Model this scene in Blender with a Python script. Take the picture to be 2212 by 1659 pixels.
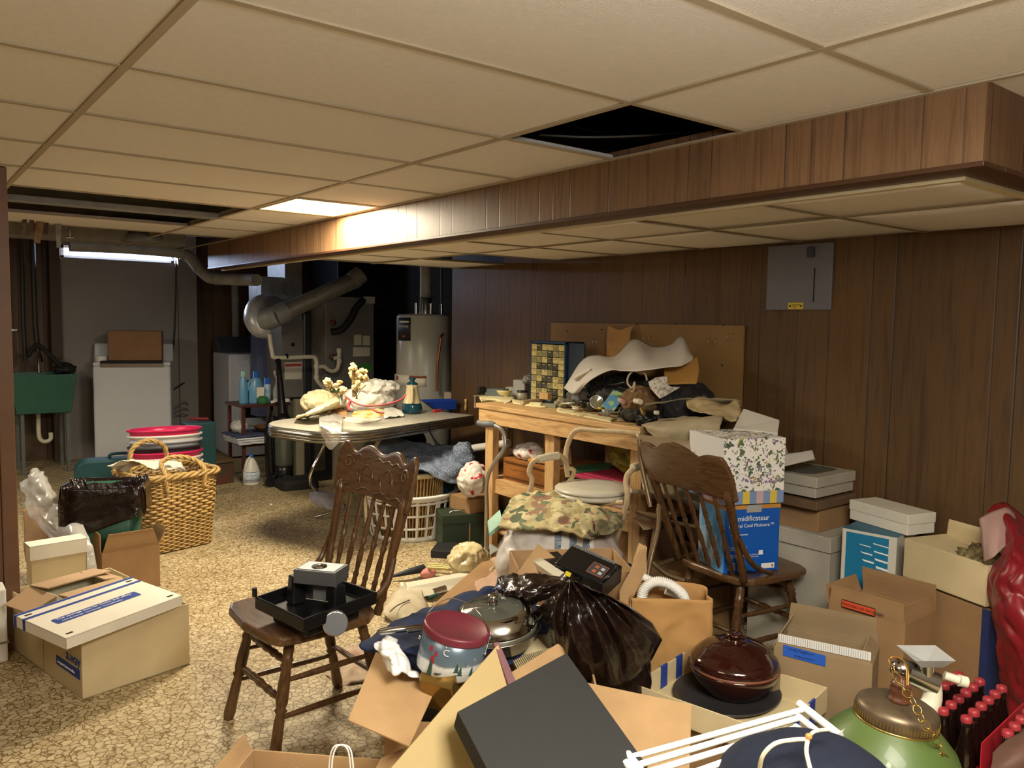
import bpy, bmesh, math, random
from mathutils import Vector, Matrix, noise
V = Vector
R_ = math.radians
PI = math.pi
sc = bpy.context.scene
for o in list(bpy.data.objects): bpy.data.objects.remove(o)
COL = sc.collection

# ------------------------------------------------------------------ camera
FPX, YAW, PITCH, ROLL, HC = 1741.39, .66256, -.077064, .014989, 1.52
W_, H_ = 2212, 1659
_f = V((math.sin(YAW)*math.cos(PITCH), math.cos(YAW)*math.cos(PITCH), math.sin(PITCH)))
_r = V((math.cos(YAW), -math.sin(YAW), 0)); _u = _r.cross(_f)
CR = math.cos(ROLL)*_r + math.sin(ROLL)*_u
CU = -math.sin(ROLL)*_r + math.cos(ROLL)*_u
CO = V((0, 0, HC))
cam = bpy.data.cameras.new('camera'); camo = bpy.data.objects.new('camera', cam); COL.objects.link(camo)
cam.sensor_width = 36; cam.lens = FPX/W_*36; cam.clip_start = .05
camo.matrix_world = Matrix(((CR.x, CU.x, -_f.x, CO.x), (CR.y, CU.y, -_f.y, CO.y), (CR.z, CU.z, -_f.z, CO.z), (0, 0, 0, 1)))
sc.camera = camo

# ------------------------------------------------------------------ world, lights, exposure
sc.view_settings.view_transform = 'Standard'; sc.view_settings.look = 'None'
sc.view_settings.gamma = 1; sc.view_settings.exposure = 0.28; sc.view_settings.use_curve_mapping = False
wd = bpy.data.worlds.new('sky'); sc.world = wd; wd.use_nodes = True
wd.node_tree.nodes['Background'].inputs[0].default_value = (.55, .68, 1, 1)
wd.node_tree.nodes['Background'].inputs[1].default_value = 3.0

def area(name, loc, size, power, col, rot=(0, 0, 0), sy=None):
    l = bpy.data.lights.new(name, 'AREA'); l.energy = power; l.color = col
    l.shape = 'RECTANGLE'; l.size = size; l.size_y = sy or size
    o = bpy.data.objects.new(name, l); COL.objects.link(o); o.location = loc; o.rotation_euler = rot
    return o
WARM = (1.0, .88, .66)
area('lamp_fixture_visible', (2.0, 4.425, 2.152), .46, 64, WARM, sy=.5)
area('lamp_fixture_near', (1.12, .05, 2.07), .55, 56, (1, .97, .89), sy=1.1)
area('lamp_fixture_left', (-.5, 1.6, 2.10), .5, 10, (1, .94, .85), sy=1.0)
bl = bpy.data.lights.new('ceiling_fill_point', 'POINT'); bl.energy = 42; bl.color = (1, .97, .91); bl.shadow_soft_size = .12  # added fill light without a bulb model, brightens the ceiling
bo = bpy.data.objects.new('ceiling_fill_point', bl); COL.objects.link(bo); bo.location = (.75, .25, 1.93)
area('window_daylight', (2.05, 9.62, 2.2), 1.1, 95, (.62, .74, 1), rot=(R_(-90), 0, 0), sy=.3)

# ------------------------------------------------------------------ helpers
def ray(px, py): return _f + CR*((px-W_/2)/FPX) - CU*((py-H_/2)/FPX)
def W(px, py, z=0.0):
    d = ray(px, py); return CO + d*((z-HC)/d.z)
def WX(px, py, X):
    d = ray(px, py); return CO + d*(X/d.x)
def WY(px, py, Y):
    d = ray(px, py); return CO + d*(Y/d.y)
def WD(px, py, dd): return CO + ray(px, py)*dd
def HZ(b, px, py):
    d = ray(px, py); return HC + d.z*((b.x*d.x+b.y*d.y)/(d.x*d.x+d.y*d.y))
def rz(a): return Matrix.Rotation(a, 4, 'Z')
def tr(v): return Matrix.Translation(V(v))
def frame(o, x, z=V((0, 0, 1))):
    x = V(x).normalized(); y = V(z).cross(x).normalized(); z = x.cross(y)
    return Matrix(((x.x, y.x, z.x, o[0]), (x.y, y.y, z.y, o[1]), (x.z, y.z, z.z, o[2]), (0, 0, 0, 1)))
def cor(F, L, Rr):
    "frame at front corner F: local x towards R, local y towards L side; gives (matrix, width, depth)"
    u = (Rr-F); u.z = 0; w = u.length; u.normalize(); v = V((-u.y, u.x, 0))
    d = (L-F).dot(v)
    m = frame(F, u); return m, w, abs(d)

def srgb(h):
    h = h.lstrip('#'); c = [int(h[i:i+2], 16)/255 for i in (0, 2, 4)]
    return tuple(x/12.92 if x <= .04045 else ((x+.055)/1.055)**2.4 for x in c)+(1,)
_mats = {}
def mat(name, c='#888888', rough=.6, metal=0, var=.12, vs=8, bump=0, bs=60, c2=None, trans=0, alpha=1, emit=None, es=1, spec=.5, coat=0, ior=1.45, vsz=None, thr=None):
    if name in _mats: return _mats[name]
    m = bpy.data.materials.new(name); m.use_nodes = True; nt = m.node_tree; N = nt.nodes; L = nt.links
    b = N['Principled BSDF']; base = srgb(c)
    tc = N.new('ShaderNodeTexCoord')
    b.inputs['Roughness'].default_value = rough; b.inputs['Metallic'].default_value = metal
    b.inputs['Specular IOR Level'].default_value = spec; b.inputs['Coat Weight'].default_value = coat
    b.inputs['IOR'].default_value = ior
    b.inputs['Transmission Weight'].default_value = trans; b.inputs['Alpha'].default_value = alpha
    b.inputs['Base Color'].default_value = base
    if var or c2:
        n = N.new('ShaderNodeTexNoise'); n.inputs['Scale'].default_value = vs; n.inputs['Detail'].default_value = 5
        if vsz:
            mp = N.new('ShaderNodeMapping'); mp.inputs['Scale'].default_value = vsz
            L.new(tc.outputs['Object'], mp.inputs[0]); L.new(mp.outputs[0], n.inputs[0])
        else: L.new(tc.outputs['Object'], n.inputs[0])
        r = N.new('ShaderNodeValToRGB'); e = r.color_ramp.elements
        e[0].position, e[1].position = thr or (.3, .7)
        if c2: e[0].color, e[1].color = base, srgb(c2)
        else:
            e[0].color = tuple(x*(1-var) for x in base[:3])+(1,); e[1].color = tuple(min(1, x*(1+var)) for x in base[:3])+(1,)
        L.new(n.outputs[0], r.inputs[0]); L.new(r.outputs[0], b.inputs['Base Color'])
    if bump:
        n2 = N.new('ShaderNodeTexNoise'); n2.inputs['Scale'].default_value = bs; n2.inputs['Detail'].default_value = 3
        L.new(tc.outputs['Object'], n2.inputs[0])
        bp = N.new('ShaderNodeBump'); bp.inputs['Strength'].default_value = bump; bp.inputs['Distance'].default_value = .01
        L.new(n2.outputs[0], bp.inputs['Height']); L.new(bp.outputs[0], b.inputs['Normal'])
    if emit:
        b.inputs['Emission Color'].default_value = srgb(emit); b.inputs['Emission Strength'].default_value = es
    _mats[name] = m; return m

def mat_nodes(name, build):
    if name in _mats: return _mats[name]
    m = bpy.data.materials.new(name); m.use_nodes = True
    build(m.node_tree, m.node_tree.nodes, m.node_tree.links, m.node_tree.nodes['Principled BSDF']); _mats[name] = m; return m
def ramp(N, stops, interp='LINEAR'):
    r = N.new('ShaderNodeValToRGB'); cr = r.color_ramp; cr.interpolation = interp
    while len(cr.elements) < len(stops): cr.elements.new(.5)
    for e, (p, c) in zip(cr.elements, stops): e.position = p; e.color = srgb(c) if isinstance(c, str) else c
    return r
def m_math(N, L, op, a, b=None):
    n = N.new('ShaderNodeMath'); n.operation = op
    for i, x in enumerate((a, b)):
        if x is None: continue
        if isinstance(x, (int, float)): n.inputs[i].default_value = x
        else: L.new(x, n.inputs[i])
    return n.outputs[0]

class MB:
    def __init__(s): s.v = []; s.f = []; s.m = []; s.sm = []; s.T = Matrix.Identity(4); s.mi = 0
    def add(s, vs, fs, smooth=False):
        o = len(s.v); s.v += [s.T @ V(p) for p in vs]
        for f in fs: s.f.append([i+o for i in f]); s.m.append(s.mi); s.sm.append(smooth)
        return s
    def box(s, c, d, rot=None):
        x, y, z = [k/2 for k in d]
        ps = [V((sx*x, sy*y, sz*z)) for sz in (-1, 1) for sy in (-1, 1) for sx in (-1, 1)]
        if rot is not None: ps = [rot @ p for p in ps]
        ps = [p+V(c) for p in ps]
        return s.add(ps, [(0, 2, 3, 1), (4, 5, 7, 6), (0, 1, 5, 4), (2, 6, 7, 3), (0, 4, 6, 2), (1, 3, 7, 5)])
    def b2(s, a, b): return s.box([(p+q)/2 for p, q in zip(a, b)], [abs(q-p) for p, q in zip(a, b)])
    def hexa(s, b4, t4):
        return s.add(list(b4)+list(t4), [(3, 2, 1, 0), (4, 5, 6, 7), (0, 1, 5, 4), (1, 2, 6, 5), (2, 3, 7, 6), (3, 0, 4, 7)])
    def prism(s, pts, ext):
        n = len(pts); e = V(ext)
        return s.add([V(p) for p in pts]+[V(p)+e for p in pts], [tuple(range(n))[::-1], tuple(range(n, 2*n))]+[(i, (i+1) % n, (i+1) % n+n, i+n) for i in range(n)])
    def tube(s, pts, r, n=8, closed=False, caps=True, smooth=True, sub=0):
        pts = [V(p) for p in pts]; k = len(pts)
        rs = r if isinstance(r, (list, tuple)) else [r]*k
        if sub:
            q = []; rr = []
            for i in range(k if closed else k-1):
                p0, p1, p2, p3 = pts[(i-1) % k if closed or i else 0], pts[i], pts[(i+1) % k], pts[(i+2) % k if closed or i+2 < k else k-1]
                for j in range(sub):
                    t = j/sub; q.append(.5*((2*p1)+(p2-p0)*t+(2*p0-5*p1+4*p2-p3)*t*t+(3*p1-p0-3*p2+p3)*t**3)); rr.append(rs[i]*(1-t)+rs[(i+1) % k]*t)
            if not closed: q.append(pts[-1]); rr.append(rs[-1])
            pts, rs = q, rr; k = len(pts)
        vs = []; up = None
        for i in range(k):
            a = pts[(i-1) % k] if (closed or i) else pts[0]; b = pts[(i+1) % k] if (closed or i < k-1) else pts[-1]
            t = (b-a)
            if t.length < 1e-9: t = V((0, 0, 1))
            t.normalize()
            if up is None: up = V((0, 0, 1)) if abs(t.z) < .9 else V((1, 0, 0))
            x = up-t*up.dot(t)
            if x.length < 1e-6: x = V((1, 0, 0)).cross(t)
            x.normalize(); up = x; y = t.cross(x)
            vs += [pts[i]+(x*math.cos(2*PI*j/n)+y*math.sin(2*PI*j/n))*rs[i] for j in range(n)]
        fs = []
        for i in range(k if closed else k-1):
            for j in range(n):
                a, b = i*n, ((i+1) % k)*n; fs.append((a+j, a+(j+1) % n, b+(j+1) % n, b+j))
        s.add(vs, fs, smooth)
        if caps and not closed:
            s.add(vs[:n], [tuple(range(n))[::-1]]); s.add(vs[-n:], [tuple(range(n))])
        return s
    def lathe(s, prof, c=(0, 0, 0), n=32, M=None, smooth=True, a0=0, a1=2*PI, sx=1, sy=1):
        M = M or tr(c); full = abs(a1-a0-2*PI) < 1e-6; k = n if full else n+1
        vs = []
        for (r, z) in prof:
            for j in range(k):
                a = a0+(a1-a0)*j/n; vs.append(M @ V((r*math.cos(a)*sx, r*math.sin(a)*sy, z)))
        fs = []
        for i in range(len(prof)-1):
            for j in range(n):
                j2 = (j+1) % k; fs.append((i*k+j, i*k+j2, (i+1)*k+j2, (i+1)*k+j))
        return s.add(vs, fs, smooth)
    def turn(s, a, b, prof, n=12):
        "turned spindle from a to b; prof = [(t, r)]"
        a, b = V(a), V(b)
        return s.tube([a.lerp(b, t) for t, _ in prof], [r for _, r in prof], n)
    def disc(s, c, r, nrm=(0, 0, 1), n=20):
        z = V(nrm).normalized(); x = z.orthogonal().normalized(); y = z.cross(x)
        return s.add([V(c)+(x*math.cos(2*PI*i/n)+y*math.sin(2*PI*i/n))*r for i in range(n)], [tuple(range(n))])
    def patch(s, rows, nu=24, nv=24, amp=0, freq=6, seed=0, ridge=False):
        rows = [[V(p) for p in r] for r in rows]
        def cr(P, t):
            k = len(P)
            if k == 1: return P[0]
            t *= (k-1); i = min(int(t), k-2); t -= i
            p0 = P[i-1] if i else 2*P[0]-P[1]; p1 = P[i]; p2 = P[i+1]; p3 = P[i+2] if i+2 < k else 2*P[-1]-P[-2]
            return .5*((2*p1)+(p2-p0)*t+(2*p0-5*p1+4*p2-p3)*t*t+(3*p1-p0-3*p2+p3)*t**3)
        g = [[cr([cr(r, u/nu) for r in rows], v/nv) for u in range(nu+1)] for v in range(nv+1)]
        out = []
        sd = V((seed*7.31, seed*3.17, seed*1.7))
        for v in range(nv+1):
            for u in range(nu+1):
                p = g[v][u]
                if amp:
                    du = g[v][min(u+1, nu)]-g[v][max(u-1, 0)]; dv = g[min(v+1, nv)][u]-g[max(v-1, 0)][u]
                    nn = du.cross(dv)
                    if nn.length > 1e-12:
                        nn.normalize(); q = p*freq+sd
                        h = noise.noise(q)+.5*noise.noise(q*2.1)
                        if ridge: h = 1-2.2*abs(noise.noise(q+.6*V((noise.noise(q*1.3), noise.noise(q*1.3+V((5, 5, 5))), 0))))+.35*noise.noise(q*3)
                        p = p+nn*h*amp
                out.append(p)
        k = nu+1
        return s.add(out, [(v*k+u, v*k+u+1, (v+1)*k+u+1, (v+1)*k+u) for v in range(nv) for u in range(nu)], True)
    def blob(s, c, r, amp=.12, freq=6, seed=0, flat=None, sub=4, rot=0, ridge=True, pw=1.0, tilt=None):
        bm = bmesh.new(); bmesh.ops.create_icosphere(bm, subdivisions=sub, radius=1)
        vs = []; rx, ry, rzz = r; mr = Matrix.Rotation(rot, 3, 'Z')
        if tilt: mr = mr @ Matrix.Rotation(tilt[0], 3, 'X') @ Matrix.Rotation(tilt[1], 3, 'Y')
        sd = V((seed*3.3, seed*1.9, seed*5.7)); m = (rx+ry+rzz)/3
        for w in bm.verts:
            d = w.co.copy()
            if pw != 1: d = V([math.copysign(abs(k)**pw, k) for k in d]); 
            p = V((d.x*rx, d.y*ry, d.z*rzz)); q = p*freq+sd
            h = noise.noise(q)+.45*noise.noise(q*2.3)
            if ridge: h = .8-2.4*abs(noise.noise(q+.7*V((noise.noise(q*1.7), noise.noise(q*1.7+V((9, 2, 4))), noise.noise(q*1.7+V((1, 7, 3))))))) + .3*noise.noise(q*3.1)
            p = p+w.co*(h*amp*m)
            p = mr @ p+V(c)
            if flat is not None and p.z < flat: p.z = flat+(p.z-flat)*.03
            vs.append(p)
        fs = [[w.index for w in f.verts] for f in bm.faces]; bm.free()
        return s.add(vs, fs, True)
    def text(s, body, M, size, ext=.0006):
        cu = bpy.data.curves.new('lettering', 'FONT'); cu.body = body; cu.size = size; cu.extrude = ext; cu.align_x = 'LEFT'; cu.resolution_u = 3
        o = bpy.data.objects.new('lettering', cu); me = bpy.data.meshes.new_from_object(o)
        s.add([M @ v.co for v in me.vertices], [tuple(p.vertices) for p in me.polygons])
        bpy.data.objects.remove(o); bpy.data.curves.remove(cu); bpy.data.meshes.remove(me); return s

WM = {}
def thing(name, label, cat, loc=(0, 0, 0), rot=0, group=None):
    o = bpy.data.objects.new(name, None); COL.objects.link(o); o.empty_display_size = .05
    if isinstance(loc, Matrix): o.matrix_world = loc; WM[o.name] = loc.copy()
    else: o.location = loc; o.rotation_euler = (0, 0, rot); WM[o.name] = tr(loc) @ rz(rot)
    o['label'] = label; o['category'] = cat
    if group: o['group'] = group
    return o
def obj(name, mb, m, parent=None, bevel=0, solid=0, subs=0, local=False, label=None, seg=2, off=0):
    "one mesh object. verts of mb are world coords unless local=True (then already in the parent's frame)"
    me = bpy.data.meshes.new(name)
    M = Matrix.Identity(4)
    if parent is not None:
        if not local: M = WM[parent.name].inverted()
        vs = [M @ v for v in mb.v]
    else:
        if isinstance(local, Matrix): vs = mb.v
        else:
            xs = [v.x for v in mb.v]; ys = [v.y for v in mb.v]; zs = [v.z for v in mb.v]
            c = V(((min(xs)+max(xs))/2, (min(ys)+max(ys))/2, min(zs))); vs = [v-c for v in mb.v]
    me.from_pydata([tuple(v) for v in vs], [], [tuple(f) for f in mb.f])
    for mm in (m if isinstance(m, (list, tuple)) else [m]): me.materials.append(mm)
    me.polygons.foreach_set('material_index', mb.m); me.polygons.foreach_set('use_smooth', mb.sm)
    me.update()
    bm = bmesh.new(); bm.from_mesh(me); bmesh.ops.recalc_face_normals(bm, faces=bm.faces); bm.to_mesh(me); bm.free()
    o = bpy.data.objects.new(name, me); COL.objects.link(o)
    if parent is not None: o.parent = parent; WM[o.name] = WM[parent.name]
    elif isinstance(local, Matrix): o.matrix_world = local; WM[o.name] = local.copy()
    else: o.location = c; WM[o.name] = tr(c)
    if bevel:
        b = o.modifiers.new('bevel', 'BEVEL'); b.width = bevel; b.segments = seg; b.limit_method = 'ANGLE'; b.angle_limit = R_(40)
    if solid:
        b = o.modifiers.new('solid', 'SOLIDIFY'); b.thickness = solid; b.offset = off
    if subs:
        b = o.modifiers.new('sub', 'SUBSURF'); b.levels = subs; b.render_levels = subs
    if label: o['label'] = label
    return o
def tag(o, label, cat, group=None, kind=None):
    o['label'] = label; o['category'] = cat
    if group: o['group'] = group
    if kind: o['kind'] = kind
    return o
def struct(name, mb, m, **k):
    o = obj(name, mb, m, **k); o['kind'] = 'structure'; return o
def copy_tree(o, label=None, group=None, parent=None):
    c = o.copy(); COL.objects.link(c)
    if parent is not None: c.parent = parent
    for ch in o.children: copy_tree(ch, parent=c)
    if label: c['label'] = label
    if group: c['group'] = group
    return c

def openbox(name, label, cat, M, w, d, h, m, flaps=None, t=.005, mi=None, top=False, group=None, taper=0, bev=.001, gap=.0):
    "carton: local x=w, y=d, z=h with corner at M's origin. flaps {side:(angle from upright outwards, length)}"
    ro = thing(name, label, cat, M, group=group)
    b = MB(); b.T = M
    b.b2((0, 0, 0), (w, d, t)); b.b2((0, 0, 0), (w, t, h)); b.b2((0, d-t, 0), (w, d, h)); b.b2((0, t, 0), (t, d-t, h)); b.b2((w-t, t, 0), (w, d-t, h))
    if top: b.b2((0, 0, h-t), (w, d, h))
    obj('body', b, m, ro, bevel=bev, seg=1)
    for side, fl in (flaps or {}).items():
        ang, ln = fl[0], fl[1]; sk = fl[2] if len(fl) > 2 else .02
        a = R_(ang); b = MB(); b.T = M
        hinge = {'front': ((0, 0, h), (1, 0, 0), w, (0, -1, 0)), 'back': ((0, d, h), (1, 0, 0), w, (0, 1, 0)), 'left': ((0, 0, h), (0, 1, 0), d, (-1, 0, 0)), 'right': ((w, 0, h), (0, 1, 0), d, (1, 0, 0))}[side]
        o0, ax, ln0, out = V(hinge[0]), V(hinge[1]), hinge[2], V(hinge[3])
        dr = V((0, 0, 1))*math.cos(a)+out*math.sin(a); nn = dr.cross(ax).normalized()*t
        # shrink a little so neighbouring flaps do not meet
        g = .004; k = 5; pa = []; pb = []
        for i in range(k+1):
            f = i/k; bend = out*(-.10*ln*math.sin(f*PI/2)**2) if ang < 60 else V((0, 0, 0))
            p = o0+ax*(g+sk*f)+dr*(ln*f)+bend; q = o0+ax*(ln0-g-sk*f)+dr*(ln*f)+bend
            pa.append(p); pb.append(q)
        for i in range(k):
            b.hexa([pa[i], pb[i], pb[i+1], pa[i+1]], [pa[i]+nn, pb[i]+nn, pb[i+1]+nn, pa[i+1]+nn])
        obj('flap', b, mi or m, ro)
    return ro
def slab4(pts, down):
    b = MB(); d = V(down); b.hexa([p+d for p in pts], pts); return b
# ------------------------------------------------------------------ materials
def _panel(dark, light, groove, ax='Y', offs=(0, .10, .19, .36, .46, .61, .72, .86, .93, 1.10), per=1.22, zs=1.2):
    def build(nt, N, L, b):
        tc = N.new('ShaderNodeTexCoord'); ge = N.new('ShaderNodeNewGeometry'); sp = N.new('ShaderNodeSeparateXYZ'); L.new(ge.outputs['Position'], sp.inputs[0])
        c = sp.outputs[ax]; mp = N.new('ShaderNodeMapping'); L.new(ge.outputs['Position'], mp.inputs[0]); mp.inputs['Scale'].default_value = (22, 22, zs)
        n = N.new('ShaderNodeTexNoise'); n.inputs['Scale'].default_value = 1.4; n.inputs['Detail'].default_value = 9; n.inputs['Roughness'].default_value = .65; n.inputs['Distortion'].default_value = .6
        L.new(mp.outputs[0], n.inputs[0])
        r = ramp(N, [(.3, dark), (.52, light), (.72, dark)]); L.new(n.outputs[0], r.inputs[0])
        fr = m_math(N, L, 'FRACT', m_math(N, L, 'DIVIDE', m_math(N, L, 'ADD', c, 50*per), per))
        st = []; w = .0022/per
        for o in offs[1:]:
            p = o/per; st += [(p-w, (1, 1, 1, 1)), (p, (0, 0, 0, 1)), (p+w, (1, 1, 1, 1))]
        gr = ramp(N, st); L.new(fr, gr.inputs[0])
        # each plank a slightly different tone
        pl = ramp(N, [(o/per, (random.uniform(.55, 1),)*3+(1,)) for o in offs], 'CONSTANT'); L.new(fr, pl.inputs[0])
        mx = N.new('ShaderNodeMix'); mx.data_type = 'RGBA'; mx.blend_type = 'MULTIPLY'; mx.inputs[0].default_value = .45
        L.new(r.outputs[0], mx.inputs[6]); L.new(pl.outputs[0], mx.inputs[7])
        m2 = N.new('ShaderNodeMix'); m2.data_type = 'RGBA'; L.new(gr.outputs[0], m2.inputs[0]); m2.inputs[6].default_value = srgb(groove); L.new(mx.outputs[2], m2.inputs[7])
        L.new(m2.outputs[2], b.inputs['Base Color']); b.inputs['Roughness'].default_value = .5
        bp = N.new('ShaderNodeBump'); bp.inputs['Strength'].default_value = .6; bp.inputs['Distance'].default_value = .003; L.new(gr.outputs[0], bp.inputs['Height']); L.new(bp.outputs[0], b.inputs['Normal'])
    return build
random.seed(4)
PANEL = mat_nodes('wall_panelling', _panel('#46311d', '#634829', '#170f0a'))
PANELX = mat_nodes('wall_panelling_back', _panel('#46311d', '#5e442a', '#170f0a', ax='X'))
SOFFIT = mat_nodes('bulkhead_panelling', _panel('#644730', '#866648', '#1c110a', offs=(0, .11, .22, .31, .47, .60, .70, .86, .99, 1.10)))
SOFFITX = mat_nodes('bulkhead_end_panelling', _panel('#5a4030', '#77593f', '#1c110a', ax='X'))

def _floor(nt, N, L, b):
    ge = N.new('ShaderNodeNewGeometry'); mp = N.new('ShaderNodeMapping'); L.new(ge.outputs['Position'], mp.inputs[0]); mp.inputs['Scale'].default_value = (1, 1, 0)
    ns = N.new('ShaderNodeTexNoise'); ns.inputs['Scale'].default_value = 30; ns.inputs['Detail'].default_value = 3; L.new(mp.outputs[0], ns.inputs[0])
    mx = N.new('ShaderNodeMix'); mx.data_type = 'VECTOR'; mx.inputs[0].default_value = .035; L.new(mp.outputs[0], mx.inputs[4]); L.new(ns.outputs['Color'], mx.inputs[5])
    v = N.new('ShaderNodeTexVoronoi'); v.feature = 'DISTANCE_TO_EDGE'; v.inputs['Scale'].default_value = 36; L.new(mx.outputs[1], v.inputs[0])
    v2 = N.new('ShaderNodeTexVoronoi'); v2.inputs['Scale'].default_value = 36; L.new(mx.outputs[1], v2.inputs[0])
    e = ramp(N, [(.0, '#8d7d60'), (.03, '#ad9b78'), (.10, (1, 1, 1, 1))]); L.new(v.outputs['Distance'], e.inputs[0])
    sp = N.new('ShaderNodeSeparateColor'); L.new(v2.outputs['Color'], sp.inputs[0])
    st = ramp(N, [(0, '#b09c76'), (.5, '#bfac86'), (1, '#cdbd98')]); L.new(sp.outputs[0], st.inputs[0])
    n3 = N.new('ShaderNodeTexNoise'); n3.inputs['Scale'].default_value = 90; L.new(mp.outputs[0], n3.inputs[0])
    r3 = ramp(N, [(.3, (.8, .8, .8, 1)), (.7, (1, 1, 1, 1))]); L.new(n3.outputs[0], r3.inputs[0])
    m1 = N.new('ShaderNodeMix'); m1.data_type = 'RGBA'; m1.blend_type = 'MULTIPLY'; m1.inputs[0].default_value = 1; L.new(st.outputs[0], m1.inputs[6]); L.new(e.outputs[0], m1.inputs[7])
    m2 = N.new('ShaderNodeMix'); m2.data_type = 'RGBA'; m2.blend_type = 'MULTIPLY'; m2.inputs[0].default_value = 1; L.new(m1.outputs[2], m2.inputs[6]); L.new(r3.outputs[0], m2.inputs[7])
    L.new(m2.outputs[2], b.inputs['Base Color']); b.inputs['Roughness'].default_value = .55
FLOOR = mat_nodes('pebble_vinyl', _floor)

def _wood(dark, light, rough=.35, sc_=(3, 3, 40), axis=None):
    def build(nt, N, L, b):
        tc = N.new('ShaderNodeTexCoord'); mp = N.new('ShaderNodeMapping'); L.new(tc.outputs['Object'], mp.inputs[0]); mp.inputs['Scale'].default_value = sc_
        n = N.new('ShaderNodeTexNoise'); n.inputs['Scale'].default_value = 2.2; n.inputs['Detail'].default_value = 8; n.inputs['Distortion'].default_value = .8; L.new(mp.outputs[0], n.inputs[0])
        r = ramp(N, [(.32, dark), (.55, light), (.75, dark)]); L.new(n.outputs[0], r.inputs[0]); L.new(r.outputs[0], b.inputs['Base Color']); b.inputs['Roughness'].default_value = rough
    return build
OAK = mat_nodes('dark_oak', _wood('#3c2614', '#5e4126', .30, (30, 30, 4)))
OAKF = mat_nodes('dark_oak_seat', _wood('#452e1a', '#674a2e', .32, (4, 30, 30)))
PINE = mat_nodes('pine_lumber', _wood('#a98150', '#cba674', .55, (20, 20, 2)))
PINEY = mat_nodes('pine_lumber_long', _wood('#a98150', '#cba674', .55, (20, 2, 20)))
DRAWERWOOD = mat_nodes('drawer_wood', _wood('#7a4a1e', '#9a6430', .4, (3, 3, 30)))
TILE = mat('ceiling_tile', '#dedad3', .9, var=.03, vs=40, bump=.25, bs=220)
TILE2 = mat('ceiling_tile_low', '#d8d1c4', .9, var=.04, vs=30, bump=.25, bs=220)
TBAR = mat('ceiling_grid', '#a89c86', .6, var=.04)
TRIMW = mat('cream_angle', '#cdbf9c', .55, var=.04)
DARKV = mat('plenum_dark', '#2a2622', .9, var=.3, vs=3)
JOIST = mat('joist_wood', '#4a3524', .9, var=.3, vs=5)
GREYW = mat('grey_wall_board', '#8f8a86', .8, var=.05, vs=2)
WHITEP = mat('white_paint', '#d8d6d0', .5, var=.03)
GALV = mat('galvanised_steel', '#8a8c8c', .5, metal=.1, var=.15, vs=14)
GALVD = mat('dull_duct_steel', '#8f8c84', .6, metal=.0, var=.2, vs=8)
CHROME = mat('chrome', '#c9c8c2', .12, metal=1, var=.03)
STEEL = mat('brushed_steel', '#b5b3ac', .22, metal=1, var=.05)
ALU = mat('aluminium_tube', '#a9a8a4', .35, metal=.85, var=.05)
CARD = mat('cardboard', '#b18f66', .85, var=.10, vs=9, bump=.05, bs=150)
CARD2 = mat('cardboard_brown', '#967550', .85, var=.10, vs=7, bump=.05, bs=150)
CARDG = mat('cardboard_grey_brown', '#8d7759', .8, var=.08, vs=7)
CARDT = mat('cardboard_tan', '#c9b78f', .85, var=.08, vs=6, bump=.05, bs=120)
CARDW = mat('cardboard_white', '#e0dacb', .8, var=.05, vs=6)
CARDP = mat('cardboard_pinkish', '#b99a78', .85, var=.05, vs=6)
WHITE = mat('white_plastic', '#e4e2dc', .35, var=.02)
OFFW = mat('off_white_plastic', '#cfc9b4', .4, var=.04)
WENAM = mat('white_enamel', '#d3d5da', .25, var=.02)
BLACK = mat('black_plastic', '#121214', .32, var=.2, vs=20)
BLACKM = mat('matt_black', '#1c1b1c', .7, var=.2, vs=20)
DGREY = mat('dark_grey_plastic', '#3b3d42', .5, var=.1)
GREY = mat('grey_plastic', '#7d7f80', .5, var=.1)
NAVY = mat('navy_cloth', '#1c2a4e', .85, var=.25, vs=60, bump=.4, bs=300)
RED = mat('red_plastic', '#a81a24', .35, var=.1)
PINK = mat('pink_plastic', '#d6245e', .35, var=.03)
BLUE = mat('blue_plastic', '#1a3f9a', .35, var=.04)
BLUEPRINT = mat('blue_print', '#27408f', .7, var=.06, vs=20)
INK = mat('black_ink', '#16161a', .7, var=0)
WINK = mat('white_ink', '#f1efe8', .7, var=0)
YELLOW = mat('yellow_sticker', '#d0b73a', .6, var=.05)
TEAL = mat('teal_plastic', '#1b4348', .45, var=.1)
GREENP = mat('green_bin_plastic', '#2f5a48', .45, var=.06)
SINKG = mat('green_sink_plastic', '#2d5c4c', .5, var=.05)
def plastic_film(name, c, a, rough=.15, bump=.6, bs=14):
    return mat(name, c, rough, var=.05, alpha=a, bump=bump, bs=bs, spec=.8)
CLEAR = plastic_film('clear_plastic_film', '#d9d6d2', .42)
CLEARB = plastic_film('clear_bag_film', '#dcdad6', .55)
BROWNBAG = mat('brown_bin_liner', '#1a0e0b', .24, var=.2, vs=12, bump=.5, bs=24, spec=.6)
WHITEBAG = mat('white_bag_film', '#e7e3da', .3, var=.05, bump=.4, bs=20)
CREAMBAG = mat('cream_cloth', '#e3d7ac', .7, var=.06, bump=.4, bs=30)
PAPER = mat('paper_white', '#ded8c6', .8, var=.05)
KRAFT = mat('kraft_paper', '#b08550', .8, var=.08, vs=6, bump=.4, bs=16)
WICKER = mat('wicker', '#b09058', .45, var=.28, vs=25)
WICKERD = mat('dark_wicker', '#6b4a26', .5, var=.3, vs=25)

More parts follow.
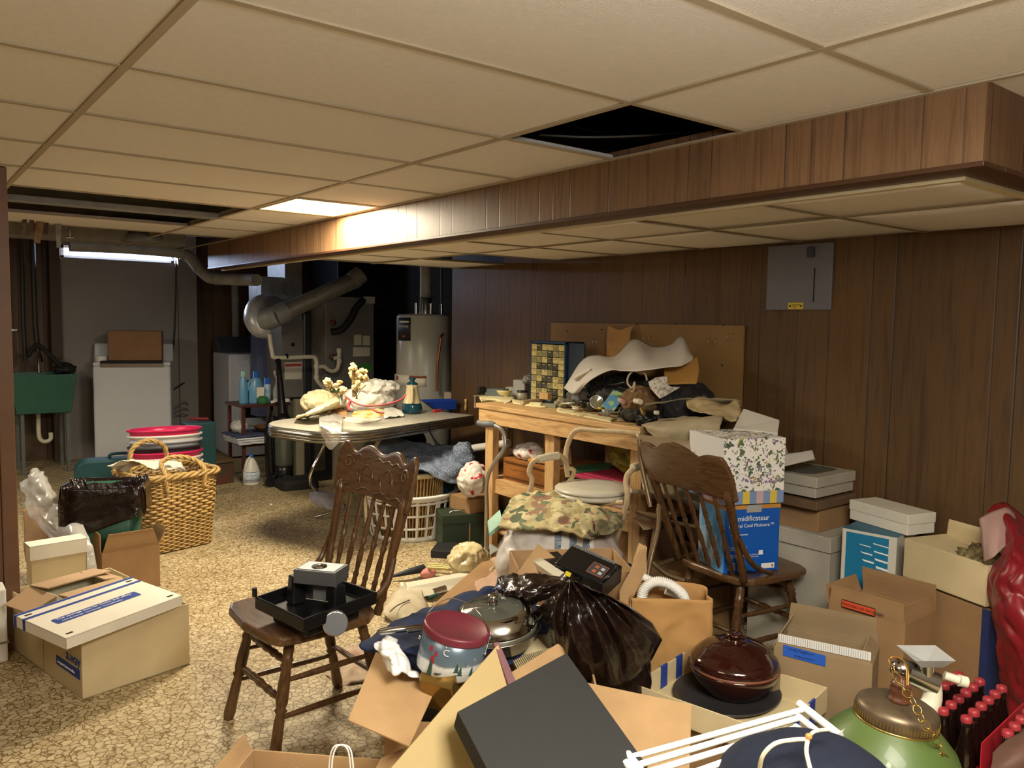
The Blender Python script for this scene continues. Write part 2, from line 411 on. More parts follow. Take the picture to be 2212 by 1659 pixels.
# ------------------------------------------------------------------ structure
XL, XR, YF, YB = -1.7, 3.62, -1.6, 9.6
ZC, ZLOW, XBK = 2.158, 1.955, 2.28
ZTOP = 2.62
gx = [-1.926+1.22*i for i in range(4)]       # runners: -1.926 -.706 .5145 1.735
y0 = 1.0748
b = MB(); b.b2((XL-.1, YF-.1, -.08), (5.1, YB+.1, 0)); struct('floor', b, FLOOR)
b = MB(); b.b2((XR, YF-.1, 0), (XR+.1, 5.44, ZTOP)); struct('wall_right', b, PANEL)
b = MB(); b.b2((XR+.1, 5.34, 0), (4.9, 5.44, ZTOP)); struct('wall_alcove_near', b, PANELX)
b = MB(); b.b2((4.8, 5.44, 0), (4.9, YB, ZTOP)); struct('wall_alcove', b, mat('foundation_dark', '#35322f', .9, var=.15, vs=4))
b = MB(); b.b2((XL-.1, YF-.1, 0), (XL, YB+.1, ZTOP)); struct('wall_left', b, PANEL)
b = MB(); b.b2((XL, YF-.1, 0), (XR, YF, ZTOP)); struct('wall_front', b, PANELX)
# back wall with the window hole at x 1.47-2.62, z 2.05-2.36
b = MB(); wx0, wx1, wz0, wz1 = 1.49, 2.62, 2.115, 2.25
b.b2((XL, YB, 0), (wx0, YB+.1, ZTOP)); b.b2((wx1, YB, 0), (4.9, YB+.1, ZTOP)); b.b2((wx0, YB, 0), (wx1, YB+.1, wz0)); b.b2((wx0, YB, wz1), (wx1, YB+.1, ZTOP)); struct('wall_back', b, PANELX)
b = MB(); b.b2((1.45, 9.48, 0), (2.62, 9.6, wz0)); struct('wall_back_panel', b, GREYW)
b = MB(); b.b2((2.62, 9.44, 0), (2.82, 9.6, 2.5)); struct('wall_pilaster', b, GREYW, bevel=.004)
b = MB(); b.b2((1.36, 9.44, 0), (1.46, 9.6, 2.5)); struct('trim_1', b, mat('brown_corner_trim', '#4c3a2c', .6, var=.1), bevel=.003)
b = MB()
for a_, c_ in (((wx0, wz0), (wx1, wz0+.03)), ((wx0, wz1-.03), (wx1, wz1)), ((wx0, wz0), (wx0+.03, wz1)), ((wx1-.03, wz0), (wx1, wz1))): b.b2((a_[0], 9.6, a_[1]), (c_[0], 9.66, c_[1]))
o = struct('window_1', b, WHITEP)
FROST = mat('frosted_pane', '#cfdcf5', .5, var=.25, vs=16, emit='#a9bdf2', es=1.5)
b = MB(); b.b2((wx0+.03, 9.63, wz0+.03), (wx1-.03, 9.64, wz1-.03)); obj('pane', b, FROST, o)
# partition at left with its end post
b = MB(); b.b2((XL, 4.2, 0), (.39, 4.34, ZC)); struct('wall_partition', b, mat('partition_board', '#6b4a36', .5, var=.1, vs=3), bevel=.002)
b = MB(); b.b2((.39, 4.18, 0), (.45, 4.36, ZC)); struct('trim_2', b, mat('partition_trim', '#6e4d36', .45, var=.12), bevel=.004)
# plenum
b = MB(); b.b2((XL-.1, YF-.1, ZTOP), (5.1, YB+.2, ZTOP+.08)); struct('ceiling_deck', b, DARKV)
b = MB()
for i in range(28): b.b2((XL, YF+.35+i*.4, 2.40), (4.85, YF+.39+i*.4, ZTOP))
struct('ceiling_joists', b, JOIST)
# upper suspended ceiling: tiles per cell
ys = [y0+.61*k for k in range(-4, 10)]        # -1.365 .. 6.56
xs = [XL, gx[1], gx[2], gx[3], XBK]
openc = {(3, 5): 1}                           # (col, row) with row index in ys; light, gaps
def rowof(y): return min(range(len(ys)), key=lambda i: abs(ys[i]-y))
skip = {(3, rowof(1.685)), (3, rowof(4.125)), (2, rowof(4.735)), (1, rowof(4.735)), (2, rowof(5.345)), (1, rowof(5.345))}
b = MB(); g = .008
for c in range(4):
    for r in range(len(ys)-1):
        if (c, r) in skip: continue
        b.b2((xs[c]+g, ys[r]+g, ZC+.004), (xs[c+1]-(g if c < 3 else 0), ys[r+1]-g, ZC+.02))
b.b2((XL, YF, ZC+.004), (XBK, ys[0], ZC+.02))
struct('ceiling', b, TILE)
b = MB(); t2 = .0115
for x in gx[1:]: b.b2((x-t2, YF, ZC-.002), (x+t2, 9.0 if x > .6 else 8.0, ZC+.004)); b.b2((x-.001, YF, ZC), (x+.001, 9.0 if x > .6 else 8.0, ZC+.035))
for y in ys:
    for c in range(4): b.b2((xs[c]+t2, y-t2, ZC-.0015), (xs[c+1]-t2, y+t2, ZC+.0045))
b.b2((XBK-.02, YF, ZC-.003), (XBK, 9.0, ZC+.003))
struct('trim_3', b, TBAR)
# bulkhead and the low ceiling under it
YE = .94
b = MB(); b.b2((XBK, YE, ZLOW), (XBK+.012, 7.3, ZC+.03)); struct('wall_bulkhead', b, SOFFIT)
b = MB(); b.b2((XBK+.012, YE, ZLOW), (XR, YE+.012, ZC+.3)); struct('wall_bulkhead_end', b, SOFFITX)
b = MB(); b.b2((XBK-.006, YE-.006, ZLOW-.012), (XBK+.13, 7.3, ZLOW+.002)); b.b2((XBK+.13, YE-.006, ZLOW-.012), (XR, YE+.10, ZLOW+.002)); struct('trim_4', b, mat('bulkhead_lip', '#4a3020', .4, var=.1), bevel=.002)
b = MB(); b.b2((XBK+.115, YE+.09, ZLOW-.022), (XBK+.145, 7.3, ZLOW-.012)); b.b2((XBK+.145, YE+.09, ZLOW-.022), (XR, YE+.12, ZLOW-.012)); struct('trim_5', b, TRIMW)
lx = [XBK+.14, 2.90, XR]; ly = [YE+.11]+[1.71+.61*i for i in range(7)]
b = MB(); random.seed(8)
for c in range(2):
    for r in range(len(ly)-1):
        if r == 5 and c == 1: continue
        dz = random.uniform(0, .006)
        # slightly sagging panels on the wall side
        n = 6; x0, x1, a0, a1 = lx[c]+.006, lx[c+1]-.002, ly[r]+.006, ly[r+1]-.006
        rows = []
        for j in range(n+1):
            rows.append([(x0+(x1-x0)*i/n, a0+(a1-a0)*j/n, ZLOW-.012-(.022 if c == 1 and r in (0, 2) else .004)*math.sin(PI*i/n)*math.sin(PI*j/n)+dz) for i in range(n+1)])
        b.patch(rows, n, n)
struct('ceiling_low', b, TILE2, solid=.012)
b = MB()
b.b2((2.89, YE+.1, ZLOW-.021), (2.91, 5.44, ZLOW-.008))
for y in ly[1:]: b.b2((lx[0], y-.01, ZLOW-.020), (XR, y+.01, ZLOW-.009))
struct('trim_6', b, mat('low_ceiling_grid', '#8f8268', .6, var=.05))
# upper ceiling to the right of bulkhead end (continues at the camera side)
b = MB(); b.b2((XBK, YF, ZC+.004), (XR, YE, ZC+.02)); struct('ceiling_right', b, TILE)
b = MB()
for y in ys[:5]: b.b2((XBK, y-t2, ZC-.002), (XR, y+t2, ZC+.004))
for x in (2.955,): b.b2((x-t2, YF, ZC-.002), (x+t2, YE, ZC+.004))
struct('trim_7', b, TBAR)

b = MB(); b.tube([W(1165, 291, 2.30), W(1260, 296, 2.29), W(1370, 294, 2.29), W(1465, 287, 2.31), W(1520, 283, 2.33)], .005, 6, sub=4); tag(obj('ceiling_cable', b, mat('pale_cable', '#b9b2a4', .5)), 'pale cable strung across the open ceiling bay beside the bulkhead', 'cable')
# ------------------------------------------------------------------ ceiling lights
LENS = mat('lit_diffuser', '#fff3d2', .4, var=0, emit='#ffe39c', es=5.5)
def fixture(x0_, x1_, y0_, y1_, label, z=ZC):
    r = thing('ceiling_light', label, 'light', ((x0_+x1_)/2, (y0_+y1_)/2, z))
    b = MB(); w = .02
    b.b2((x0_, y0_, z-.002), (x1_, y0_+w, z+.01)); b.b2((x0_, y1_-w, z-.002), (x1_, y1_, z+.01)); b.b2((x0_, y0_, z-.002), (x0_+w, y1_, z+.01)); b.b2((x1_-w, y0_, z-.002), (x1_, y1_, z+.01))
    obj('frame', b, TBAR, r)
    b = MB(); b.b2((x0_+w, y0_+w, z+.002), (x1_-w, y1_-w, z+.006)); obj('diffuser', b, LENS, r)
    return r
fixture(1.748, 2.262, 4.137, 4.723, 'lit rectangular ceiling light beside the wood bulkhead')
fixture(.53, 1.72, -.24, .36, 'lit long ceiling light above the photographer', z=ZC-.06)
area('utility_fill_area', (-.35, 6.2, 2.13), .5, 34, (1, .93, .82), sy=1.0)  # added fill lamp out of view, lifts the dark utility area
fixture(-.65, -.05, 5.65, 6.75, 'added ceiling light out of view behind the partition, brightens the laundry area')  # unseen fixture, added to house the utility fill lamp
fixture(-.69, .2, 1.3, 1.9, 'lit ceiling light over the left part of the room', z=ZC-.01)
# ------------------------------------------------------------------ utility area: washer, dryer, sink, ducts
def rounded_rect(w, d, r, n=6):
    pts = []
    for cx, cy, a in ((w/2-r, d/2-r, 0), (-w/2+r, d/2-r, 90), (-w/2+r, -d/2+r, 180), (w/2-r, -d/2+r, 270)):
        for i in range(n+1): t = R_(a+90*i/n); pts.append((cx+r*math.cos(t), cy+r*math.sin(t)))
    return pts
def rr_solid(b, w, d, r, z0, z1, w1=None, d1=None):
    p0 = rounded_rect(w, d, r); p1 = rounded_rect(w1 or w, d1 or d, r); n = len(p0)
    b.add([(x, y, z0) for x, y in p0]+[(x, y, z1) for x, y in p1], [tuple(range(n))[::-1], tuple(range(n, 2*n))]+[(i, (i+1) % n, (i+1) % n+n, i+n) for i in range(n)])
    return b
# washer
F = W(205, 1006); Rr = W(372, 999); M = frame(F, Rr-F); wdt = (Rr-F).length
HW = HZ(F, 203, 787)
ro = thing('washing_machine', 'white top-load washing machine under the high window with a brown box on it', 'washing machine', M)
b = MB(); b.T = M; b.b2((0, 0, .02), (wdt, .44, HW-.02)); obj('cabinet', b, WENAM, ro, bevel=.02)
b = MB(); b.T = M; b.b2((.0, .02, HW-.02), (wdt, .44, HW+.02)); obj('top_deck', b, WENAM, ro, bevel=.012)
b = MB(); b.T = M; b.b2((.07, -.006, HW-.005), (wdt-.07, .30, HW+.036)); obj('lid', b, mat('washer_lid_glass', '#2a2c33', .1, var=.05), ro, bevel=.008)
b = MB(); b.T = M; b.b2((.07, -.014, HW-.03), (wdt-.07, .006, HW+.01)); obj('lid_handle', b, STEEL, ro, bevel=.004)
b = MB(); b.T = M; b.prism([(-.03, .32, HW), (-.03, .44, HW), (-.03, .44, HW+.2), (-.03, .38, HW+.2)], (wdt+.04, 0, 0)); obj('console', b, WENAM, ro, bevel=.02)
for dx in (.06, wdt-.06):
    b = MB(); b.T = M; b.lathe([(0, 0), (.025, 0), (.02, .02), (0, .02)], (dx, .06, 0), 12); obj('foot', b, BLACK, ro)
# brown box and tape roll on the washer
bx = WY(230, 778, 9.15)
M2 = M @ tr((.14, .05, HW+.037))
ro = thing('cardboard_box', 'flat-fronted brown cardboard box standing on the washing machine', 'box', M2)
b = MB(); b.T = M2; b.b2((0, 0, 0), (.50, .26, .30)); obj('body', b, mat('cardboard_shaded', '#8b6848', .8, var=.08, vs=5), ro, bevel=.004)  # cardboard darkened in its base colour, shade included
b = MB(); b.T = M2; b.b2((-.004, .0, .0), (.0, .26, .30)); obj('tape_strip', b, DGREY, ro)
b = MB(); b.lathe([(.02, 0), (.055, 0), (.06, .01), (.06, .05), (.055, .06), (.02, .06), (.02, 0)], M @ V((.07, .12, HW+.02)), 24); o = obj('tub_lid', b, WHITE); tag(o, 'round white tub lid lying on the left end of the washing machine', 'lid')
# dryer
F = W(500, 1012); c = F+V((.0, .0, 0)); M = tr(WY(497, 1004, 8.62)*1) @ rz(R_(-4)); M.translation.z = 0
HDR = HZ(M.translation, 500, 765)
ro = thing('clothes_dryer', 'grey-white clothes dryer with dark sloped console beside the furnace', 'dryer', M)
b = MB(); b.T = M; b.b2((0, 0, .02), (.69, .68, HDR)); obj('cabinet', b, mat('dryer_enamel', '#b9bdc8', .3, var=.04), ro, bevel=.02)
b = MB(); b.T = M; b.prism([(0, .38, HDR), (0, .68, HDR), (0, .68, HDR+.17), (0, .60, HDR+.17)], (.69, 0, 0)); obj('console', b, mat('dryer_console', '#3c3f4a', .2, var=.1), ro, bevel=.02)
b = MB(); b.T = M; b.b2((.08, -.02, .35), (.60, .0, HDR-.12)); obj('door', b, mat('dryer_enamel', ''), ro, bevel=.02)
b = MB(); b.T = M; b.b2((.16, -.026, .44), (.54, -.018, HDR-.28)); obj('door_glass', b, mat('dark_glass', '#10121a', .08, var=0), ro, bevel=.01)
# laundry sink
L0 = WY(20, 808, 8.7); R0 = WY(167, 808, 8.7); zt = R0.z; wS = R0.x-L0.x
ro = thing('laundry_sink', 'green plastic laundry tub on legs in the dark left corner', 'sink', (L0.x, 8.7, 0))
b = MB()
x0, x1, y_0, y_1 = L0.x, R0.x, 8.7, 9.25; zb = WY(155, 890, 8.75).z
def tubwall(b, ti, to):
    P0 = [V((x0, y_0, zt)), V((x1, y_0, zt)), V((x1, y_1, zt)), V((x0, y_1, zt))]; P1 = [V((x0+.05, y_0+.04, zb)), V((x1-.05, y_0+.04, zb)), V((x1-.05, y_1-.04, zb)), V((x0+.05, y_1-.04, zb))]
    c = V(((x0+x1)/2, (y_0+y_1)/2, 0))
    def ins(p, k): d = p-c; return V((p.x-math.copysign(k, d.x), p.y-math.copysign(k, d.y), p.z))
    Q0 = [ins(p, .02) for p in P0]; Q1 = [ins(p, .02)+V((0, 0, .02)) for p in P1]
    vs = P0+P1+Q0+Q1; fs = []
    for i in range(4):
        j = (i+1) % 4; fs += [(i, j, j+4, i+4), (i+8, i+12, j+12, j+8), (i, i+8, j+8, j)]
    fs += [(7, 6, 5, 4), (12, 13, 14, 15)]
    b.add(vs, fs)
tubwall(b, 0, 0); obj('basin', b, SINKG, ro, bevel=.006)
for lx_ in (x0+.1, x1-.08):
    for ly_ in (y_0+.08, y_1-.08):
        b = MB(); b.b2((lx_-.015, ly_-.015, 0), (lx_+.015, ly_+.015, zb+.01)); obj('leg', b, mat('sink_leg', '#5c6260', .5), ro)
px_ = WY(83, 905, 8.95)
b = MB(); b.tube([(px_.x, 8.95, zb), (px_.x, 8.95, .36), (px_.x+.02, 8.95, .30), (px_.x+.06, 8.95, .285), (px_.x+.10, 8.95, .31), (px_.x+.10, 8.95, .37)], .02, 10, sub=4); obj('trap_pipe', b, OFFW, ro)
b = MB(); b.tube([(px_.x+.05, 9.2, zt-.01), (px_.x+.05, 9.2, zt+.16), (px_.x+.05, 9.1, zt+.2), (px_.x+.05, 8.98, zt+.12)], .012, 8, sub=4); obj('faucet', b, STEEL, ro)
# mop or hose lying in the sink
b = MB(); b.tube([WY(60, 770, 8.95), WY(80, 745, 9.0), WY(105, 765, 9.0), WY(130, 790, 9.0), WY(150, 805, 9.0)], .022, 8, sub=5); b.blob(WY(140, 798, 9.0), (.09, .08, .05), .4, 14, 3, sub=3); tag(obj('mop', b, BLACKM), 'dark stringy mop lying across the green laundry tub', 'mop')
b = MB(); b.tube([WY(48, 585, 9.3), WY(50, 700, 9.3), WY(55, 780, 9.3)], .02, 8); b.tube([WY(48, 585, 9.3), V((WY(48, 585, 9.3).x, 9.3, 2.6))], .02, 8); tag(obj('water_pipe', b, mat('dark_pipe', '#33302e', .5)), 'left dark vertical pipe above the laundry tub', 'pipe', 'dark pipes above the laundry tub')
b = MB(); b.tube([WY(72, 585, 9.3), WY(76, 700, 9.3), WY(82, 760, 9.3)], .025, 8); b.tube([WY(72, 585, 9.3), V((WY(72, 585, 9.3).x, 9.3, 2.6))], .025, 8); tag(obj('water_pipe', b, mat('dark_pipe', '')), 'right thicker dark vertical pipe above the laundry tub', 'pipe', 'dark pipes above the laundry tub')
b = MB(); b.box(WY(28, 713, 9.55), (.07, .03, .02)); tag(obj('shelf_bracket', b, STEEL), 'small metal latch on the dark wall left of the laundry tub', 'latch')
# rags and cobwebs hanging through the open ceiling
random.seed(5)
ro = thing('hanging_rag', 'ragged dusty strips hanging from the open ceiling above the sink', 'rag', WY(110, 460, 6.4))
for i, (pa, pb, w_, c_) in enumerate((((52, 452), (52, 510), 8, '#6d5a50'), ((66, 446), (68, 500), 10, '#51403a'), ((92, 440), (82, 525), 14, '#7d6248'), ((100, 450), (100, 505), 8, '#4a3a34'), ((122, 440), (128, 535), 10, '#82807c'), ((118, 452), (134, 520), 8, '#6d5a50'), ((75, 446), (76, 515), 6, '#584840'))):
    A, B_ = WY(pa[0], pa[1]-18, 6.4+i*.03), WY(pb[0], pb[1], 6.4+i*.03); ww = w_/1741*7.5
    b = MB(); b.patch([[A.lerp(B_, t)+V((-ww*(1-.35*t)*.5, .02*math.sin(5*t+i), 0)), A.lerp(B_, t)+V((ww*(1-.45*t)*.5, -.02*math.sin(4*t), 0))] for t in (0, .25, .5, .75, 1)], 6, 16, .02, 9, i)
    obj('strip', b, mat('rag_%s' % c_[1:], c_, .9, var=.3, vs=30), ro, solid=.002)
b = MB(); b.tube([WY(151, 486, 6.8), WY(151, 513, 6.8)], .006, 6); b.tube([WY(142, 513, 6.8), WY(160, 513, 6.8)], .008, 6); obj('hanger_hook', b, STEEL, ro)
# ducts in the ceiling opening
b = MB(); c_ = WY(312, 505, 7.2); b.lathe([(.14, 0), (.14, .05), (.125, .06), (.125, .42)], (c_.x, 7.2, c_.z-.06), 28); b.lathe([(0, 0), (.14, 0)], (c_.x, 7.2, c_.z-.06), 28); tag(obj('round_duct', b, GALV), 'short round metal duct dropping from the open ceiling', 'duct')
b = MB(); b.b2((.5, 5.30, ZC-.005), (1.735, 5.40, ZC+.03)); tag(obj('metal_strut', b, GALV, bevel=.003), 'shiny flat metal strut crossing the open ceiling bay', 'strut')
b = MB(); b.b2((.3, 6.35, ZC+.05), (2.2, 6.75, ZC+.235)); tag(obj('rectangular_duct', b, GALVD, bevel=.004), 'flat rectangular duct above the open ceiling bays', 'duct')
# dryer vent pipe: long grey pipe over the window, elbow, down to the furnace
YV = 8.2
b = MB(); b.b2((.4, 7.65, ZC+.0), (2.2, 8.0, ZC+.2)); tag(obj('rectangular_duct', b, GALVD, bevel=.004), 'flat rectangular duct nearest the high window', 'duct')
pts = [WY(150, 530, YV), WY(250, 534, YV), WY(345, 541, YV), WY(392, 547, YV), WY(410, 556, YV-.05), WY(430, 580, YV-.15), WY(450, 598, YV-.25), WY(468, 602, YV-.35), WY(520, 604, YV-.6), WY(555, 605, YV-.9)]
ro = thing('vent_pipe', 'long grey vent pipe with elbows running over the high window to the furnace', 'pipe', pts[0])
b = MB(); b.tube(pts, .055, 16, sub=3); obj('pipe', b, GALVD, ro)
for i in (3, 5, 7, 8):
    d = (pts[i]-pts[i-1]).normalized(); b = MB(); b.tube([pts[i]-d*.012, pts[i]+d*.012], .060, 16); obj('band', b, GALV, ro)
b = MB(); b.tube([WY(462, 535, 7.9), WY(461, 600, 7.9)], .004, 6); b.tube([WY(462, 535, 7.9), V((WY(462, 535, 7.9).x, 7.9, 2.6))], .004, 6); obj('hanger_strap', b, STEEL, ro)
b = MB(); b.tube([WY(508, 614, 9.38), V((WY(511, 735, 9.38).x, 9.38, .02))], .045, 12); tag(obj('dryer_duct', b, GALVD), 'vertical grey duct rising behind the dryer', 'duct')
# black cable on the grey wall
b = MB(); b.tube([WY(380, 562, 9.4), WY(380, 650, 9.4), WY(376, 740, 9.4), WY(371, 780, 9.4)], .008, 6, sub=4); tag(obj('power_cable', b, BLACK), 'black cable hanging down the grey wall beside the washing machine', 'cable')
b = MB(); b.tube([WY(376, 840, 9.4), WY(392, 830, 9.4), WY(404, 822, 9.5), WY(412, 800, 9.55)], .008, 6, sub=4); tag(obj('power_cable', b, BLACK), 'black cord looping from the washing machine to the wall outlet', 'cable')
for i in range(3):
    b = MB(); b.tube([WY(374, 880+i*10, 9.3), WY(388, 872+i*9, 9.3), WY(400, 868+i*14, 9.35), WY(410, 880+i*8, 9.5)], .007, 6, sub=4); tag(obj('drain_hose', b, GREY), ['upper thin grey hose looping behind the washing machine', 'middle thin grey hose looping behind the washing machine', 'lowest thin grey hose, nearest the floor behind the washing machine'][i], 'hose', 'hoses behind the washing machine')
b = MB(); b.box(WY(420, 766, 9.58), (.07, .02, .11)); b.box(WY(418, 787, 9.57), (.06, .04, .06)); tag(obj('wall_outlet', b, OFFW, bevel=.004), 'white double wall outlet on the brown panelling beside the dryer', 'outlet')

# ------------------------------------------------------------------ furnace, water heater
def fbox(ro, name, px0, px1, py0, py1, Y, dp, m, bevel=.005, side=None):
    a = WY(px0, py1, Y); c = WY(px1, py0, Y); b = MB(); b.b2((a.x, Y, a.z), (c.x, Y+dp, c.z)); return obj(name, b, m, ro, bevel=bevel)
FG = mat('furnace_enamel', '#7a7873', .5, metal=.0, var=.1)
FB = mat('furnace_black', '#34353c', .3, var=.1)
YFU = 7.6
ro = thing('furnace', 'tall grey furnace with black hose, drain pipe and paper labels', 'furnace', (WY(765, 900, YFU).x, YFU, 0))
a = WY(703, 640, YFU); c = WY(808, 640, YFU); b = MB(); b.b2((a.x, YFU, 0), (c.x, YFU+.7, a.z)); obj('cabinet', b, FG, ro, bevel=.006)
fbox(ro, 'label', 765, 781, 723, 745, YFU-.004, .003, PAPER, 0); fbox(ro, 'label', 784, 799, 725, 746, YFU-.004, .003, PAPER, 0); fbox(ro, 'label', 763, 799, 750, 770, YFU-.004, .003, PAPER, 0)
fbox(ro, 'green_tag', 778, 801, 785, 802, YFU-.005, .004, mat('green_sticker', '#48a03c', .6, var=.02), 0)
fbox(ro, 'access_panel', 706, 806, 655, 665, YFU-.006, .005, FG, .002)
fbox(ro, 'data_plate', 786, 810, 641, 655, YFU-.02, .02, OFFW, .002)
b = MB(); b.tube([WY(786, 647, YFU-.1), WY(770, 665, YFU-.1), WY(757, 690, YFU-.1), WY(738, 712, YFU-.08), WY(716, 717, YFU-.02)], .035, 12, sub=5); obj('black_hose', b, BLACKM, ro)
b = MB(); b.lathe([(.0, 0), (.03, 0), (.03, .03), (0, .03)], M=frame(WY(718, 697, YFU-.03), (1, 0, 0), (0, -1, 0)), n=16); obj('round_knob', b, mat('brown_knob', '#6b3a33', .5), ro)
b = MB(); b.lathe([(.0, 0), (.03, 0), (.03, .03), (0, .03)], M=frame(WY(717, 771, YFU-.03), (1, 0, 0), (0, -1, 0)), n=16); obj('round_knob', b, mat('brown_knob', ''), ro)
YP = 7.45
P = mat('pvc_pipe', '#cfc9b6', .35, var=.04)
ro = thing('drain_pipe', 'white plastic condensate drain pipe with trap in front of the furnace', 'pipe', WY(640, 775, YP))
b = MB(); b.tube([WY(582, 722, YP), WY(585, 745, YP), WY(589, 766, YP), WY(592, 772, YP), WY(620, 773, YP), WY(672, 771, YP), WY(681, 774, YP), WY(684, 785, YP), WY(684, 815, YP), WY(688, 826, YP), WY(703, 842, YP), WY(712, 855, YP)], .021, 12, sub=3); obj('pipe', b, P, ro)
b = MB(); b.tube([WY(686, 793, YP), WY(700, 792, YP), WY(708, 798, YP), WY(718, 802, YP), WY(728, 798, YP), WY(732, 785, YP), WY(733, 757, YP)], .021, 12, sub=4); b.tube([WY(722, 774, YP), WY(733, 773, YP)], .02, 12); obj('trap', b, P, ro)
for q in ((684, 792), (733, 780), (684, 815), (733, 757)):
    p = WY(q[0], q[1], YP); b = MB(); b.tube([p-V((0, 0, .02)), p+V((0, 0, .02))], .027, 12); obj('coupling', b, P, ro)
p = WY(619, 770, YP); b = MB(); b.tube([p-V((.008, 0, 0)), p+V((.008, 0, 0))], .028, 12); obj('clamp', b, BLACK, ro)
# evaporator coil cabinet with plenum above
YC = 7.9
ro = thing('coil_cabinet', 'grey air conditioner coil cabinet with a paper notice and steel plenum above', 'air handler', (WY(640, 900, YC).x, YC, 0))
a = WY(608, 690, YC); c = WY(655, 690, YC); z0_ = WY(620, 858, YC).z
b = MB(); b.b2((a.x, YC, z0_), (c.x, YC+.45, WY(620, 690, YC).z)); obj('cabinet', b, FG, ro, bevel=.004)
a2 = WY(655, 690, YC+.02); c2 = WY(706, 680, YC+.02); c2.x = min(c2.x, WY(703, 640, YFU).x-.01)
b = MB(); b.b2((a2.x, YC+.02, z0_), (c2.x, YC+.45, WY(680, 675, YC).z)); obj('return_duct', b, FB, ro, bevel=.02)
b = MB(); b.b2((a.x-.02, YC-.04, z0_-.02), (c2.x, YC+.45, z0_)); obj('base_flange', b, STEEL, ro, bevel=.002)
b = MB(); b.b2((a.x, YC, 0), (c2.x, YC+.45, z0_-.02)); obj('stand', b, mat('stand_board', '#6f6a60', .7, var=.15), ro)
fbox(ro, 'notice', 615, 652, 782, 820, YC-.004, .003, PAPER, 0); fbox(ro, 'notice_stripe', 616, 651, 785, 792, YC-.006, .003, mat('red_print', '#a8423a', .7, var=.05), 0)
b = MB(); b.lathe([(0, 0), (.018, 0), (.018, .01), (0, .01)], M=frame(WY(632, 744, YC-.01), (1, 0, 0), (0, -1, 0)), n=16); obj('port', b, BLACK, ro)
a3 = WY(555, 582, YC); c3 = WY(651, 582, YC)
b = MB(); b.b2((a3.x+.28, YC-.02, WY(600, 690, YC).z), (c3.x, YC+.45, ZC+.2)); obj('plenum', b, GALV, ro, bevel=.003)
b = MB(); b.b2((a3.x+.06, YC+.05, WY(600, 660, YC).z), (a3.x+.30, YC+.4, WY(600, 598, YC).z)); obj('side_duct', b, GALV, ro, bevel=.003)
# big elbow and round duct running up to the right
YE_ = 7.55
ro = thing('furnace_duct', 'big shiny round duct with an elbow slanting up from the furnace', 'duct', WY(600, 680, YE_))
b = MB(); b.tube([WY(605, 662, YE_+.25), WY(575, 656, YE_+.2), WY(558, 668, YE_+.12), WY(553, 688, YE_+.05), WY(562, 708, YE_), WY(582, 716, YE_-.02)], [.07, .10, .115, .115, .10, .07], 20, sub=4); obj('flex_elbow', b, mat('foil_elbow', '#c3c5ca', .35, metal=.4, var=.1, vs=25), ro)
b = MB(); b.tube([WY(566, 690, YE_-.05), WY(582, 688, YE_-.1), WY(600, 682, YE_-.15)], [.10, .105, .10], 20, sub=3); obj('elbow_collar', b, GALV, ro)
A, B_ = WY(594, 684, YE_-.15), WY(764, 606, YE_-.25)
b = MB(); b.tube([A, A.lerp(B_, .15)], .098, 24); obj('collar', b, GALV, ro)
b = MB(); b.tube([A.lerp(B_, .1), B_], .082, 24); obj('round_pipe', b, CHROME if False else mat('bright_galvanised', '#b3b1a6', .32, metal=.6, var=.12, vs=20), ro)
b = MB(); b.tube([B_-(B_-A)*.02, B_+(B_-A)*.10+V((0, 0, .03))], .09, 24); obj('joint', b, GALVD, ro)
b = MB(); b.prism([WY(556, 720, 8.3), WY(610, 720, 8.3), WY(610, 845, 8.3), WY(600, 900, 8.3), WY(556, 900, 8.3)], (0, .2, 0)); tag(obj('metal_sheet', b, mat('daylight_tinted_board', '#5a6488', .6, var=.08), bevel=.004), 'sheet metal left of the furnace coil cabinet, window daylight tinted into its colour', 'panel')  # blue of the window daylight is put into the base colour
# dark trunk duct above heater
b = MB(); b.b2((4.1, 8.5, 1.66), (4.7, 9.2, ZTOP)); tag(obj('trunk_duct', b, FB, bevel=.004), 'dark trunk duct running above the furnace and heater', 'duct')
# water heater
HC_ = V((3.79, 6.12, 0)); rr_ = .252; zt_ = 1.57
ro = thing('water_heater', 'tall grey cylindrical water heater with dark label', 'water heater', HC_)
b = MB(); b.lathe([(0, .06), (rr_-.02, .06), (rr_, .08), (rr_, zt_-.02), (rr_-.015, zt_), (0, zt_+.01)], HC_, 48); obj('tank', b, mat('heater_enamel', '#a8a79e', .3, var=.03), ro)
b = MB(); b.lathe([(0, 0), (rr_-.03, 0), (rr_-.03, .06), (0, .06)], HC_, 32); obj('base_ring', b, BLACK, ro)
b = MB(); b.lathe([(.055, 0), (.055, .14), (.09, .15)], HC_+V((.0, 0, zt_+.0)), 20); obj('flue_collar', b, STEEL, ro)
b = MB(); b.tube([HC_+V((0, 0, zt_+.12)), HC_+V((0, 0, zt_+.40)), HC_+V((-.02, .02, zt_+.6))], .05, 16, sub=4); obj('flue_pipe', b, GALVD, ro)
for dx in (-.13, .13, .02):
    b = MB(); b.tube([HC_+V((dx, -.06, zt_)), HC_+V((dx, -.06, zt_+(.10 if dx else .06)))], .014, 10); obj('fitting', b, STEEL, ro)
b = MB(); b.tube([HC_+V((.13, -.06, zt_+.1)), HC_+V((.13, -.06, 2.2))], .011, 8); obj('water_line', b, mat('dark_pipe', ''), ro)
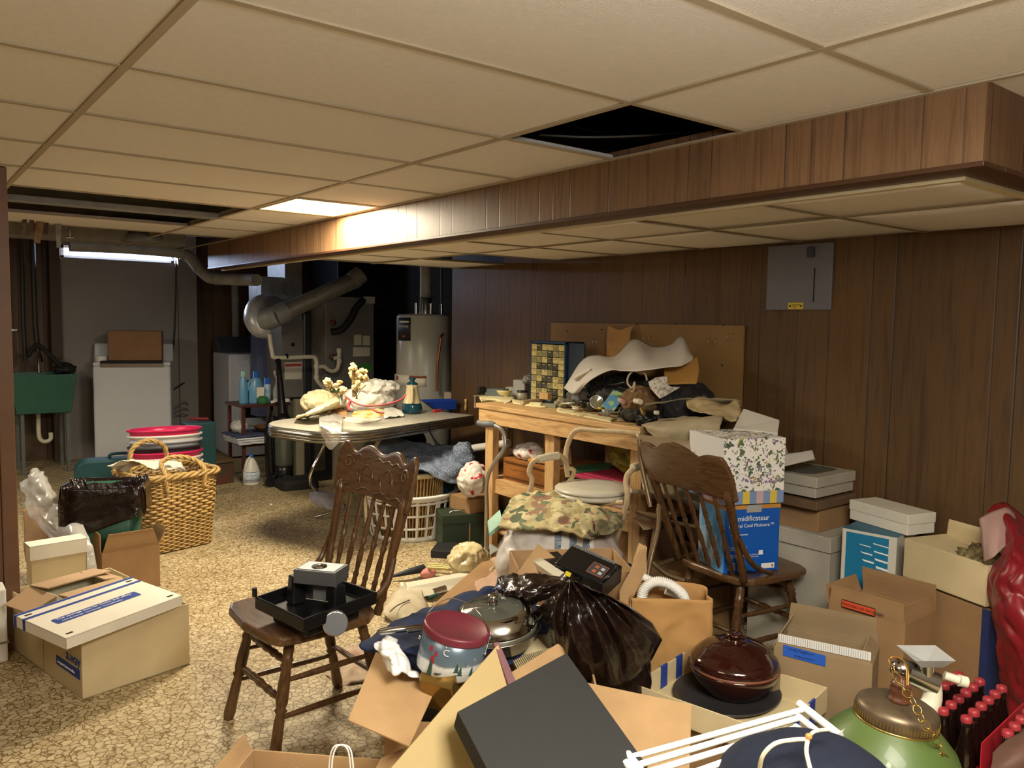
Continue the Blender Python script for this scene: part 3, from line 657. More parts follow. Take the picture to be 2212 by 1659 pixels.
def cyl_label(ro, name, c, r, px0, px1, py0, py1, m, n=10, ex=.002):
    "thin plate wrapped on a vertical cylinder between pixel columns"
    d = V((c.x, c.y, 0)).length
    def hit(px, py):
        dd = ray(px, py); o2 = V((-c.x, -c.y)); d2 = V((dd.x, dd.y)); A_ = d2.dot(d2); B2 = 2*o2.dot(d2); C_ = o2.dot(o2)-(r+ex)**2; disc = max(0, B2*B2-4*A_*C_); t = (-B2-math.sqrt(disc))/(2*A_); return CO+dd*t
    z1, z0 = hit((px0+px1)/2, py0).z, hit((px0+px1)/2, py1).z; b = MB(); vs = []
    for i in range(n+1):
        p = hit(px0+(px1-px0)*i/n, (py0+py1)/2)
        for z in (z0, z1): vs.append(V((p.x, p.y, z)))
    b.add(vs, [(2*i, 2*i+2, 2*i+3, 2*i+1) for i in range(n)], True); return obj(name, b, m, ro, solid=.001, off=1)
cyl_label(ro, 'maker_label', HC_, rr_, 860, 887, 686, 736, mat('heater_label', '#20242c', .5, var=0))
cyl_label(ro, 'maker_label_print', HC_, rr_, 863, 883, 693, 697, PAPER, ex=.005); cyl_label(ro, 'maker_label_print', HC_, rr_, 864, 882, 702, 708, GREY, ex=.005); cyl_label(ro, 'maker_label_print', HC_, rr_, 870, 875, 724, 729, mat('red_print', ''), ex=.005)
cyl_label(ro, 'warning_label', HC_, rr_, 852, 921, 811, 835, PAPER); cyl_label(ro, 'warning_stripe', HC_, rr_, 852, 860, 811, 820, mat('red_print', ''), ex=.005); cyl_label(ro, 'warning_stripe', HC_, rr_, 884, 921, 812, 817, mat('orange_print', '#8a4a2a', .6, var=.05), ex=.005)
b = MB(); q = WD(955, 723, 6.95); b.tube([WD(957, 722, 6.93), WD(953, 727, 6.9), WD(951, 745, 6.9), WD(945, 790, 6.9), WD(944, 845, 6.9)], .011, 8, sub=3); obj('relief_pipe', b, mat('copper', '#9a5a34', .3, metal=.8, var=.15), ro)
# black floor register / heater under the table
YK = 7.0
ro = thing('space_heater', 'black framed floor heater with silver grille under the metal table', 'heater', WY(700, 1028, YK))
a = WY(669, 1028, YK); c = WY(713, 925, YK)
b = MB(); b.b2((a.x, YK, 0), (c.x+.02, YK+.12, c.z)); obj('housing', b, BLACK, ro, bevel=.006)
for i in range(9):
    p = WY(680+i*2.6, 0, YK); b = MB(); b.b2((WY(680+i*2.6, 980, YK).x-.004, YK-.006, .10), (WY(680+i*2.6, 980, YK).x+.004, YK+.002, c.z-.06)); obj('grille_bar', b, STEEL, ro)
# cream cabinet wall behind the table
b = MB(); a = WY(640, 1012, 7.2); b.b2((a.x, 7.2, 0), (WY(905, 1000, 7.2).x, 7.26, .76)); tag(obj('low_panel', b, mat('beige_panel', '#8d8570', .7, var=.1), bevel=.003), 'beige low panel standing behind the space heater', 'panel')  # stands for a beige panel, perhaps the lower furnace cabinet
b = MB(); b.b2((WY(565, 900, 8.95).x, 8.9, 0), (WY(620, 900, 8.95).x, 9.0, .8)); tag(obj('back_board', b, mat('daylight_tinted_board', ''), bevel=.003), 'board standing behind the vacuum cleaner in the same daylight-tinted colour', 'board')  # shares the base colour with daylight blue mixed in

# ------------------------------------------------------------------ electric panel, outlet on the right wall
a = WX(1657, 670, XR); c = WX(1797, 668, XR)
ro = thing('electric_panel', 'grey steel electric breaker panel with yellow sticker high on the panelled wall', 'electric panel', (XR, (a.y+c.y)/2, a.z))
b = MB(); b.b2((XR-.012, c.y, a.z), (XR, a.y, ZLOW-.03)); obj('cover', b, mat('panel_grey', '#6d6b70', .45, var=.05), ro, bevel=.003)
b = MB(); b.b2((XR-.016, c.y+.09, a.z+.04), (XR-.011, c.y+.094, ZLOW-.15)); obj('door_seam', b, BLACK, ro)
b = MB(); q = WX(1757, 545, XR); b.box((XR-.02, q.y, q.z), (.02, .035, .05)); obj('latch', b, DGREY, ro, bevel=.004)
b = MB(); q = WX(1722, 661, XR); b.box((XR-.0135, q.y, q.z), (.002, .085, .032)); obj('sticker', b, YELLOW, ro, bevel=.0005)
for dy in (-.03, .03): b = MB(); b.lathe([(0, 0), (.005, 0), (.005, .002), (0, .002)], M=frame((XR-.0145, q.y+dy, q.z), (0, 1, 0), (-1, 0, 0)), n=10); obj('sticker_symbol', b, INK, ro)
b = MB(); b.text('DANGER\n 120V', Matrix(((0, 0, -1, XR-.0147), (-1, 0, 0, q.y+.02), (0, 1, 0, q.z+.001), (0, 0, 0, 1))), .011, .0003); obj('sticker_lettering', b, INK, ro)
q = WX(1104, 938, XR)
ro = thing('outlet_box', 'small shiny metal outlet box on the panelled wall under the workbench', 'outlet', (XR, q.y, q.z-.04))
b = MB(); b.box((XR-.03, q.y, q.z), (.06, .06, .10)); obj('box', b, STEEL, ro, bevel=.004)
b = MB(); b.box((XR-.066, q.y, q.z-.02), (.012, .04, .035)); obj('plug', b, WHITE, ro, bevel=.004)
# ------------------------------------------------------------------ brown side table with cleaning bottles, jug, vacuum
BT = mat('mahogany_table', '#4d2622', .35, var=.1)
FL = W(525, 1046); zT = HZ(FL, 525, 875)
A = W(478, 866, zT); B_ = FL.copy(); Bz = V((B_.x, B_.y, 0)); C_ = W(640, 872, zT)
ux = V((.85, -.25, 0)).normalized(); M = frame(Bz, V((.93, .02, 0)))
TW, TD = .46, .40
ro = thing('side_table', 'small dark red-brown side table with cleaning bottles beside the vacuum cleaner', 'table', M)
b = MB(); b.T = M; b.b2((-.02, -.02, zT-.025), (TW, TD, zT)); obj('table_top', b, BT, ro, bevel=.004)
b = MB(); b.T = M; b.b2((0, 0, .34), (TW-.02, TD-.02, .365)); obj('shelf', b, BT, ro, bevel=.003)
for x, y in ((0, 0), (TW-.05, 0), (0, TD-.05), (TW-.05, TD-.05)):
    b = MB(); b.T = M; b.b2((x, y, 0), (x+.03, y+.03, zT-.025)); obj('leg', b, BT, ro, bevel=.003)
def bottle(name, label, cat, loc, prof, m, cap=None, capm=None, sx=1, sy=1, rot=0, extra=None):
    r = thing(name, label, cat, loc, rot); b = MB(); b.T = tr(loc) @ rz(rot); b.lathe(prof, n=20, sx=sx, sy=sy); obj('body', b, m, r)
    if cap: b = MB(); b.T = tr(loc) @ rz(rot); b.lathe(cap, n=16); obj('cap', b, capm, r)
    if extra: extra(r, tr(loc) @ rz(rot))
    return r
LB = mat('light_blue_plastic', '#5d92b8', .3, var=.04); MBL = mat('blue_cap', '#2f63b8', .35, var=.03)
def onM(x, y, z): return M @ V((x, y, z))
bottle('cleaner_bottle', 'tall pale blue cleaner bottle with mint cap on the side table', 'bottle', onM(.06, .12, zT), [(0, 0), (.04, 0), (.042, .01), (.042, .19), (.02, .24), (.018, .25)], LB, [(0, .30), (.02, .30), (.022, .25), (.022, .25)], mat('mint_cap', '#8fc4b4', .4), sy=.7)
def jug_handle(r, T): b = MB(); b.T = T; b.tube([(-.03, 0, .22), (-.062, 0, .2), (-.068, 0, .14), (-.05, 0, .10)], .011, 8, sub=4); obj('handle', b, LB, r); b = MB(); b.T = T; b.b2((-.01, -.046, .03), (.06, -.042, .15)); obj('label_sheet', b, PAPER, r)
bottle('detergent_jug', 'blue detergent jug with side handle on the side table', 'jug', onM(.17, .10, zT), [(0, 0), (.065, 0), (.07, .01), (.068, .13), (.045, .22), (.022, .25)], LB, [(0, .30), (.024, .30), (.026, .24), (.026, .24)], MBL, sy=.6, extra=jug_handle)
bottle('spray_can', 'blue and white aerosol can on the side table', 'can', onM(.27, .08, zT), [(0, 0), (.032, 0), (.032, .17), (.025, .19), (0, .19)], mat('can_print', '#b9cfe0', .3, var=.3, vs=18, c2='#4f86bd'), [(0, .235), (.028, .235), (.03, .17), (.03, .17)], MBL)
def trig(r, T):
    b = MB(); b.T = T; b.prism([(-.055, -.012, .27), (.03, -.012, .30), (.03, -.012, .27), (.012, -.012, .235), (-.012, -.012, .235), (-.015, -.012, .26)], (0, .024, 0)); obj('trigger', b, WHITE, r, bevel=.003)
bottle('spray_bottle', 'clear spray bottle with white trigger and green liquid on the side table', 'bottle', onM(.36, .07, zT), [(0, 0), (.035, 0), (.038, .01), (.037, .12), (.014, .18), (.013, .24)], mat('clear_bottle', '#dfe6e2', .08, var=0, alpha=.45), rot=R_(-160), extra=trig)
b = MB(); b.T = M; b.lathe([(0, 0), (.05, 0), (.052, .05), (.03, .07), (0, .075)], (.20, .02, zT), 18); tag(obj('scrub_sponge', b, mat('green_sponge', '#2f6b45', .8, var=.2)), 'green scrubbing sponge in front of the blue jug', 'sponge')
b = MB(); b.T = M; b.patch([[(.25, -.05, zT+.012), (.34, -.05, zT+.02), (.44, -.05, zT+.015)], [(.27, .0, zT+.02), (.35, .0, zT+.045), (.45, .0, zT+.03)], [(.3, .04, zT+.01), (.36, .05, zT+.02), (.45, .04, zT+.012)]], 14, 14, .012, 25, 3); tag(obj('cloth_rag', b, PAPER, solid=.003), 'crumpled white cloth on the front edge of the side table', 'cloth')
# lower shelf: towels, bag, basket
zs = .366
random.seed(2)
for i in range(4):
    b = MB(); x0_ = -.05-.008*i; b.T = M; b.patch([[(x0_, -.06, zs+.012+.022*i), (.2, -.07, zs+.016+.022*i), (.46, -.06, zs+.012+.022*i)], [(x0_, .15, zs+.014+.022*i), (.2, .15, zs+.016+.022*i), (.46, .15, zs+.012+.022*i)], [(x0_, .33, zs+.012+.022*i), (.2, .34, zs+.012+.022*i), (.44, .33, zs+.01+.022*i)]], 16, 12, .004, 12, i)
    tag(obj('folded_towel', b, mat('towel_white', '#c7c9d2', .9, var=.06, vs=40, bump=.3, bs=200) if i != 3 else mat('towel_blue', '#39405e', .9, var=.1, vs=40), solid=.018), ['white folded towel lowest in the stack on the side table shelf', 'white folded towel second from the bottom of the shelf stack', 'white folded towel third from the bottom of the shelf stack', 'dark blue folded towel on top of the white towels'][i], 'towel', 'folded towels on the side table shelf')
b = MB(); b.T = M; b.lathe([(0, 0), (.06, 0), (.10, .045), (.105, .05), (.098, .05), (.06, .008)], (.25, .08, zs+.098), 24, sx=1.1); tag(obj('wicker_dish', b, WICKERD), 'shallow brown dish on the towels of the side table shelf', 'dish')
b = MB(); b.blob(onM(.02, .12, zs+.15), (.07, .08, .055), .3, 16, 4, sub=3); tag(obj('plastic_bag', b, CLEARB), 'crumpled clear plastic bag on the left of the shelf towels', 'bag')
b = MB(); b.T = M @ tr((.36, .12, zs+.1)) @ rz(.3); b.b2((0, 0, 0), (.11, .10, .10)); tag(obj('tissue_box', b, mat('pale_blue_box', '#9fb2dc', .7, var=.05), bevel=.003), 'pale blue small box on the shelf under the bottles', 'box')
# bleach jug
Jp = W(549, 1049); hJ = HZ(Jp, 549, 985)
ro = thing('bleach_jug', 'white bleach jug with blue cap on the floor beside the side table', 'jug', Jp+V((0, .07, 0)))
Tj = tr(Jp+V((0, .07, 0))) @ rz(R_(15))
k = hJ/.30
b = MB(); b.T = Tj; b.lathe([(0, 0), (.072, 0), (.078, .012), (.078, .14*k), (.07, .17*k), (.045, .235*k), (.02, .275*k), (.018, .285*k)], n=28, sy=.85); obj('body', b, WHITE, ro)
b = MB(); b.T = Tj; b.lathe([(.021, .275*k), (.022, .31*k), (0, .312*k)], n=16); obj('cap', b, MBL, ro)
b = MB(); b.T = Tj; b.tube([(-.02, -.01, .275*k), (-.055, -.02, .25*k), (-.072, -.02, .20*k), (-.07, -.01, .15*k)], .013, 10, sub=4); obj('handle', b, WHITE, ro)
b = MB(); b.T = Tj; b.lathe([(.079, .03), (.0795, .03), (.0795, .125), (.079, .125)], n=28, sy=.86, a0=R_(180), a1=R_(340)); obj('label_sheet', b, mat('bleach_label', '#b5cbe0', .5, var=.1, vs=30, c2='#e8eef4'), ro)
for z_ in (.05, .09, .12): b = MB(); b.T = Tj; b.lathe([(.0802, z_), (.0804, z_), (.0804, z_+.003), (.0802, z_+.003)], n=20, sy=.86, a0=R_(200), a1=R_(290)); obj('label_rule', b, BLUEPRINT, ro)
# vacuum
Vp = W(640, 1052); MV = tr(Vp) @ rz(R_(-4))
ro = thing('vacuum_cleaner', 'black upright vacuum cleaner with clear dust canister', 'vacuum cleaner', MV)
hV = HZ(Vp, 600, 765)
b = MB(); b.T = MV; rr_solid(b, .34, .30, .05, .0, .05); rr_solid(b, .34, .30, .05, .05, .085, .28, .24); obj('floor_head', b, BLACKM, ro, bevel=.008)
b = MB(); b.T = MV @ tr((-.04, .10, 0)); b.tube([(-.16, 0, .05), (-.16, .06, .05)], .05, 16); b.tube([(.20, 0, .05), (.20, .06, .05)], .045, 16); obj('wheel', b, BLACK, ro)
b = MB(); b.T = MV @ tr((-.06, .16, 0)); b.lathe([(0, .06), (.085, .06), (.085, .12), (.078, .14), (.078, .18), (0, .18)], n=28, sx=1.0); obj('motor_housing', b, BLACK, ro)
b = MB(); b.T = MV @ tr((-.06, .16, 0)); b.lathe([(.07, .18), (.078, .20), (.082, .46), (.075, .48)], n=28); obj('dust_canister', b, mat('smoky_plastic', '#54584f', .12, var=.05, alpha=.75), ro)
b = MB(); b.T = MV @ tr((-.06, .16, 0)); b.lathe([(0, .18), (.025, .18), (.028, .44), (0, .44)], n=16); obj('cyclone_tube', b, OFFW, ro)
b = MB(); b.T = MV @ tr((-.06, .16, 0)); b.lathe([(0, .47), (.085, .47), (.09, .56), (.06, .62), (.04, .66), (0, .66)], n=28); obj('upper_housing', b, BLACK, ro)
b = MB(); b.T = MV; b.tube([(-.14, .27, .08), (-.15, .27, .3), (-.15, .26, .5), (-.12, .24, .62)], .05, 14, sub=4); obj('hose', b, BLACK, ro)
b = MB(); b.T = MV; b.tube([(-.06, .18, .62), (-.07, .19, .80), (-.085, .19, 1.0), (-.10, .16, 1.08), (-.125, .10, 1.14)], [.05, .032, .026, .024, .026], 12, sub=4); obj('handle', b, BLACK, ro)
b = MB(); b.T = MV; b.tube([(-.15, .20, .68), (-.17, .14, .5), (-.165, .12, .3), (-.14, .14, .12)], .005, 6, sub=4); obj('cord', b, BLACK, ro)
b = MB(); b.T = MV; b.text('cyclonic', Matrix(((1, 0, 0, -.10), (0, 0, -1, .074), (0, 1, 0, .075), (0, 0, 0, 1))), .022); obj('lettering', b, STEEL, ro) if False else None
b = MB(); b.T = MV; b.b2((-.09, .070, .088), (-.03, .074, .098)); obj('badge', b, STEEL, ro, bevel=.001)

# ------------------------------------------------------------------ stack of pails, suitcase, boxes behind the wicker basket
Sp = W(392, 1092); Sp = V((1.66, 6.35, 0))
cols = [('pink', PINK), ('white', WHITE), ('clear grey', mat('grey_clear_plastic', '#b9bac4', .3, var=.04)), ('dark', DGREY), ('pink', PINK), ('white', WHITE), ('white', WHITE), ('white', WHITE)]
zt0 = HZ(Sp, 375, 925); step = .042
labs = ['bright pink plastic pail on top of the nested stack', 'white plastic pail second from the top of the stack', 'translucent grey pail third from the top of the stack', 'dark grey pail under the translucent one in the stack', 'second bright pink pail, in the middle of the stack', 'white pail directly below the lower pink one', 'white pail seventh from the top of the stack', 'white pail lowest showing in the stack behind the basket']
rs = 1741.39; dS = (Sp-CO).dot(_f); rR = 68/rs*dS*1.08
for i in range(8):
    zt1 = zt0-step*i; lp = tr((Sp.x, Sp.y, 0)) @ Matrix.Rotation(R_(-4), 4, 'X')
    hh = min(.36, zt1)
    b = MB(); b.T = lp; b.lathe([(0, zt1-hh+.004*0), (rR*.72, zt1-hh), (rR*.95, zt1-.02), (rR*.955, zt1-.018), (rR*1.02, zt1-.016), (rR*1.03, zt1-.004), (rR*1.01, zt1), (rR*.95, zt1-.003), (rR*.92, zt1-.02), (rR*.70, zt1-hh+.006), (0, zt1-hh+.006)], n=40)
    tag(obj('plastic_pail', b, cols[i][1]), labs[i], 'pail', 'nested plastic pails behind the wicker basket')
Q = W(225, 1015); hs = .34
Ms = frame(V((1.38, 6.55, 0)), V((1, -.15, 0)))
ro = thing('suitcase', 'dark teal hard suitcase behind the wicker basket', 'suitcase', Ms)
b = MB(); b.T = Ms @ Matrix.Rotation(R_(90), 4, 'X') @ tr((.0, .22, 0)); rr_solid(b, .62, .44, .09, -.20, 0); obj('shell', b, TEAL, ro, bevel=.012)
b = MB(); b.T = Ms; b.tube([(-.07, .1, .44), (-.06, .1, .47), (.06, .1, .47), (.07, .1, .44)], .012, 8, sub=3); obj('handle', b, TEAL, ro)
b = MB(); a = WY(403, 1000, 6.9); c = WY(466, 912, 6.9); b.b2((a.x, 6.9, 0), (c.x, 7.05, c.z)); tag(obj('teal_case', b, TEAL, bevel=.006), 'dark teal upright case behind the stack of pails', 'case')
b = MB(); b.tube([WY(410, 907, 6.95)+V((0, 0, .01)), WY(450, 908, 6.95)+V((0, 0, .012))], .012, 8); tag(obj('umbrella', b, mat('dark_red_fabric', '#7a1f2c', .7, var=.1)), 'dark red stick lying on the teal case', 'umbrella')
b = MB(); Mb = tr(W(470, 1048)) @ rz(R_(10)); b.T = Mb; b.b2((0, 0, 0), (.16, .34, .20)); o = thing('gift_box', 'dark red and green box on the floor left of the side table', 'box', Mb); obj('body', b, mat('red_green_box', '#6d2320', .6, var=.4, vs=6, c2='#2f4a36'), o, bevel=.003)
b = MB(); b.T = Mb; b.b2((-.02, -.02, .20), (.18, .36, .225)); obj('lid', b, mat('box_lid_brown', '#5e4a34', .6, var=.2), o, bevel=.003)

# ------------------------------------------------------------------ wicker basket
Fb, Lb, Rb = W(325, 1203), W(287, 1120), W(462, 1172)
u = (Rb-Fb).normalized(); v = V((-u.y, u.x, 0)); BWd = (Rb-Fb).length; BD = .38; hB = HZ(Rb, 475, 1010)
MBk = frame(Fb+u*(BWd/2)+v*(BD/2), u)
ro = thing('wicker_basket', 'large honey-coloured wicker basket with rope handles', 'basket', MBk)
def perim(z, n=120, grow=.0):
    t = z/hB; w = BWd*(1+.16*t)+grow; d = BD*(1+.22*t)+grow; pts = rounded_rect(w, d, .06+.02*t, 5)
    # resample
    P = [V((x, y, z)) for x, y in pts]; P.append(P[0]); L_ = [0]
    for i in range(len(P)-1): L_.append(L_[-1]+(P[i+1]-P[i]).length)
    out = []; j = 0
    for k in range(n):
        s = L_[-1]*k/n
        while L_[j+1] < s: j += 1
        f = (s-L_[j])/(L_[j+1]-L_[j]); out.append(P[j].lerp(P[j+1], f))
    return out
NS = 44; rows = 30
b = MB(); b.T = MBk; random.seed(3)
zz = .012; rr = 0
while zz < hB-.03:
    t = zz/hB; band = .40 < t < .72
    rad = .0088 if band else .0056; st_ = .0185 if band else .0125
    P = perim(zz, NS*4); ring = []
    for k, p in enumerate(P):
        ph = math.cos(PI*(k/4)+PI*rr)   # alternate over uprights
        n_ = V((p.x, p.y, 0)).normalized(); ring.append(p+n_*ph*(.007 if band else .005)+V((0, 0, random.uniform(-.0012, .0012))))
    b.tube(ring, rad, 5, closed=True); zz += st_; rr += 1
obj('woven_body', b, WICKER, ro)
b = MB(); b.T = MBk
for k in range(NS):
    a_ = perim(0, NS)[k]; c_ = perim(hB-.02, NS)[k]; b.tube([a_, c_], .004, 5)
obj('upright_canes', b, WICKERD, ro)
b = MB(); b.T = MBk
for s_ in (0, 1, 2):
    P = perim(hB, NS*4, .01); ring = [p+V((p.x, p.y, 0)).normalized()*.013*math.cos(2*PI*k/16+2*PI*s_/3)+V((0, 0, -.012+.013*math.sin(2*PI*k/16+2*PI*s_/3))) for k, p in enumerate(P)]
    b.tube(ring, .0105, 6, closed=True)
obj('braided_rim', b, WICKER, ro)
b = MB(); b.T = MBk; P = perim(.012, 40); b.add(P+[V((0, 0, .012))], [(i, (i+1) % 40, 40) for i in range(40)]); obj('floor_mat', b, WICKERD, ro, solid=.006)
def rope(b, pts, r=.009, tw=3):
    # twisted handle
    mb = MB(); q = []
    P = [V(p) for p in pts]; N_ = 60
    def cr(t):
        k = len(P); t *= (k-1); i = min(int(t), k-2); t -= i; p0 = P[i-1] if i else 2*P[0]-P[1]; p1 = P[i]; p2 = P[i+1]; p3 = P[i+2] if i+2 < k else 2*P[-1]-P[-2]
        return .5*((2*p1)+(p2-p0)*t+(2*p0-5*p1+4*p2-p3)*t*t+(3*p1-p0-3*p2+p3)*t**3)
    C = [cr(i/N_) for i in range(N_+1)]
    for s_ in range(tw):
        ring = []
        for i, p in enumerate(C):
            t = (C[min(i+1, N_)]-C[max(i-1, 0)]).normalized(); x = t.cross(V((0, 1, .2))).normalized(); y = t.cross(x); a = i*.55+2*PI*s_/tw
            ring.append(p+(x*math.cos(a)+y*math.sin(a))*r*.95)
        b.tube(ring, r, 6)
yB = BD*.61
for sgn in (1, -1):
    hx = .13
    b = MB(); b.T = MBk
    if sgn > 0: rope(b, [(-hx, yB, hB-.10), (-hx, yB, hB+.02), (-hx*.8, yB+.01, hB+.12), (0, yB+.01, hB+.165), (hx*.8, yB, hB+.12), (hx, yB, hB+.02), (hx, yB, hB-.10)])
    else: rope(b, [(-hx, -yB, hB-.10), (-hx-.01, -yB, hB+.02), (-hx*.8, -yB+.10, hB+.07), (0, -yB+.14, hB+.09), (hx*.8, -yB+.10, hB+.07), (hx, -yB, hB+.02), (hx, -yB, hB-.10)])
    obj('rope_handle', b, WICKER, ro)
b = MB(); b.T = MBk; b.patch([[(-.36, .06, hB+.05), (-.25, .0, hB+.07), (-.12, -.06, hB+.02), (.12, -.06, hB-.03)], [(-.30, .12, hB+.02), (-.2, .08, hB+.06), (-.1, .04, hB+.045), (.12, .04, hB+.01)], [(-.22, .14, hB-.02), (-.15, .12, hB+.01), (0, .12, hB+.03), (.1, .12, hB+.01)]], 26, 20, .02, 12, 3, ridge=True); tag(obj('tissue_paper', b, PAPER, solid=.001), 'white tissue paper sheet sticking out of the wicker basket', 'paper')

# ------------------------------------------------------------------ green bin with brown liner
G0 = W(222, 1235); G0 = V((.97, 4.98, 0))
hG = HZ(G0, 220, 1050); MG = frame(G0, V((.94, -.34, 0)))
ro = thing('waste_bin', 'green plastic waste bin left of the wicker basket', 'bin', MG)
b = MB(); b.T = MG
p0 = rounded_rect(.30, .24, .05); p1 = rounded_rect(.38, .31, .06); n = len(p0)
b.add([(x, y, .0) for x, y in p0]+[(x, y, hG) for x, y in p1]+[(x*.97, y*.97, hG) for x, y in p1]+[(x*.95, y*.95, .01) for x, y in p0], [tuple(range(n))[::-1]]+[(i, (i+1) % n, (i+1) % n+n, i+n) for i in range(n)]+[(i+n, (i+1) % n+n, (i+1) % n+2*n, i+2*n) for i in range(n)]+[(i+2*n, (i+1) % n+2*n, (i+1) % n+3*n, i+3*n) for i in range(n)]+[tuple(range(3*n, 4*n))], True)
obj('body', b, GREENP, ro)
b = MB(); b.T = MG; rowsL = []
for (gr, z) in ((-.05, hG-.10), (-.02, hG-.02), (.01, hG+.02), (.035, hG+.005), (.05, hG-.06), (.055, hG-.13)):
    pts = rounded_rect(.38+gr*1.2, .31+gr*1.2, .07, 8); row = []
    for i, (x, y) in enumerate(pts+[pts[0]]):
        dz = 0
        if z < hG-.05 and gr > 0: dz = -.13*max(0, math.cos(math.atan2(y, x)-R_(225)))+.02*math.sin(i*1.3)
        row.append((x, y, z+dz+.006*math.sin(i*2.1)))
    rowsL.append(row)
b.patch(rowsL, 110, 30, .012, 13, 2); tag(obj('bin_liner', b, BROWNBAG, solid=.0015), 'shiny dark brown liner folded over the green waste bin', 'bin liner')

# ------------------------------------------------------------------ clear plastic bag, cartons by the post
def pts3(rows): return [[WD(*p) for p in r] for r in rows]
b = MB(); b.patch(pts3([[(50, 1045, 4.75), (60, 1090, 4.6), (75, 1125, 4.5), (140, 1190, 4.35), (180, 1255, 4.3)], [(75, 1018, 4.7), (95, 1060, 4.55), (125, 1110, 4.45), (165, 1170, 4.3), (195, 1250, 4.28)], [(95, 1030, 4.8), (115, 1075, 4.6), (150, 1110, 4.5), (190, 1160, 4.35), (212, 1235, 4.3)]]), 34, 60, .022, 9, 4, ridge=True)
tag(obj('plastic_bag', b, CLEAR, solid=.001), 'long clear plastic bag draped between the post and the boxes', 'bag')
b = MB(); b.patch(pts3([[(50, 1100, 4.85), (80, 1095, 4.8), (115, 1120, 4.7)], [(52, 1160, 4.7), (85, 1155, 4.6), (125, 1160, 4.6)], [(60, 1230, 4.55), (90, 1235, 4.5), (130, 1230, 4.5)]]), 14, 14, .01, 6, 1); tag(obj('crumpled_carton', b, CARD2, solid=.006), 'crumpled brown carton piece behind the clear bag', 'cardboard')
# upright tan box with white end flap
zt_ = .36; F3 = W(66, 1182, zt_); R3 = W(186, 1163, zt_); L3 = W(51, 1160, zt_)
Mx = frame(V((F3.x, F3.y, 0)), R3-F3); wx = (R3-F3).length
ro = thing('upright_carton', 'tan upright carton with a white folded top edge by the post', 'box', Mx)
b = MB(); b.T = Mx; b.b2((0, 0, 0), (wx, .10, zt_)); obj('body', b, CARDT, ro, bevel=.002)
b = MB(); b.T = Mx; b.b2((-.004, -.004, zt_-.07), (wx+.004, -.001, zt_+.002)); b.b2((-.004, -.004, zt_), (wx+.004, .11, zt_+.003)); b.b2((wx+.001, -.002, .02), (wx+.004, .1, zt_)); obj('white_flap', b, CARDW, ro)
# standing open carton with torn flaps
F4 = V((1.10, 4.22, 0)); 
F4 = W(325, 1305); F4 = V((F4.x, F4.y, 0))
M4 = frame(W(222, 1290), V((.95, .05, 0)))
openbox('torn_carton', 'brown open carton with bent flaps between storage box and wicker basket', 'box', M4 , .30, .22, .24, CARD2, {'front': (10, .10, .03), 'right': (35, .10, .02), 'back': (-5, .14, .05), 'left': (5, .10, .02)})

# ------------------------------------------------------------------ storage box, lid and torn carton inside
M5, w5, d5 = cor(W(179, 1512), W(36, 1396), W(410, 1435))
h5 = .272
ro = openbox('storage_box', 'large cream storage box on the floor with its loose lid across the top', 'box', M5, w5, d5, h5, CARDT, t=.006)
b = MB(); b.T = M5; b.b2((-.0015, .02, .075), (-.0005, .25, .115)); obj('blue_stripe', b, BLUEPRINT, ro)
Tx = M5 @ Matrix(((0, 0, -1, -.0018), (-1, 0, 0, .215), (0, 1, 0, .13), (0, 0, 0, 1)))
b = MB(); b.text('a.way', M5 @ Matrix(((0, 0, -1, -.0018), (-1, 0, 0, .150), (0, 1, 0, .128), (0, 0, 0, 1))), .062); obj('lettering', b, BLUEPRINT, ro)
b = MB(); b.text('storage for home and office', M5 @ Matrix(((0, 0, -1, -.0022), (-1, 0, 0, .235), (0, 1, 0, .088), (0, 0, 0, 1))), .015); obj('lettering', b, WINK, ro)
b = MB(); b.T = M5; b.b2((-.001, d5*.50, 0), (0.0, d5*.505, h5)); obj('edge_seam', b, CARD2, ro)
b = MB(); b.T = M5; b.b2((w5-.002, d5*.06, h5-.05), (w5+.0015, d5*.16, h5-.005)); obj('hand_hole', b, INK, ro)
# lid
zl = h5+.025
TL, TR, BR, BL = W(61, 1320, zl+.03), W(307, 1239, zl+.05), W(367, 1294, zl+.03), W(108, 1390, zl+.01)
ex = ((TR-TL)+(BR-BL)).normalized(); ey = ((TL-BL)+(TR-BR)).normalized(); ey = (ey-ex*ey.dot(ex)).normalized(); ez = ex.cross(ey)
ctr = (TL+TR+BR+BL)/4; lw = ((TR-TL).length+(BR-BL).length)/2; ld = ((TL-BL).length+(TR-BR).length)/2
ML = Matrix(((ex.x, ey.x, ez.x, ctr.x), (ex.y, ey.y, ez.y, ctr.y), (ex.z, ey.z, ez.z, ctr.z), (0, 0, 0, 1)))
ro = thing('box_lid', 'white storage box lid with blue stripes lying slanted across the cream box', 'lid', ML)
b = MB(); b.T = ML; a, c = lw/2, ld/2
b.b2((-a, -c, -.004), (a, c, 0)); b.b2((-a, -c, -.045), (a, -c+.004, -.0)); b.b2((-a, c-.004, -.045), (a, c, 0)); b.b2((-a, -c, -.045), (-a+.004, c, 0)); b.b2((a-.004, -c, -.045), (a, c, 0)); obj('body', b, CARDW, ro, bevel=.001, seg=1)
b = MB(); b.T = ML
for y_ in (c-.012, c-.075): b.b2((-a, y_-.012, .0005), (a, y_+.006, .0012)); b.b2((-a-.001, y_-.012, -.044), (-a-.0002, y_+.006, .0))
obj('blue_stripe', b, BLUEPRINT, ro)
b = MB(); b.T = ML @ tr((-.02, -.012, .0008)); rr_solid(b, .36, .055, .008, 0, .0008); obj('blue_panel', b, BLUEPRINT, ro)
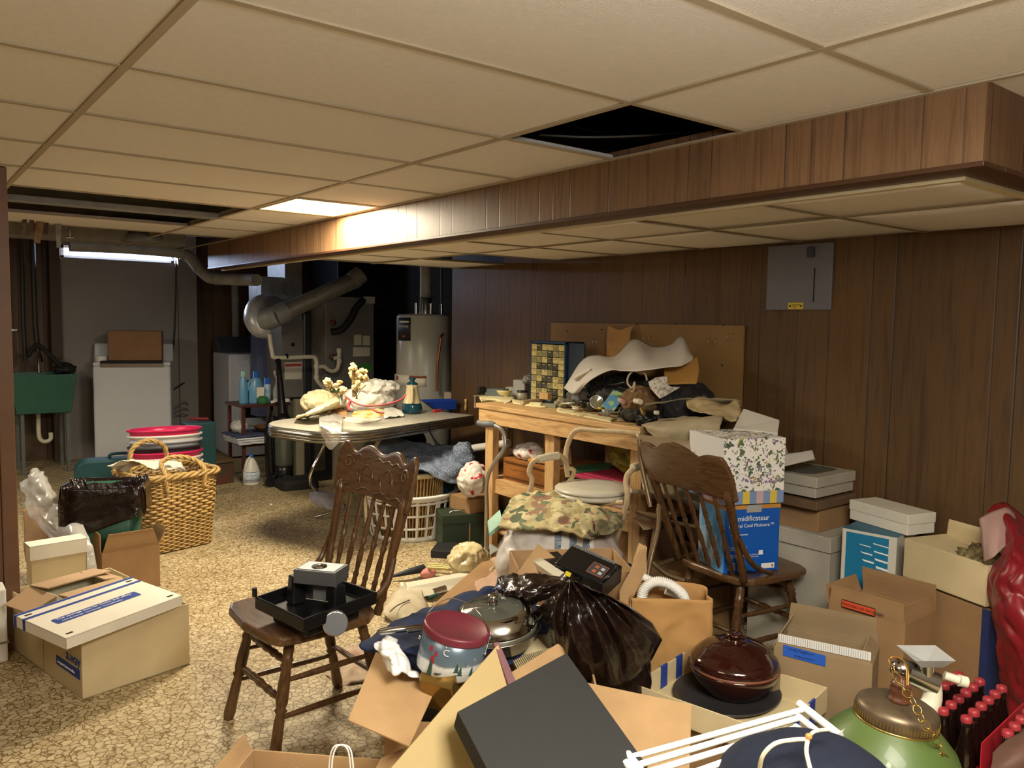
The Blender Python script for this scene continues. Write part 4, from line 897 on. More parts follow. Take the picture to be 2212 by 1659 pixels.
b = MB(); b.text('The storage box for home and office.', ML @ tr((-.185, -.004, .002)), .0215, .0003); b.text('Records Storage \u2022 Attic/Garage \u2022 Moving/Shipping', ML @ tr((-.175, -.027, .002)), .0125, .0003); obj('lettering', b, WINK, ro)
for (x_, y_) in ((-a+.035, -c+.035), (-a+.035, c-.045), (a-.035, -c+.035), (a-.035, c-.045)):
    b = MB(); b.T = ML; b.b2((x_-.013, y_-.006, .0003), (x_+.013, y_+.006, .001)); obj('slot', b, mat('slot_shade', '#3a2e20', .9), ro)  # dark plates painted for the shade inside the slots
# torn small carton inside
zi = h5+.045; F6 = W(135, 1290, zi-.0); M6 = frame(V((F6.x-.02, F6.y, .01)), V((.93, .36, 0)))
ro = openbox('torn_carton', 'small pale carton with ragged flaps inside the storage box', 'box', M6, .30, .22, zi, mat('cream_torn_card', '#c6b88f', .85, var=.15, vs=12, c2='#d9d6bd'), {'front': (100, .07, .03), 'back': (-84, .13, .0), 'left': (112, .12, .01), 'right': (-82, .07, .01)}, mi=CARDP)
b = MB(); b.T = M6; b.b2((.04, -.002, .05), (.075, -.0005, zi)); b.b2((.2, -.002, .05), (.24, -.0005, zi)); obj('brown_tape', b, CARD2, ro)
# white box edge at far left
P9 = W(18, 1412); b = MB(); P9 = WY(18, 1412, 4.05); Mq = frame(V((P9.x, 4.05, 0)), V((-1, 0, 0))); b.T = Mq; b.b2((0, -.12, 0), (.35, .0, HZ(P9, 15, 1270))); ro = thing('white_crate', 'white plastic crate cut off by the left edge', 'crate', Mq); obj('body', b, WHITE, ro, bevel=.01)
b = MB(); b.T = Mq; b.b2((-.004, -.12, .085), (.35, .002, .095)); obj('seam', b, GREY, ro)
# ------------------------------------------------------------------ metal-edged dinette table and what lies on it
ZT = .82
def T_(px, py, dz=0): return W(px, py, ZT+dz)
e0 = V((2.20, 4.49, 0)); tdir = V((math.cos(R_(18)), math.sin(R_(18)), 0)); MT = frame(e0, tdir)
TLn, TDp, trd = 1.33, .84, .30
def tprof():
    pts = []
    for cx, cy, a in ((trd, trd, 180), ):
        for i in range(13): t = R_(180+90*i/12); pts.append((trd*1.0+trd*1.05*math.cos(t)-.02, trd+trd*math.sin(t)))
    pts += [(TLn, 0), (TLn, TDp)]
    for i in range(13): t = R_(90+90*i/12); pts.append((trd*1.0+trd*1.05*math.cos(t)-.02, TDp-trd+trd*math.sin(t)))
    return pts
ro = thing('dinette_table', 'oval metal-edged kitchen table piled with bags and dried flowers', 'table', MT)
tblref = ro; tp = tprof()
b = MB(); b.T = MT; b.prism([(x, y, ZT-.03) for x, y in tp], (0, 0, .03)); obj('table_top', b, mat('grey_laminate', '#a8a294', .3, var=.1, vs=12), ro)
def band(z0, z1, out, x0=None, x1=None):
    b = MB(); b.T = MT; n = len(tp); c = V((TLn/2, TDp/2)); P = []
    for x, y in tp: P.append((x+(-out if x < .3 else 0)*(1 if x < .01 else .7)+0, y+(-out if y < TDp/2 else out)))
    b.add([(x, y, z0) for x, y in P]+[(x, y, z1) for x, y in P], [(i, (i+1) % n, (i+1) % n+n, i+n) for i in range(n)], True); return b
obj('metal_edge', band(ZT-.075, ZT-.002, .004), mat('ribbed_edge', '#8c8b84', .25, metal=.9, var=.05), ro, solid=.004)
for z_ in (ZT-.062, ZT-.045, ZT-.028, ZT-.012): obj('edge_rib', band(z_-.0025, z_+.0025, .0075), STEEL, ro, solid=.003)
b = MB(); b.T = MT; b.b2((.82, -.010, ZT-.076), (.824, .0, ZT)); obj('leaf_gap', b, INK, ro)
for (x, y, dx) in ((.36, .16, -.05), (TLn-.2, .14, .06), (TLn-.2, TDp-.14, .06)):
    b = MB(); b.T = MT; b.tube([(x+.18*(-1 if dx > 0 else 1), y, ZT-.04), (x, y, ZT-.3), (x+dx*.3, y+(-.02 if y < .4 else .02), .18), (x+dx, y+(-.03 if y < .4 else .03), .012)], .0145, 10, sub=4); obj('leg', b, CHROME, ro)
b = MB(); b.T = MT; b.tube([(.3, TDp/2, ZT-.06), (TLn-.2, TDp/2, ZT-.06)], .012, 8); obj('cross_bar', b, STEEL, ro)
# cloth bags and such. blobs sit on the table
def lumpT(name, label, cat, px, py, rx, ry, rz_, m, z0=ZT, yoff=0, amp=.16, fr=9, seed=1, rot=0, pw=1, tilt=None, solid=0, group=None, sub=5, dz=0):
    c = W(px, py, z0+rz_*.8+dz) if py is not None else V(px); b = MB(); b.blob((c.x, c.y+yoff, z0+rz_*.82+dz), (rx, ry, rz_), amp, fr, seed, flat=z0+.002, rot=rot, pw=pw, tilt=tilt, sub=sub); o = obj(name, b, m); tag(o, label, cat, group); return o
lumpT('cloth_bag', 'puffy cream cloth bag at the left end of the metal table', 'bag', 688, 868, .15, .12, .085, CREAMBAG, seed=3, amp=.10, rot=.6, fr=11)
b = MB(); b.patch([[T_(690, 880, .09), T_(735, 850, .12), T_(770, 835, .13)], [T_(640, 900, .05), T_(690, 885, .1), T_(745, 862, .11)], [T_(640, 905, .003), T_(665, 900, .01), T_(745, 880, .03)]], 24, 20, .012, 14, 5); tag(obj('cream_cloth', b, CREAMBAG, solid=.004), 'cream cloth running from the puffy bag to the dried flowers', 'cloth')
# white bag with red drawstring
ro = thing('drawstring_bag', 'white plastic bag with a red drawstring heaped on the metal table', 'bag', T_(815, 890))
b = MB(); c = W(805, 862, ZT+.09); b.blob((c.x, c.y+.05, ZT+.085), (.23, .16, .115), .12, 8, 7, flat=ZT+.003, rot=.25, sub=5); obj('body', b, WHITEBAG, ro)
b = MB(); c = W(822, 840, ZT+.17); b.blob((c.x, c.y+.06, ZT+.175), (.19, .13, .05), .22, 10, 9, rot=.2, sub=5); obj('gathered_top', b, WHITEBAG, ro)
rp = [WD(746, 856, 5.05), WD(762, 868, 4.98), WD(785, 876, 4.93), WD(815, 876, 4.92), WD(845, 871, 4.95), WD(868, 862, 5.0), WD(876, 852, 5.05)]
b = MB(); b.tube(rp, .0055, 8, sub=5); obj('red_drawstring', b, mat('faded_red', '#ab3f45', .6), ro)
b = MB(); b.tube([WD(757, 866, 4.97), WD(752, 876, 4.96), WD(755, 886, 4.95)], .010, 8, sub=3); b.tube([WD(803, 882, 4.9), WD(815, 890, 4.88), WD(830, 892, 4.88)], .006, 6, sub=3); obj('drawstring_knot', b, mat('faded_red', ''), ro)
# brown wrapped bundle
lumpT('brown_bundle', 'tan paper-wrapped bundle leaning against the white drawstring bag', 'bundle', 735, 868, .085, .07, .075, mat('tan_fabric', '#b78f62', .7, var=.2, vs=20), seed=12, amp=.25, fr=13)
b = MB(); b.tube([WD(741, 846, 5.0), WD(735, 860, 4.96), WD(737, 875, 4.94)], .006, 6, sub=3); tag(obj('ribbon', b, mat('grey_blue_ribbon', '#7c8f95', .5)), 'grey-blue ribbon tied round the tan bundle', 'ribbon')
# dried flowers
DRY = mat('dried_petals', '#d8bd84', .8, var=.25, vs=60); STEM = mat('dried_stem', '#8d7a4c', .8)
def flowers(label, cx, cy, n, spread, base, seed, dd=5.15):
    random.seed(seed); ro = thing('dried_flowers', label, 'flowers', WD(base[0], base[1], dd))
    for i in range(n):
        p = WD(cx+random.uniform(-spread[0], spread[0]), cy+random.uniform(-spread[1], spread[1]), dd+random.uniform(-.04, .04))
        b = MB(); b.blob(p, (.017, .017, .015), .7, 60, seed+i, sub=3, ridge=False); obj('flower_head', b, DRY, ro)
        b = MB(); b.tube([p, WD(base[0]+random.uniform(-3, 3), base[1], dd)], .002, 5); obj('stem', b, STEM, ro)
flowers('upper bunch of cream dried flowers standing behind the white bag', 774, 803, 17, (17, 16), (764, 858), 11, 5.25)
flowers('middle cluster of cream dried flowers against the white bag', 774, 832, 8, (12, 9), (770, 862), 21, 5.22)
flowers('lower left bunch of dried flowers lying on the cream cloth', 724, 834, 14, (20, 13), (738, 865), 31, 5.0)
b = MB()
for i in range(5): b.tube([WD(716+i*4, 848, 4.95), WD(712+i*5, 838+i % 2*4, 4.93)], .005, 5)
tag(obj('artificial_leaves', b, mat('leaf_green', '#3f5a3a', .6)), 'small green artificial leaves beside the lower dried flowers', 'leaves')
# papers with yellow print, grey cloths, hanging plastic
def paperT(name, label, cat, quad, m, seed=1, amp=.006, dz=.012, fr=12, sol=.0015, group=None, nv=14):
    rows = [[T_(*p[:2], (p[2] if len(p) > 2 else dz)) for p in r] for r in quad]; b = MB(); b.patch(rows, 18, nv, amp, fr, seed); o = obj(name, b, m, solid=sol); tag(o, label, cat, group); return o
YEL = mat('yellow_print_paper', '#e6dcae', .7, c2='#e0a92c', vs=16, thr=(.5, .56))
paperT('printed_napkin', 'paper napkin with yellow print hanging over the table edge', 'napkin', [[(765, 888, .02), (800, 884, .03), (832, 880, .02)], [(760, 898, .01), (798, 895, .015), (829, 893, .01)], [(770, 905, .004), (800, 904, .006), (828, 904, -.02)]], YEL, 4)
paperT('folded_cloth', 'grey-white folded cloth in front of the thermos jug', 'cloth', [[(830, 882, .03), (850, 880, .035), (866, 886, .03)], [(828, 893, .025), (850, 890, .03), (872, 895, .02)], [(830, 903, .01), (852, 901, .01), (873, 899, .008)]], mat('grey_white_cloth', '#c6c3ba', .8, var=.1, vs=20), 6, amp=.012, fr=18)
paperT('tan_cloth', 'tan cloth scrap at the front edge of the metal table', 'cloth', [[(703, 884, .02), (725, 880, .035), (748, 885, .02)], [(710, 893, .012), (727, 890, .02), (750, 892, .015)], [(722, 903, .005), (735, 900, .01), (752, 902, .006)]], mat('tan_fabric', ''), 7, amp=.01)
paperT('lace_cloth', 'crumpled white lace cloth drooping along the front table edge', 'cloth', [[(750, 900, .015), (790, 903, .015), (826, 903, .012)], [(740, 908, .004), (775, 913, .006), (812, 910, .004)], [(735, 914, -.03), (770, 922, -.035), (800, 917, -.02)]], mat('lace_white', '#cfc9b8', .8, var=.3, vs=90), 8, amp=.006, fr=30)
b = MB(); b.patch([[T_(690, 888, .02), T_(712, 888, .03), T_(742, 895, .02)], [WD(690, 912, 4.90), WD(712, 920, 4.82), WD(738, 925, 4.80)], [WD(692, 935, 4.88), WD(710, 945, 4.80), WD(733, 950, 4.78)], [WD(703, 965, 4.86), WD(712, 972, 4.80), WD(722, 965, 4.78)]], 20, 26, .012, 15, 3, ridge=True); tag(obj('plastic_bag', b, CLEAR, solid=.001), 'clear plastic bag hanging off the rounded table end', 'bag')
# thermos jug
Cc = T_(890, 893); k = .44
ro = thing('thermos_jug', 'beige and dark teal thermos jug with handle on the metal table', 'jug', Cc)
hh = HZ(Cc, 890, 815)-ZT; s_ = hh/.30
prof = [(0, 0), (.07, 0), (.082, .012), (.085, .045), (.074, .088)]
TQ = mat('dark_teal_ceramic', '#173d4b', .12, var=.05); BG = mat('beige_enamel', '#c9b993', .2, var=.03)
b = MB(); b.T = tr(Cc) @ Matrix.Scale(s_, 4); b.lathe(prof, n=36); obj('base', b, TQ, ro)
b = MB(); b.T = tr(Cc) @ Matrix.Scale(s_, 4); b.lathe([(.074, .088), (.062, .13), (.052, .18), (.047, .225), (.050, .235), (.045, .24), (0, .242)], n=36); obj('body', b, BG, ro)
b = MB(); b.T = tr(Cc) @ Matrix.Scale(s_, 4); b.lathe([(.047, .238), (.046, .25), (.022, .262), (.018, .275), (.03, .285), (.03, .296), (0, .30)], n=30); obj('lid', b, TQ, ro)
fd = (CO-Cc); fd.z = 0; fd.normalize(); Mh = frame(Cc, fd)
b = MB(); b.T = Mh @ Matrix.Scale(s_, 4); b.tube([(.046, .0, .225), (.075, 0, .225), (.085, 0, .19), (.09, 0, .14), (.088, 0, .10)], .012, 8, sub=4); obj('handle', b, BG, ro)
lumpT('plastic_bag', 'crumpled clear bag of straw-coloured stuff behind the thermos jug', 'bag', 922, 848, .085, .08, .07, mat('straw_bag', '#a99b74', .3, c2='#d6d0bb', vs=14, bump=.5, bs=30), yoff=.1, seed=5, amp=.2)
# blue bin, white boxes, red brush
Mb = frame(T_(957, 888), V((.82, -.28, 0)))
b = MB(); P0 = [(0, 0), (.15, 0), (.15, .10), (0, .10)]
Mbb = frame(T_(943, 886), (T_(998, 884)-T_(943, 886)))
ro = thing('parts_bin', 'bright blue open plastic parts bin near the right end of the metal table', 'bin', Mbb)
b = MB(); b.T = Mbb; o0 = [(0, 0, 0), (.16, 0, 0), (.16, .11, 0), (0, .11, 0)]; o1 = [(-.10, -.012, .065), (.17, -.012, .075), (.17, .125, .075), (-.10, .125, .075)]
i0 = [(.005, .005, .006), (.155, .005, .006), (.155, .105, .006), (.005, .105, .006)]; i1 = [(-.09, -.005, .065), (.163, -.005, .075), (.163, .118, .075), (-.09, .118, .075)]
b.add(o0+o1+i0+i1, [(3, 2, 1, 0), (8, 9, 10, 11)]+[(i, (i+1) % 4, (i+1) % 4+4, i+4) for i in range(4)]+[(i+4, (i+1) % 4+4, (i+1) % 4+12, i+12) for i in range(4)]+[(i+8, i+12, (i+1) % 4+12, (i+1) % 4+8) for i in range(4)]); obj('body', b, BLUE, ro, bevel=.002)
b = MB(); b.T = tr(T_(944, 890)) @ rz(.3); rr_solid(b, .095, .03, .012, .0, .022); tag(obj('red_brush', b, mat('red_rubber', '#b23a34', .5), bevel=.004), 'small red brush in front of the blue parts bin', 'brush')
Mw = frame(T_(985, 872), V((.9, .1, 0))); ro = openbox('shallow_box', 'off-white shallow cardboard box behind the blue parts bin', 'box', Mw, .30, .16, .09, mat('dingy_white_card', '#b9ae9a', .8, var=.06), t=.004)
lumpT('dark_glove', 'dark blue cloth lump beside the off-white shallow box', 'cloth', 948, 858, .05, .04, .04, NAVY, seed=4, amp=.3, fr=18, yoff=.08)
b = MB(); b.T = tr(T_(1006, 886)); b.lathe([(0, 0), (.012, 0), (.01, .03), (.006, .06), (.012, .085), (.0, .09)], n=12); tag(obj('wooden_spindle', b, mat('pale_wood_item', '#d2b070', .5, var=.1)), 'pale wooden spindle standing at the right end of the metal table', 'spindle')
b = MB(); p = T_(1012, 880); b.b2((p.x-.05, p.y-.02, ZT), (p.x+.12, p.y+.10, ZT+.012)); tag(obj('white_tray', b, OFFW, bevel=.003), 'thin white tray under the wooden spindle on the metal table', 'tray')
# under the table
lumpT('duffel_bag', 'black bag on the floor under the right end of the metal table', 'bag', (3.25, 5.66, 0), None, .24, .17, .15, BLACKM, z0=.402, seed=4, amp=.08)
b = MB(); b.b2((3.05, 5.50, 0), (3.50, 5.85, .40)); tag(obj('storage_tote', b, mat('dark_tote', '#3a3631', .6, var=.2), bevel=.01), 'dark tote under the metal table carrying the black bag', 'tote')
b = MB(); b.tube([WX(1005, 971, 3.40), WX(1100, 957, 3.52)], .028, 12); tag(obj('white_pipe', b, WHITE), 'thick white plastic pipe lying behind the workbench leg', 'pipe')
b = MB(); b.patch(pts3([[(668, 1062, 5.75), (700, 1060, 5.8), (730, 1070, 5.8)], [(670, 1078, 5.7), (700, 1075, 5.65), (735, 1082, 5.7)], [(690, 1098, 5.62), (715, 1100, 5.5), (742, 1095, 5.6)]]), 20, 16, .018, 11, 6); tag(obj('grey_cloth', b, mat('grey_rag', '#8b8790', .9, var=.1), solid=.006), 'grey rag on the floor beside the table leg', 'cloth')
b = MB(); b.tube([W(682, 1116, .014), W(710, 1108, .04), W(745, 1092, .10), MT @ V((.40, TDp-.10, .35)), MT @ V((.48, TDp-.14, .6)), MT @ V((.58, TDp-.2, ZT-.04))], .012, 8, sub=4); obj('leg', b, CHROME, tblref)

# ------------------------------------------------------------------ workbench
ZB = 1.0; BX0, BX1, BY0, BY1 = 2.98, 3.60, 2.78, 4.16
ro = thing('workbench', 'pine workbench crowded with tools against the panelled wall', 'workbench', ((BX0+BX1)/2, (BY0+BY1)/2, 0))
b = MB(); b.b2((BX0-.01, BY0-.02, ZB-.03), (BX1, BY1+.02, ZB)); obj('bench_top', b, PINEY, ro, bevel=.003)
b = MB(); b.b2((BX0, BY0, ZB-.12), (BX0+.04, BY1, ZB-.03)); obj('apron', b, PINEY, ro, bevel=.002)
for yy in (BY0, BY1-.04): b = MB(); b.b2((BX0+.04, yy, ZB-.12), (BX1, yy+.04, ZB-.03)); obj('apron', b, PINE, ro, bevel=.002)
for yy in (BY1-.11, (BY0+BY1)/2-.01, BY0+.0):
    b = MB(); b.b2((BX0+.04, yy+.01, 0), (BX0+.09, yy+.09, ZB-.03)); obj('leg', b, PINE, ro, bevel=.003)
    b = MB(); b.b2((BX1-.09, yy, 0), (BX1-.05, yy+.09, ZB-.12)); obj('leg', b, PINE, ro, bevel=.003)
b = MB(); b.b2((BX0+.10, BY0, .50), (BX1-.1, BY1, .52)); obj('shelf', b, PINEY, ro, bevel=.002)
b = MB(); b.b2((BX0+.06, BY0, .43), (BX0+.10, BY1, .52)); obj('shelf_rail', b, PINEY, ro, bevel=.002)
b = MB(); b.b2((BX0+.10, BY0, .16), (BX1-.1, BY1, .18)); obj('lower_shelf', b, PINEY, ro, bevel=.002)
# pegboard backing
a = WX(1190, 697, XR-.02); c = WX(1607, 697, XR-.02)
PB = mat('hardboard', '#8a6a3c', .55, var=.08, vs=5)
ro = thing('tool_board', 'brown hardboard tool board leaning on the wall behind the workbench', 'board', (XR-.02, (a.y+c.y)/2, ZB))
b = MB(); b.b2((XR-.018, c.y, ZB), (XR-.006, a.y, a.z)); obj('board', b, PB, ro, bevel=.001)
for px, py in ((1225, 715), (1300, 712), (1376, 700), (1459, 700), (1562, 702), (1560, 789), (1600, 880)):
    q = WX(px, py, XR-.02); b = MB(); b.lathe([(0, 0), (.005, 0), (.005, .003), (0, .003)], M=frame((XR-.019, q.y, q.z), (0, 1, 0), (-1, 0, 0)), n=10); obj('screw_hole', b, BLACK, ro)
for px, py in ((1285, 740), (1293, 740), (1395, 733), (1406, 733), (1577, 729), (1585, 729), (1535, 740), (1548, 740)):
    q = WX(px, py, XR-.02); b = MB(); b.tube([(XR-.02, q.y, q.z+.02), (XR-.04, q.y, q.z+.015), (XR-.04, q.y, q.z-.02)], .0016, 5, sub=3); obj('peg_hook', b, STEEL, ro)
def B_(px, py, dz=0):
    p = W(px, py, ZB+dz)
    if p.x > 3.47: p = WX(px, py, 3.47); p.z = ZB+dz
    return p
def BP(px, X): p = WX(px, 880, X); return (p.x, p.y, 0)
def WB(px, py, d):
    "point over the bench: d maps to the distance from the front edge towards the wall"
    T = ((3.7, 2.90), (3.8, 2.965), (3.85, 3.0), (3.95, 3.12), (4.0, 3.2), (4.1, 3.35), (4.2, 3.48), (4.5, 3.56), (9, 3.57))
    for (a, x), (c, y) in zip(T, T[1:]):
        if a <= d <= c: return WX(px, py, x+(y-x)*(d-a)/(c-a))
def pts4(rows): return [[WB(*p) for p in r] for r in rows]
# newspaper-like sheets along the front edge
def sheetB(name, label, cat, rows, m, seed=1, amp=.004, fr=14, sol=.0012, nu=18, nv=12, group=None):
    b = MB(); b.patch([[W(p[0], p[1], ZB+p[2]) for p in r] for r in rows], nu, nv, amp, fr, seed); o = obj(name, b, m, solid=sol); tag(o, label, cat, group); return o
NP = mat('yellowed_paper', '#dccf9f', .75, var=.06, vs=12)
def overB(quad, drop): return quad
sheetB('paper_sheet', 'yellowed paper sheet drooping off the left front of the workbench', 'paper', [[(1050, 848, .006), (1085, 852, .006), (1112, 858, .006)], [(1036, 857, .006), (1070, 862, .006), (1105, 866, .006)], [(1040, 868, .0), (1060, 868, -.02), (1090, 872, .0)]], NP, 1)
sheetB('paper_sheet', 'pointed yellowed paper hanging over the bench edge between the legs', 'paper', [[(1106, 862, .006), (1150, 869, .006), (1180, 875, .006)], [(1108, 870, .004), (1140, 876, .002), (1178, 880, .003)], [(1120, 883, -.035), (1128, 889, -.05), (1155, 880, -.012)]], NP, 2)
sheetB('paper_sheet', 'torn paper strip along the middle of the bench front edge', 'paper', [[(1205, 880, .005), (1260, 890, .005), (1330, 903, .005)], [(1203, 888, .004), (1256, 898, .004), (1320, 911, .003)], [(1210, 892, -.008), (1262, 902, -.012), (1325, 915, -.008)]], NP, 3, amp=.006, fr=30)
GRP = mat('grey_brown_drop_cloth', '#9c8f74', .8, var=.15, vs=7, bump=.3, bs=25)
b = MB(); b.patch([[WB(1395, 872, 3.95), WB(1450, 862, 4.0), WB(1530, 858, 4.05), WB(1600, 866, 4.1)], [B_(1375, 905, .01), B_(1440, 893, .02), B_(1510, 884, .03), B_(1585, 880, .03)], [WB(1388, 917, 3.82), WB(1440, 916, 3.8), WB(1500, 908, 3.85), WB(1560, 905, 3.88)], [WB(1398, 930, 3.80), WB(1440, 960, 3.74), WB(1500, 965, 3.78), WB(1550, 955, 3.82)]], 34, 26, .014, 10, 3); tag(obj('drop_cloth', b, GRP, solid=.003), 'grey-brown drop cloth hanging over the right end of the workbench', 'cloth')
b = MB(); b.patch([[WB(1480, 858, 4.05), WB(1510, 850, 4.1), WB(1560, 868, 4.1), WB(1592, 862, 4.1)], [WB(1485, 880, 3.98), WB(1520, 878, 4.0), WB(1560, 885, 4.0), WB(1600, 885, 4.02)], [WB(1500, 893, 3.95), WB(1530, 893, 3.95), WB(1565, 905, 3.95), WB(1590, 906, 3.95)]], 26, 20, .02, 12, 8); tag(obj('crumpled_paper', b, mat('tan_crumpled', '#b09c75', .8, var=.15, vs=9), solid=.002), 'crumpled tan wrapping paper at the back right corner of the workbench', 'paper')
# drawer cabinet (small parts organiser)
oF = B_(1146, 832, 0); 
A1 = WB(1147, 835, 4.62); yc = WX(1146, 835, 3.40)
p0 = WX(1146, 735, 3.36); p1 = WX(1222, 735, 3.36); h_ = p0.z-ZB-.005
wC = abs(p0.y-p1.y); d_ = .16
Mc = Matrix(((0, 1, 0, 3.36), (-1, 0, 0, p0.y), (0, 0, 1, ZB+.002), (0, 0, 0, 1)))
ro = thing('parts_organizer', 'blue steel small-parts organizer with rows of clear drawers', 'organizer', Mc)
BLS = mat('dark_blue_steel', '#24405e', .4, metal=.2, var=.06)
b = MB(); b.T = Mc; b.b2((0, 0, 0), (wC, .004, h_)) if False else None
b.b2((0, 0, 0), (.014, d_, h_)); b.b2((wC-.008, 0, 0), (wC, d_, h_)); b.b2((0, 0, h_-.014), (wC, d_, h_)); b.b2((0, 0, 0), (wC, d_, .01)); b.b2((0, d_-.005, 0), (wC, d_, h_)); obj('cabinet', b, BLS, ro, bevel=.002)
random.seed(14); cw = (wC-.026)/6; rh = (h_-.03)/9
DM = [mat('drawer_light', '#b9ab72', .35, var=.15, vs=40), mat('drawer_mid', '#87805d', .3, var=.3, vs=40), mat('drawer_dark', '#4a4a42', .25, var=.4, vs=50)]
for i in range(6):
    for j in range(9):
        m_ = random.choices([0, 1, 2], [2, 3, 5])[0] if i not in (0, 5) else random.choices([0, 1], [5, 2])[0]
        b = MB(); b.T = Mc; x_ = .016+i*cw; z_ = .012+j*rh; b.b2((x_+.0015, -.003, z_+.0015), (x_+cw-.0015, .10, z_+rh-.0015)); d = obj('drawer', b, DM[m_], ro, bevel=.0012, seg=1)
        b = MB(); b.T = Mc; b.b2((x_+cw*.3, -.009, z_+rh*.72), (x_+cw*.7, -.003, z_+rh*.84)); obj('pull', b, DM[0], d) if True else None
# the organizer's dark blue side wing
b = MB(); b.T = Mc; b.b2((wC+.002, .02, 0), (wC+.15, .03, h_-.004)); obj('side_wing', b, mat('navy_steel', '#16273a', .5, var=.08), ro, bevel=.002)
# small things
def cyl(name, label, cat, c, r, h, m, n=24, extra=None, top=None, group=None):
    r_ = thing(name, label, cat, c, group=group); b = MB(); b.T = tr(c); b.lathe([(0, 0), (r, 0), (r, h), (r*.92, h), (r*.92, .006), (0, .006)] if top is None else [(0, 0), (r, 0), (r, h), (0, h)], n=n); obj('body', b, m, r_); 
    if extra: extra(r_, c)
    return r_
def boxB(name, label, cat, px, py, w, d, h, m, rot=0, bev=.002, dz=0, group=None):
    M = tr(B_(px, py, dz)) @ rz(R_(rot)); b = MB(); b.T = M; b.b2((0, 0, 0), (w, d, h)); o = obj(name, b, m, bevel=bev); tag(o, label, cat, group); return o
LC = mat('lime_cream_bowl', '#d6c98b', .3, var=.03)
b = MB(); c = B_(1089, 858); b.lathe([(0, 0), (.03, 0), (.032, .006), (.052, .036), (.056, .05), (.053, .05), (.03, .01), (0, .009)], c, 32); tag(obj('cream_bowl', b, LC), 'cream bowl near the left end of the workbench', 'bowl')
b = MB(); b.T = tr(B_(1095, 854)+V((.02, -.02, 0))); b.lathe([(0, 0), (.035, 0), (.04, .06), (.037, .06), (.033, .004), (0, .004)], n=24); tag(obj('glass_jar', b, mat('clear_glass', '#dfe5df', .05, var=0, alpha=.35)), 'clear glass tumbler behind the cream bowl', 'glass')
o = boxB('slotted_box', 'grey-blue ribbed radio-like box left of the cream bowl', 'box', 1050, 857, .13, .10, .055, mat('slate_box', '#5d6668', .6, var=.1), rot=-62)
for i in range(7):
    pass
ro = thing('bench_vise', 'small black and steel clamp on the left corner of the workbench', 'clamp', B_(1032, 858)); cc = B_(1036, 858)
b = MB(); b.box(cc+V((.03, .02, .04)), (.05, .03, .06)); b.tube([cc+V((0, .02, .02)), cc+V((.08, .02, .05))], .012, 8); obj('jaw', b, BLACK, ro, bevel=.003)
b = MB(); b.box(cc+V((.0, 0, .012)), (.09, .03, .012)); b.box(cc+V((-.035, 0, -.03)), (.012, .02, .09)); obj('bracket', b, STEEL, ro, bevel=.002)
boxB('white_carton', 'grey-white open carton standing at the back left of the workbench', 'carton', 1108, 850, .10, .07, .115, mat('greyish_card', '#a9a8a4', .7, var=.05), rot=-75)
lumpT('plastic_bag', 'grey plastic bag with a red tie in the grey-white carton', 'bag', (B_(1134, 845).x+.03, B_(1134, 845).y, 0), None, .04, .04, .03, mat('grey_film', '#8b8a88', .3, bump=.5, bs=40), z0=ZB+.095, seed=3, amp=.3, fr=20, sub=4)
b = MB(); b.blob(B_(1137, 835)+V((.03, .0, .13)), (.012, .01, .012), .8, 60, 3, sub=2); tag(obj('red_tie', b, RED), 'bright red twist tie on the grey plastic bag', 'tie')
cc = B_(1172, 850, 0)
cyl('blue_canister', 'dark blue canister with an orange lid in front of the organizer', 'canister', cc, .045, .085, mat('navy_label', '#1c2d66', .4, var=.1, vs=20), top=1, extra=lambda r, c: obj('lid', MB().lathe([(0, .085), (.047, .085), (.047, .094), (.042, .097), (0, .097)], c, 24), mat('orange_lid', '#d8602c', .4), r))
boxB('red_box', 'small red printed carton beside the dark blue canister', 'box', 1150, 857, .09, .05, .06, mat('red_print_box', '#b5312b', .6, c2='#cfc4b0', vs=22, thr=(.55, .6)), rot=-70)
cyl('glass_jar', 'glass jar with a black lid at the front of the workbench', 'jar', B_(1128, 865), .034, .055, mat('jar_glass', '#a5a28f', .1, var=.3, vs=30, alpha=.8), top=1, extra=lambda r, c: obj('lid', MB().lathe([(0, .055), (.036, .055), (.036, .066), (0, .067)], c, 24), BLACK, r))
b = MB(); c = B_(1198, 866); 
for z_ in (0, .015, .03, .045): b.lathe([(.042+z_*.3-.0025, z_), (.042+z_*.3+.0025, z_+.002), (.042+z_*.3+.0025, z_+.006), (.042+z_*.3-.0025, z_+.006)], c, 24)
for i in range(18): a_ = 2*PI*i/18; b.tube([c+V((.042*math.cos(a_), .042*math.sin(a_), 0)), c+V((.056*math.cos(a_), .056*math.sin(a_), .05))], .002, 4)
tag(obj('wire_basket', b, WICKERD), 'small dark woven basket in front of the organizer', 'basket')
b = MB(); b.blob(c+V((0, 0, .05)), (.045, .045, .025), .3, 30, 5, sub=3); tag(obj('sponge', b, mat('sponge_tan', '#a8865a', .9, var=.2)), 'tan sponge lump on top of the dark woven basket', 'sponge')
b = MB(); p = B_(1127, 870, .016); q = B_(1185, 862, .018); b.tube([p, p.lerp(q, .3), p.lerp(q, .7), q], [.015, .016, .012, .010], 10); tag(obj('caulk_tube', b, mat('beige_tube', '#b8a27e', .5, var=.15, vs=30)), 'beige caulk tube lying across the bench front', 'tube')
boxB('yellow_carton', 'small white and yellow carton on the front edge of the workbench', 'box', 1143, 877, .075, .04, .022, mat('pale_yellow_card', '#d8d08a', .6, c2='#e8e4cc', vs=14), rot=-63)
boxB('green_carton', 'small grey-green flat box beside the white and yellow carton', 'box', 1177, 880, .07, .05, .022, mat('grey_green_card', '#8b9078', .6, var=.1), rot=-63)
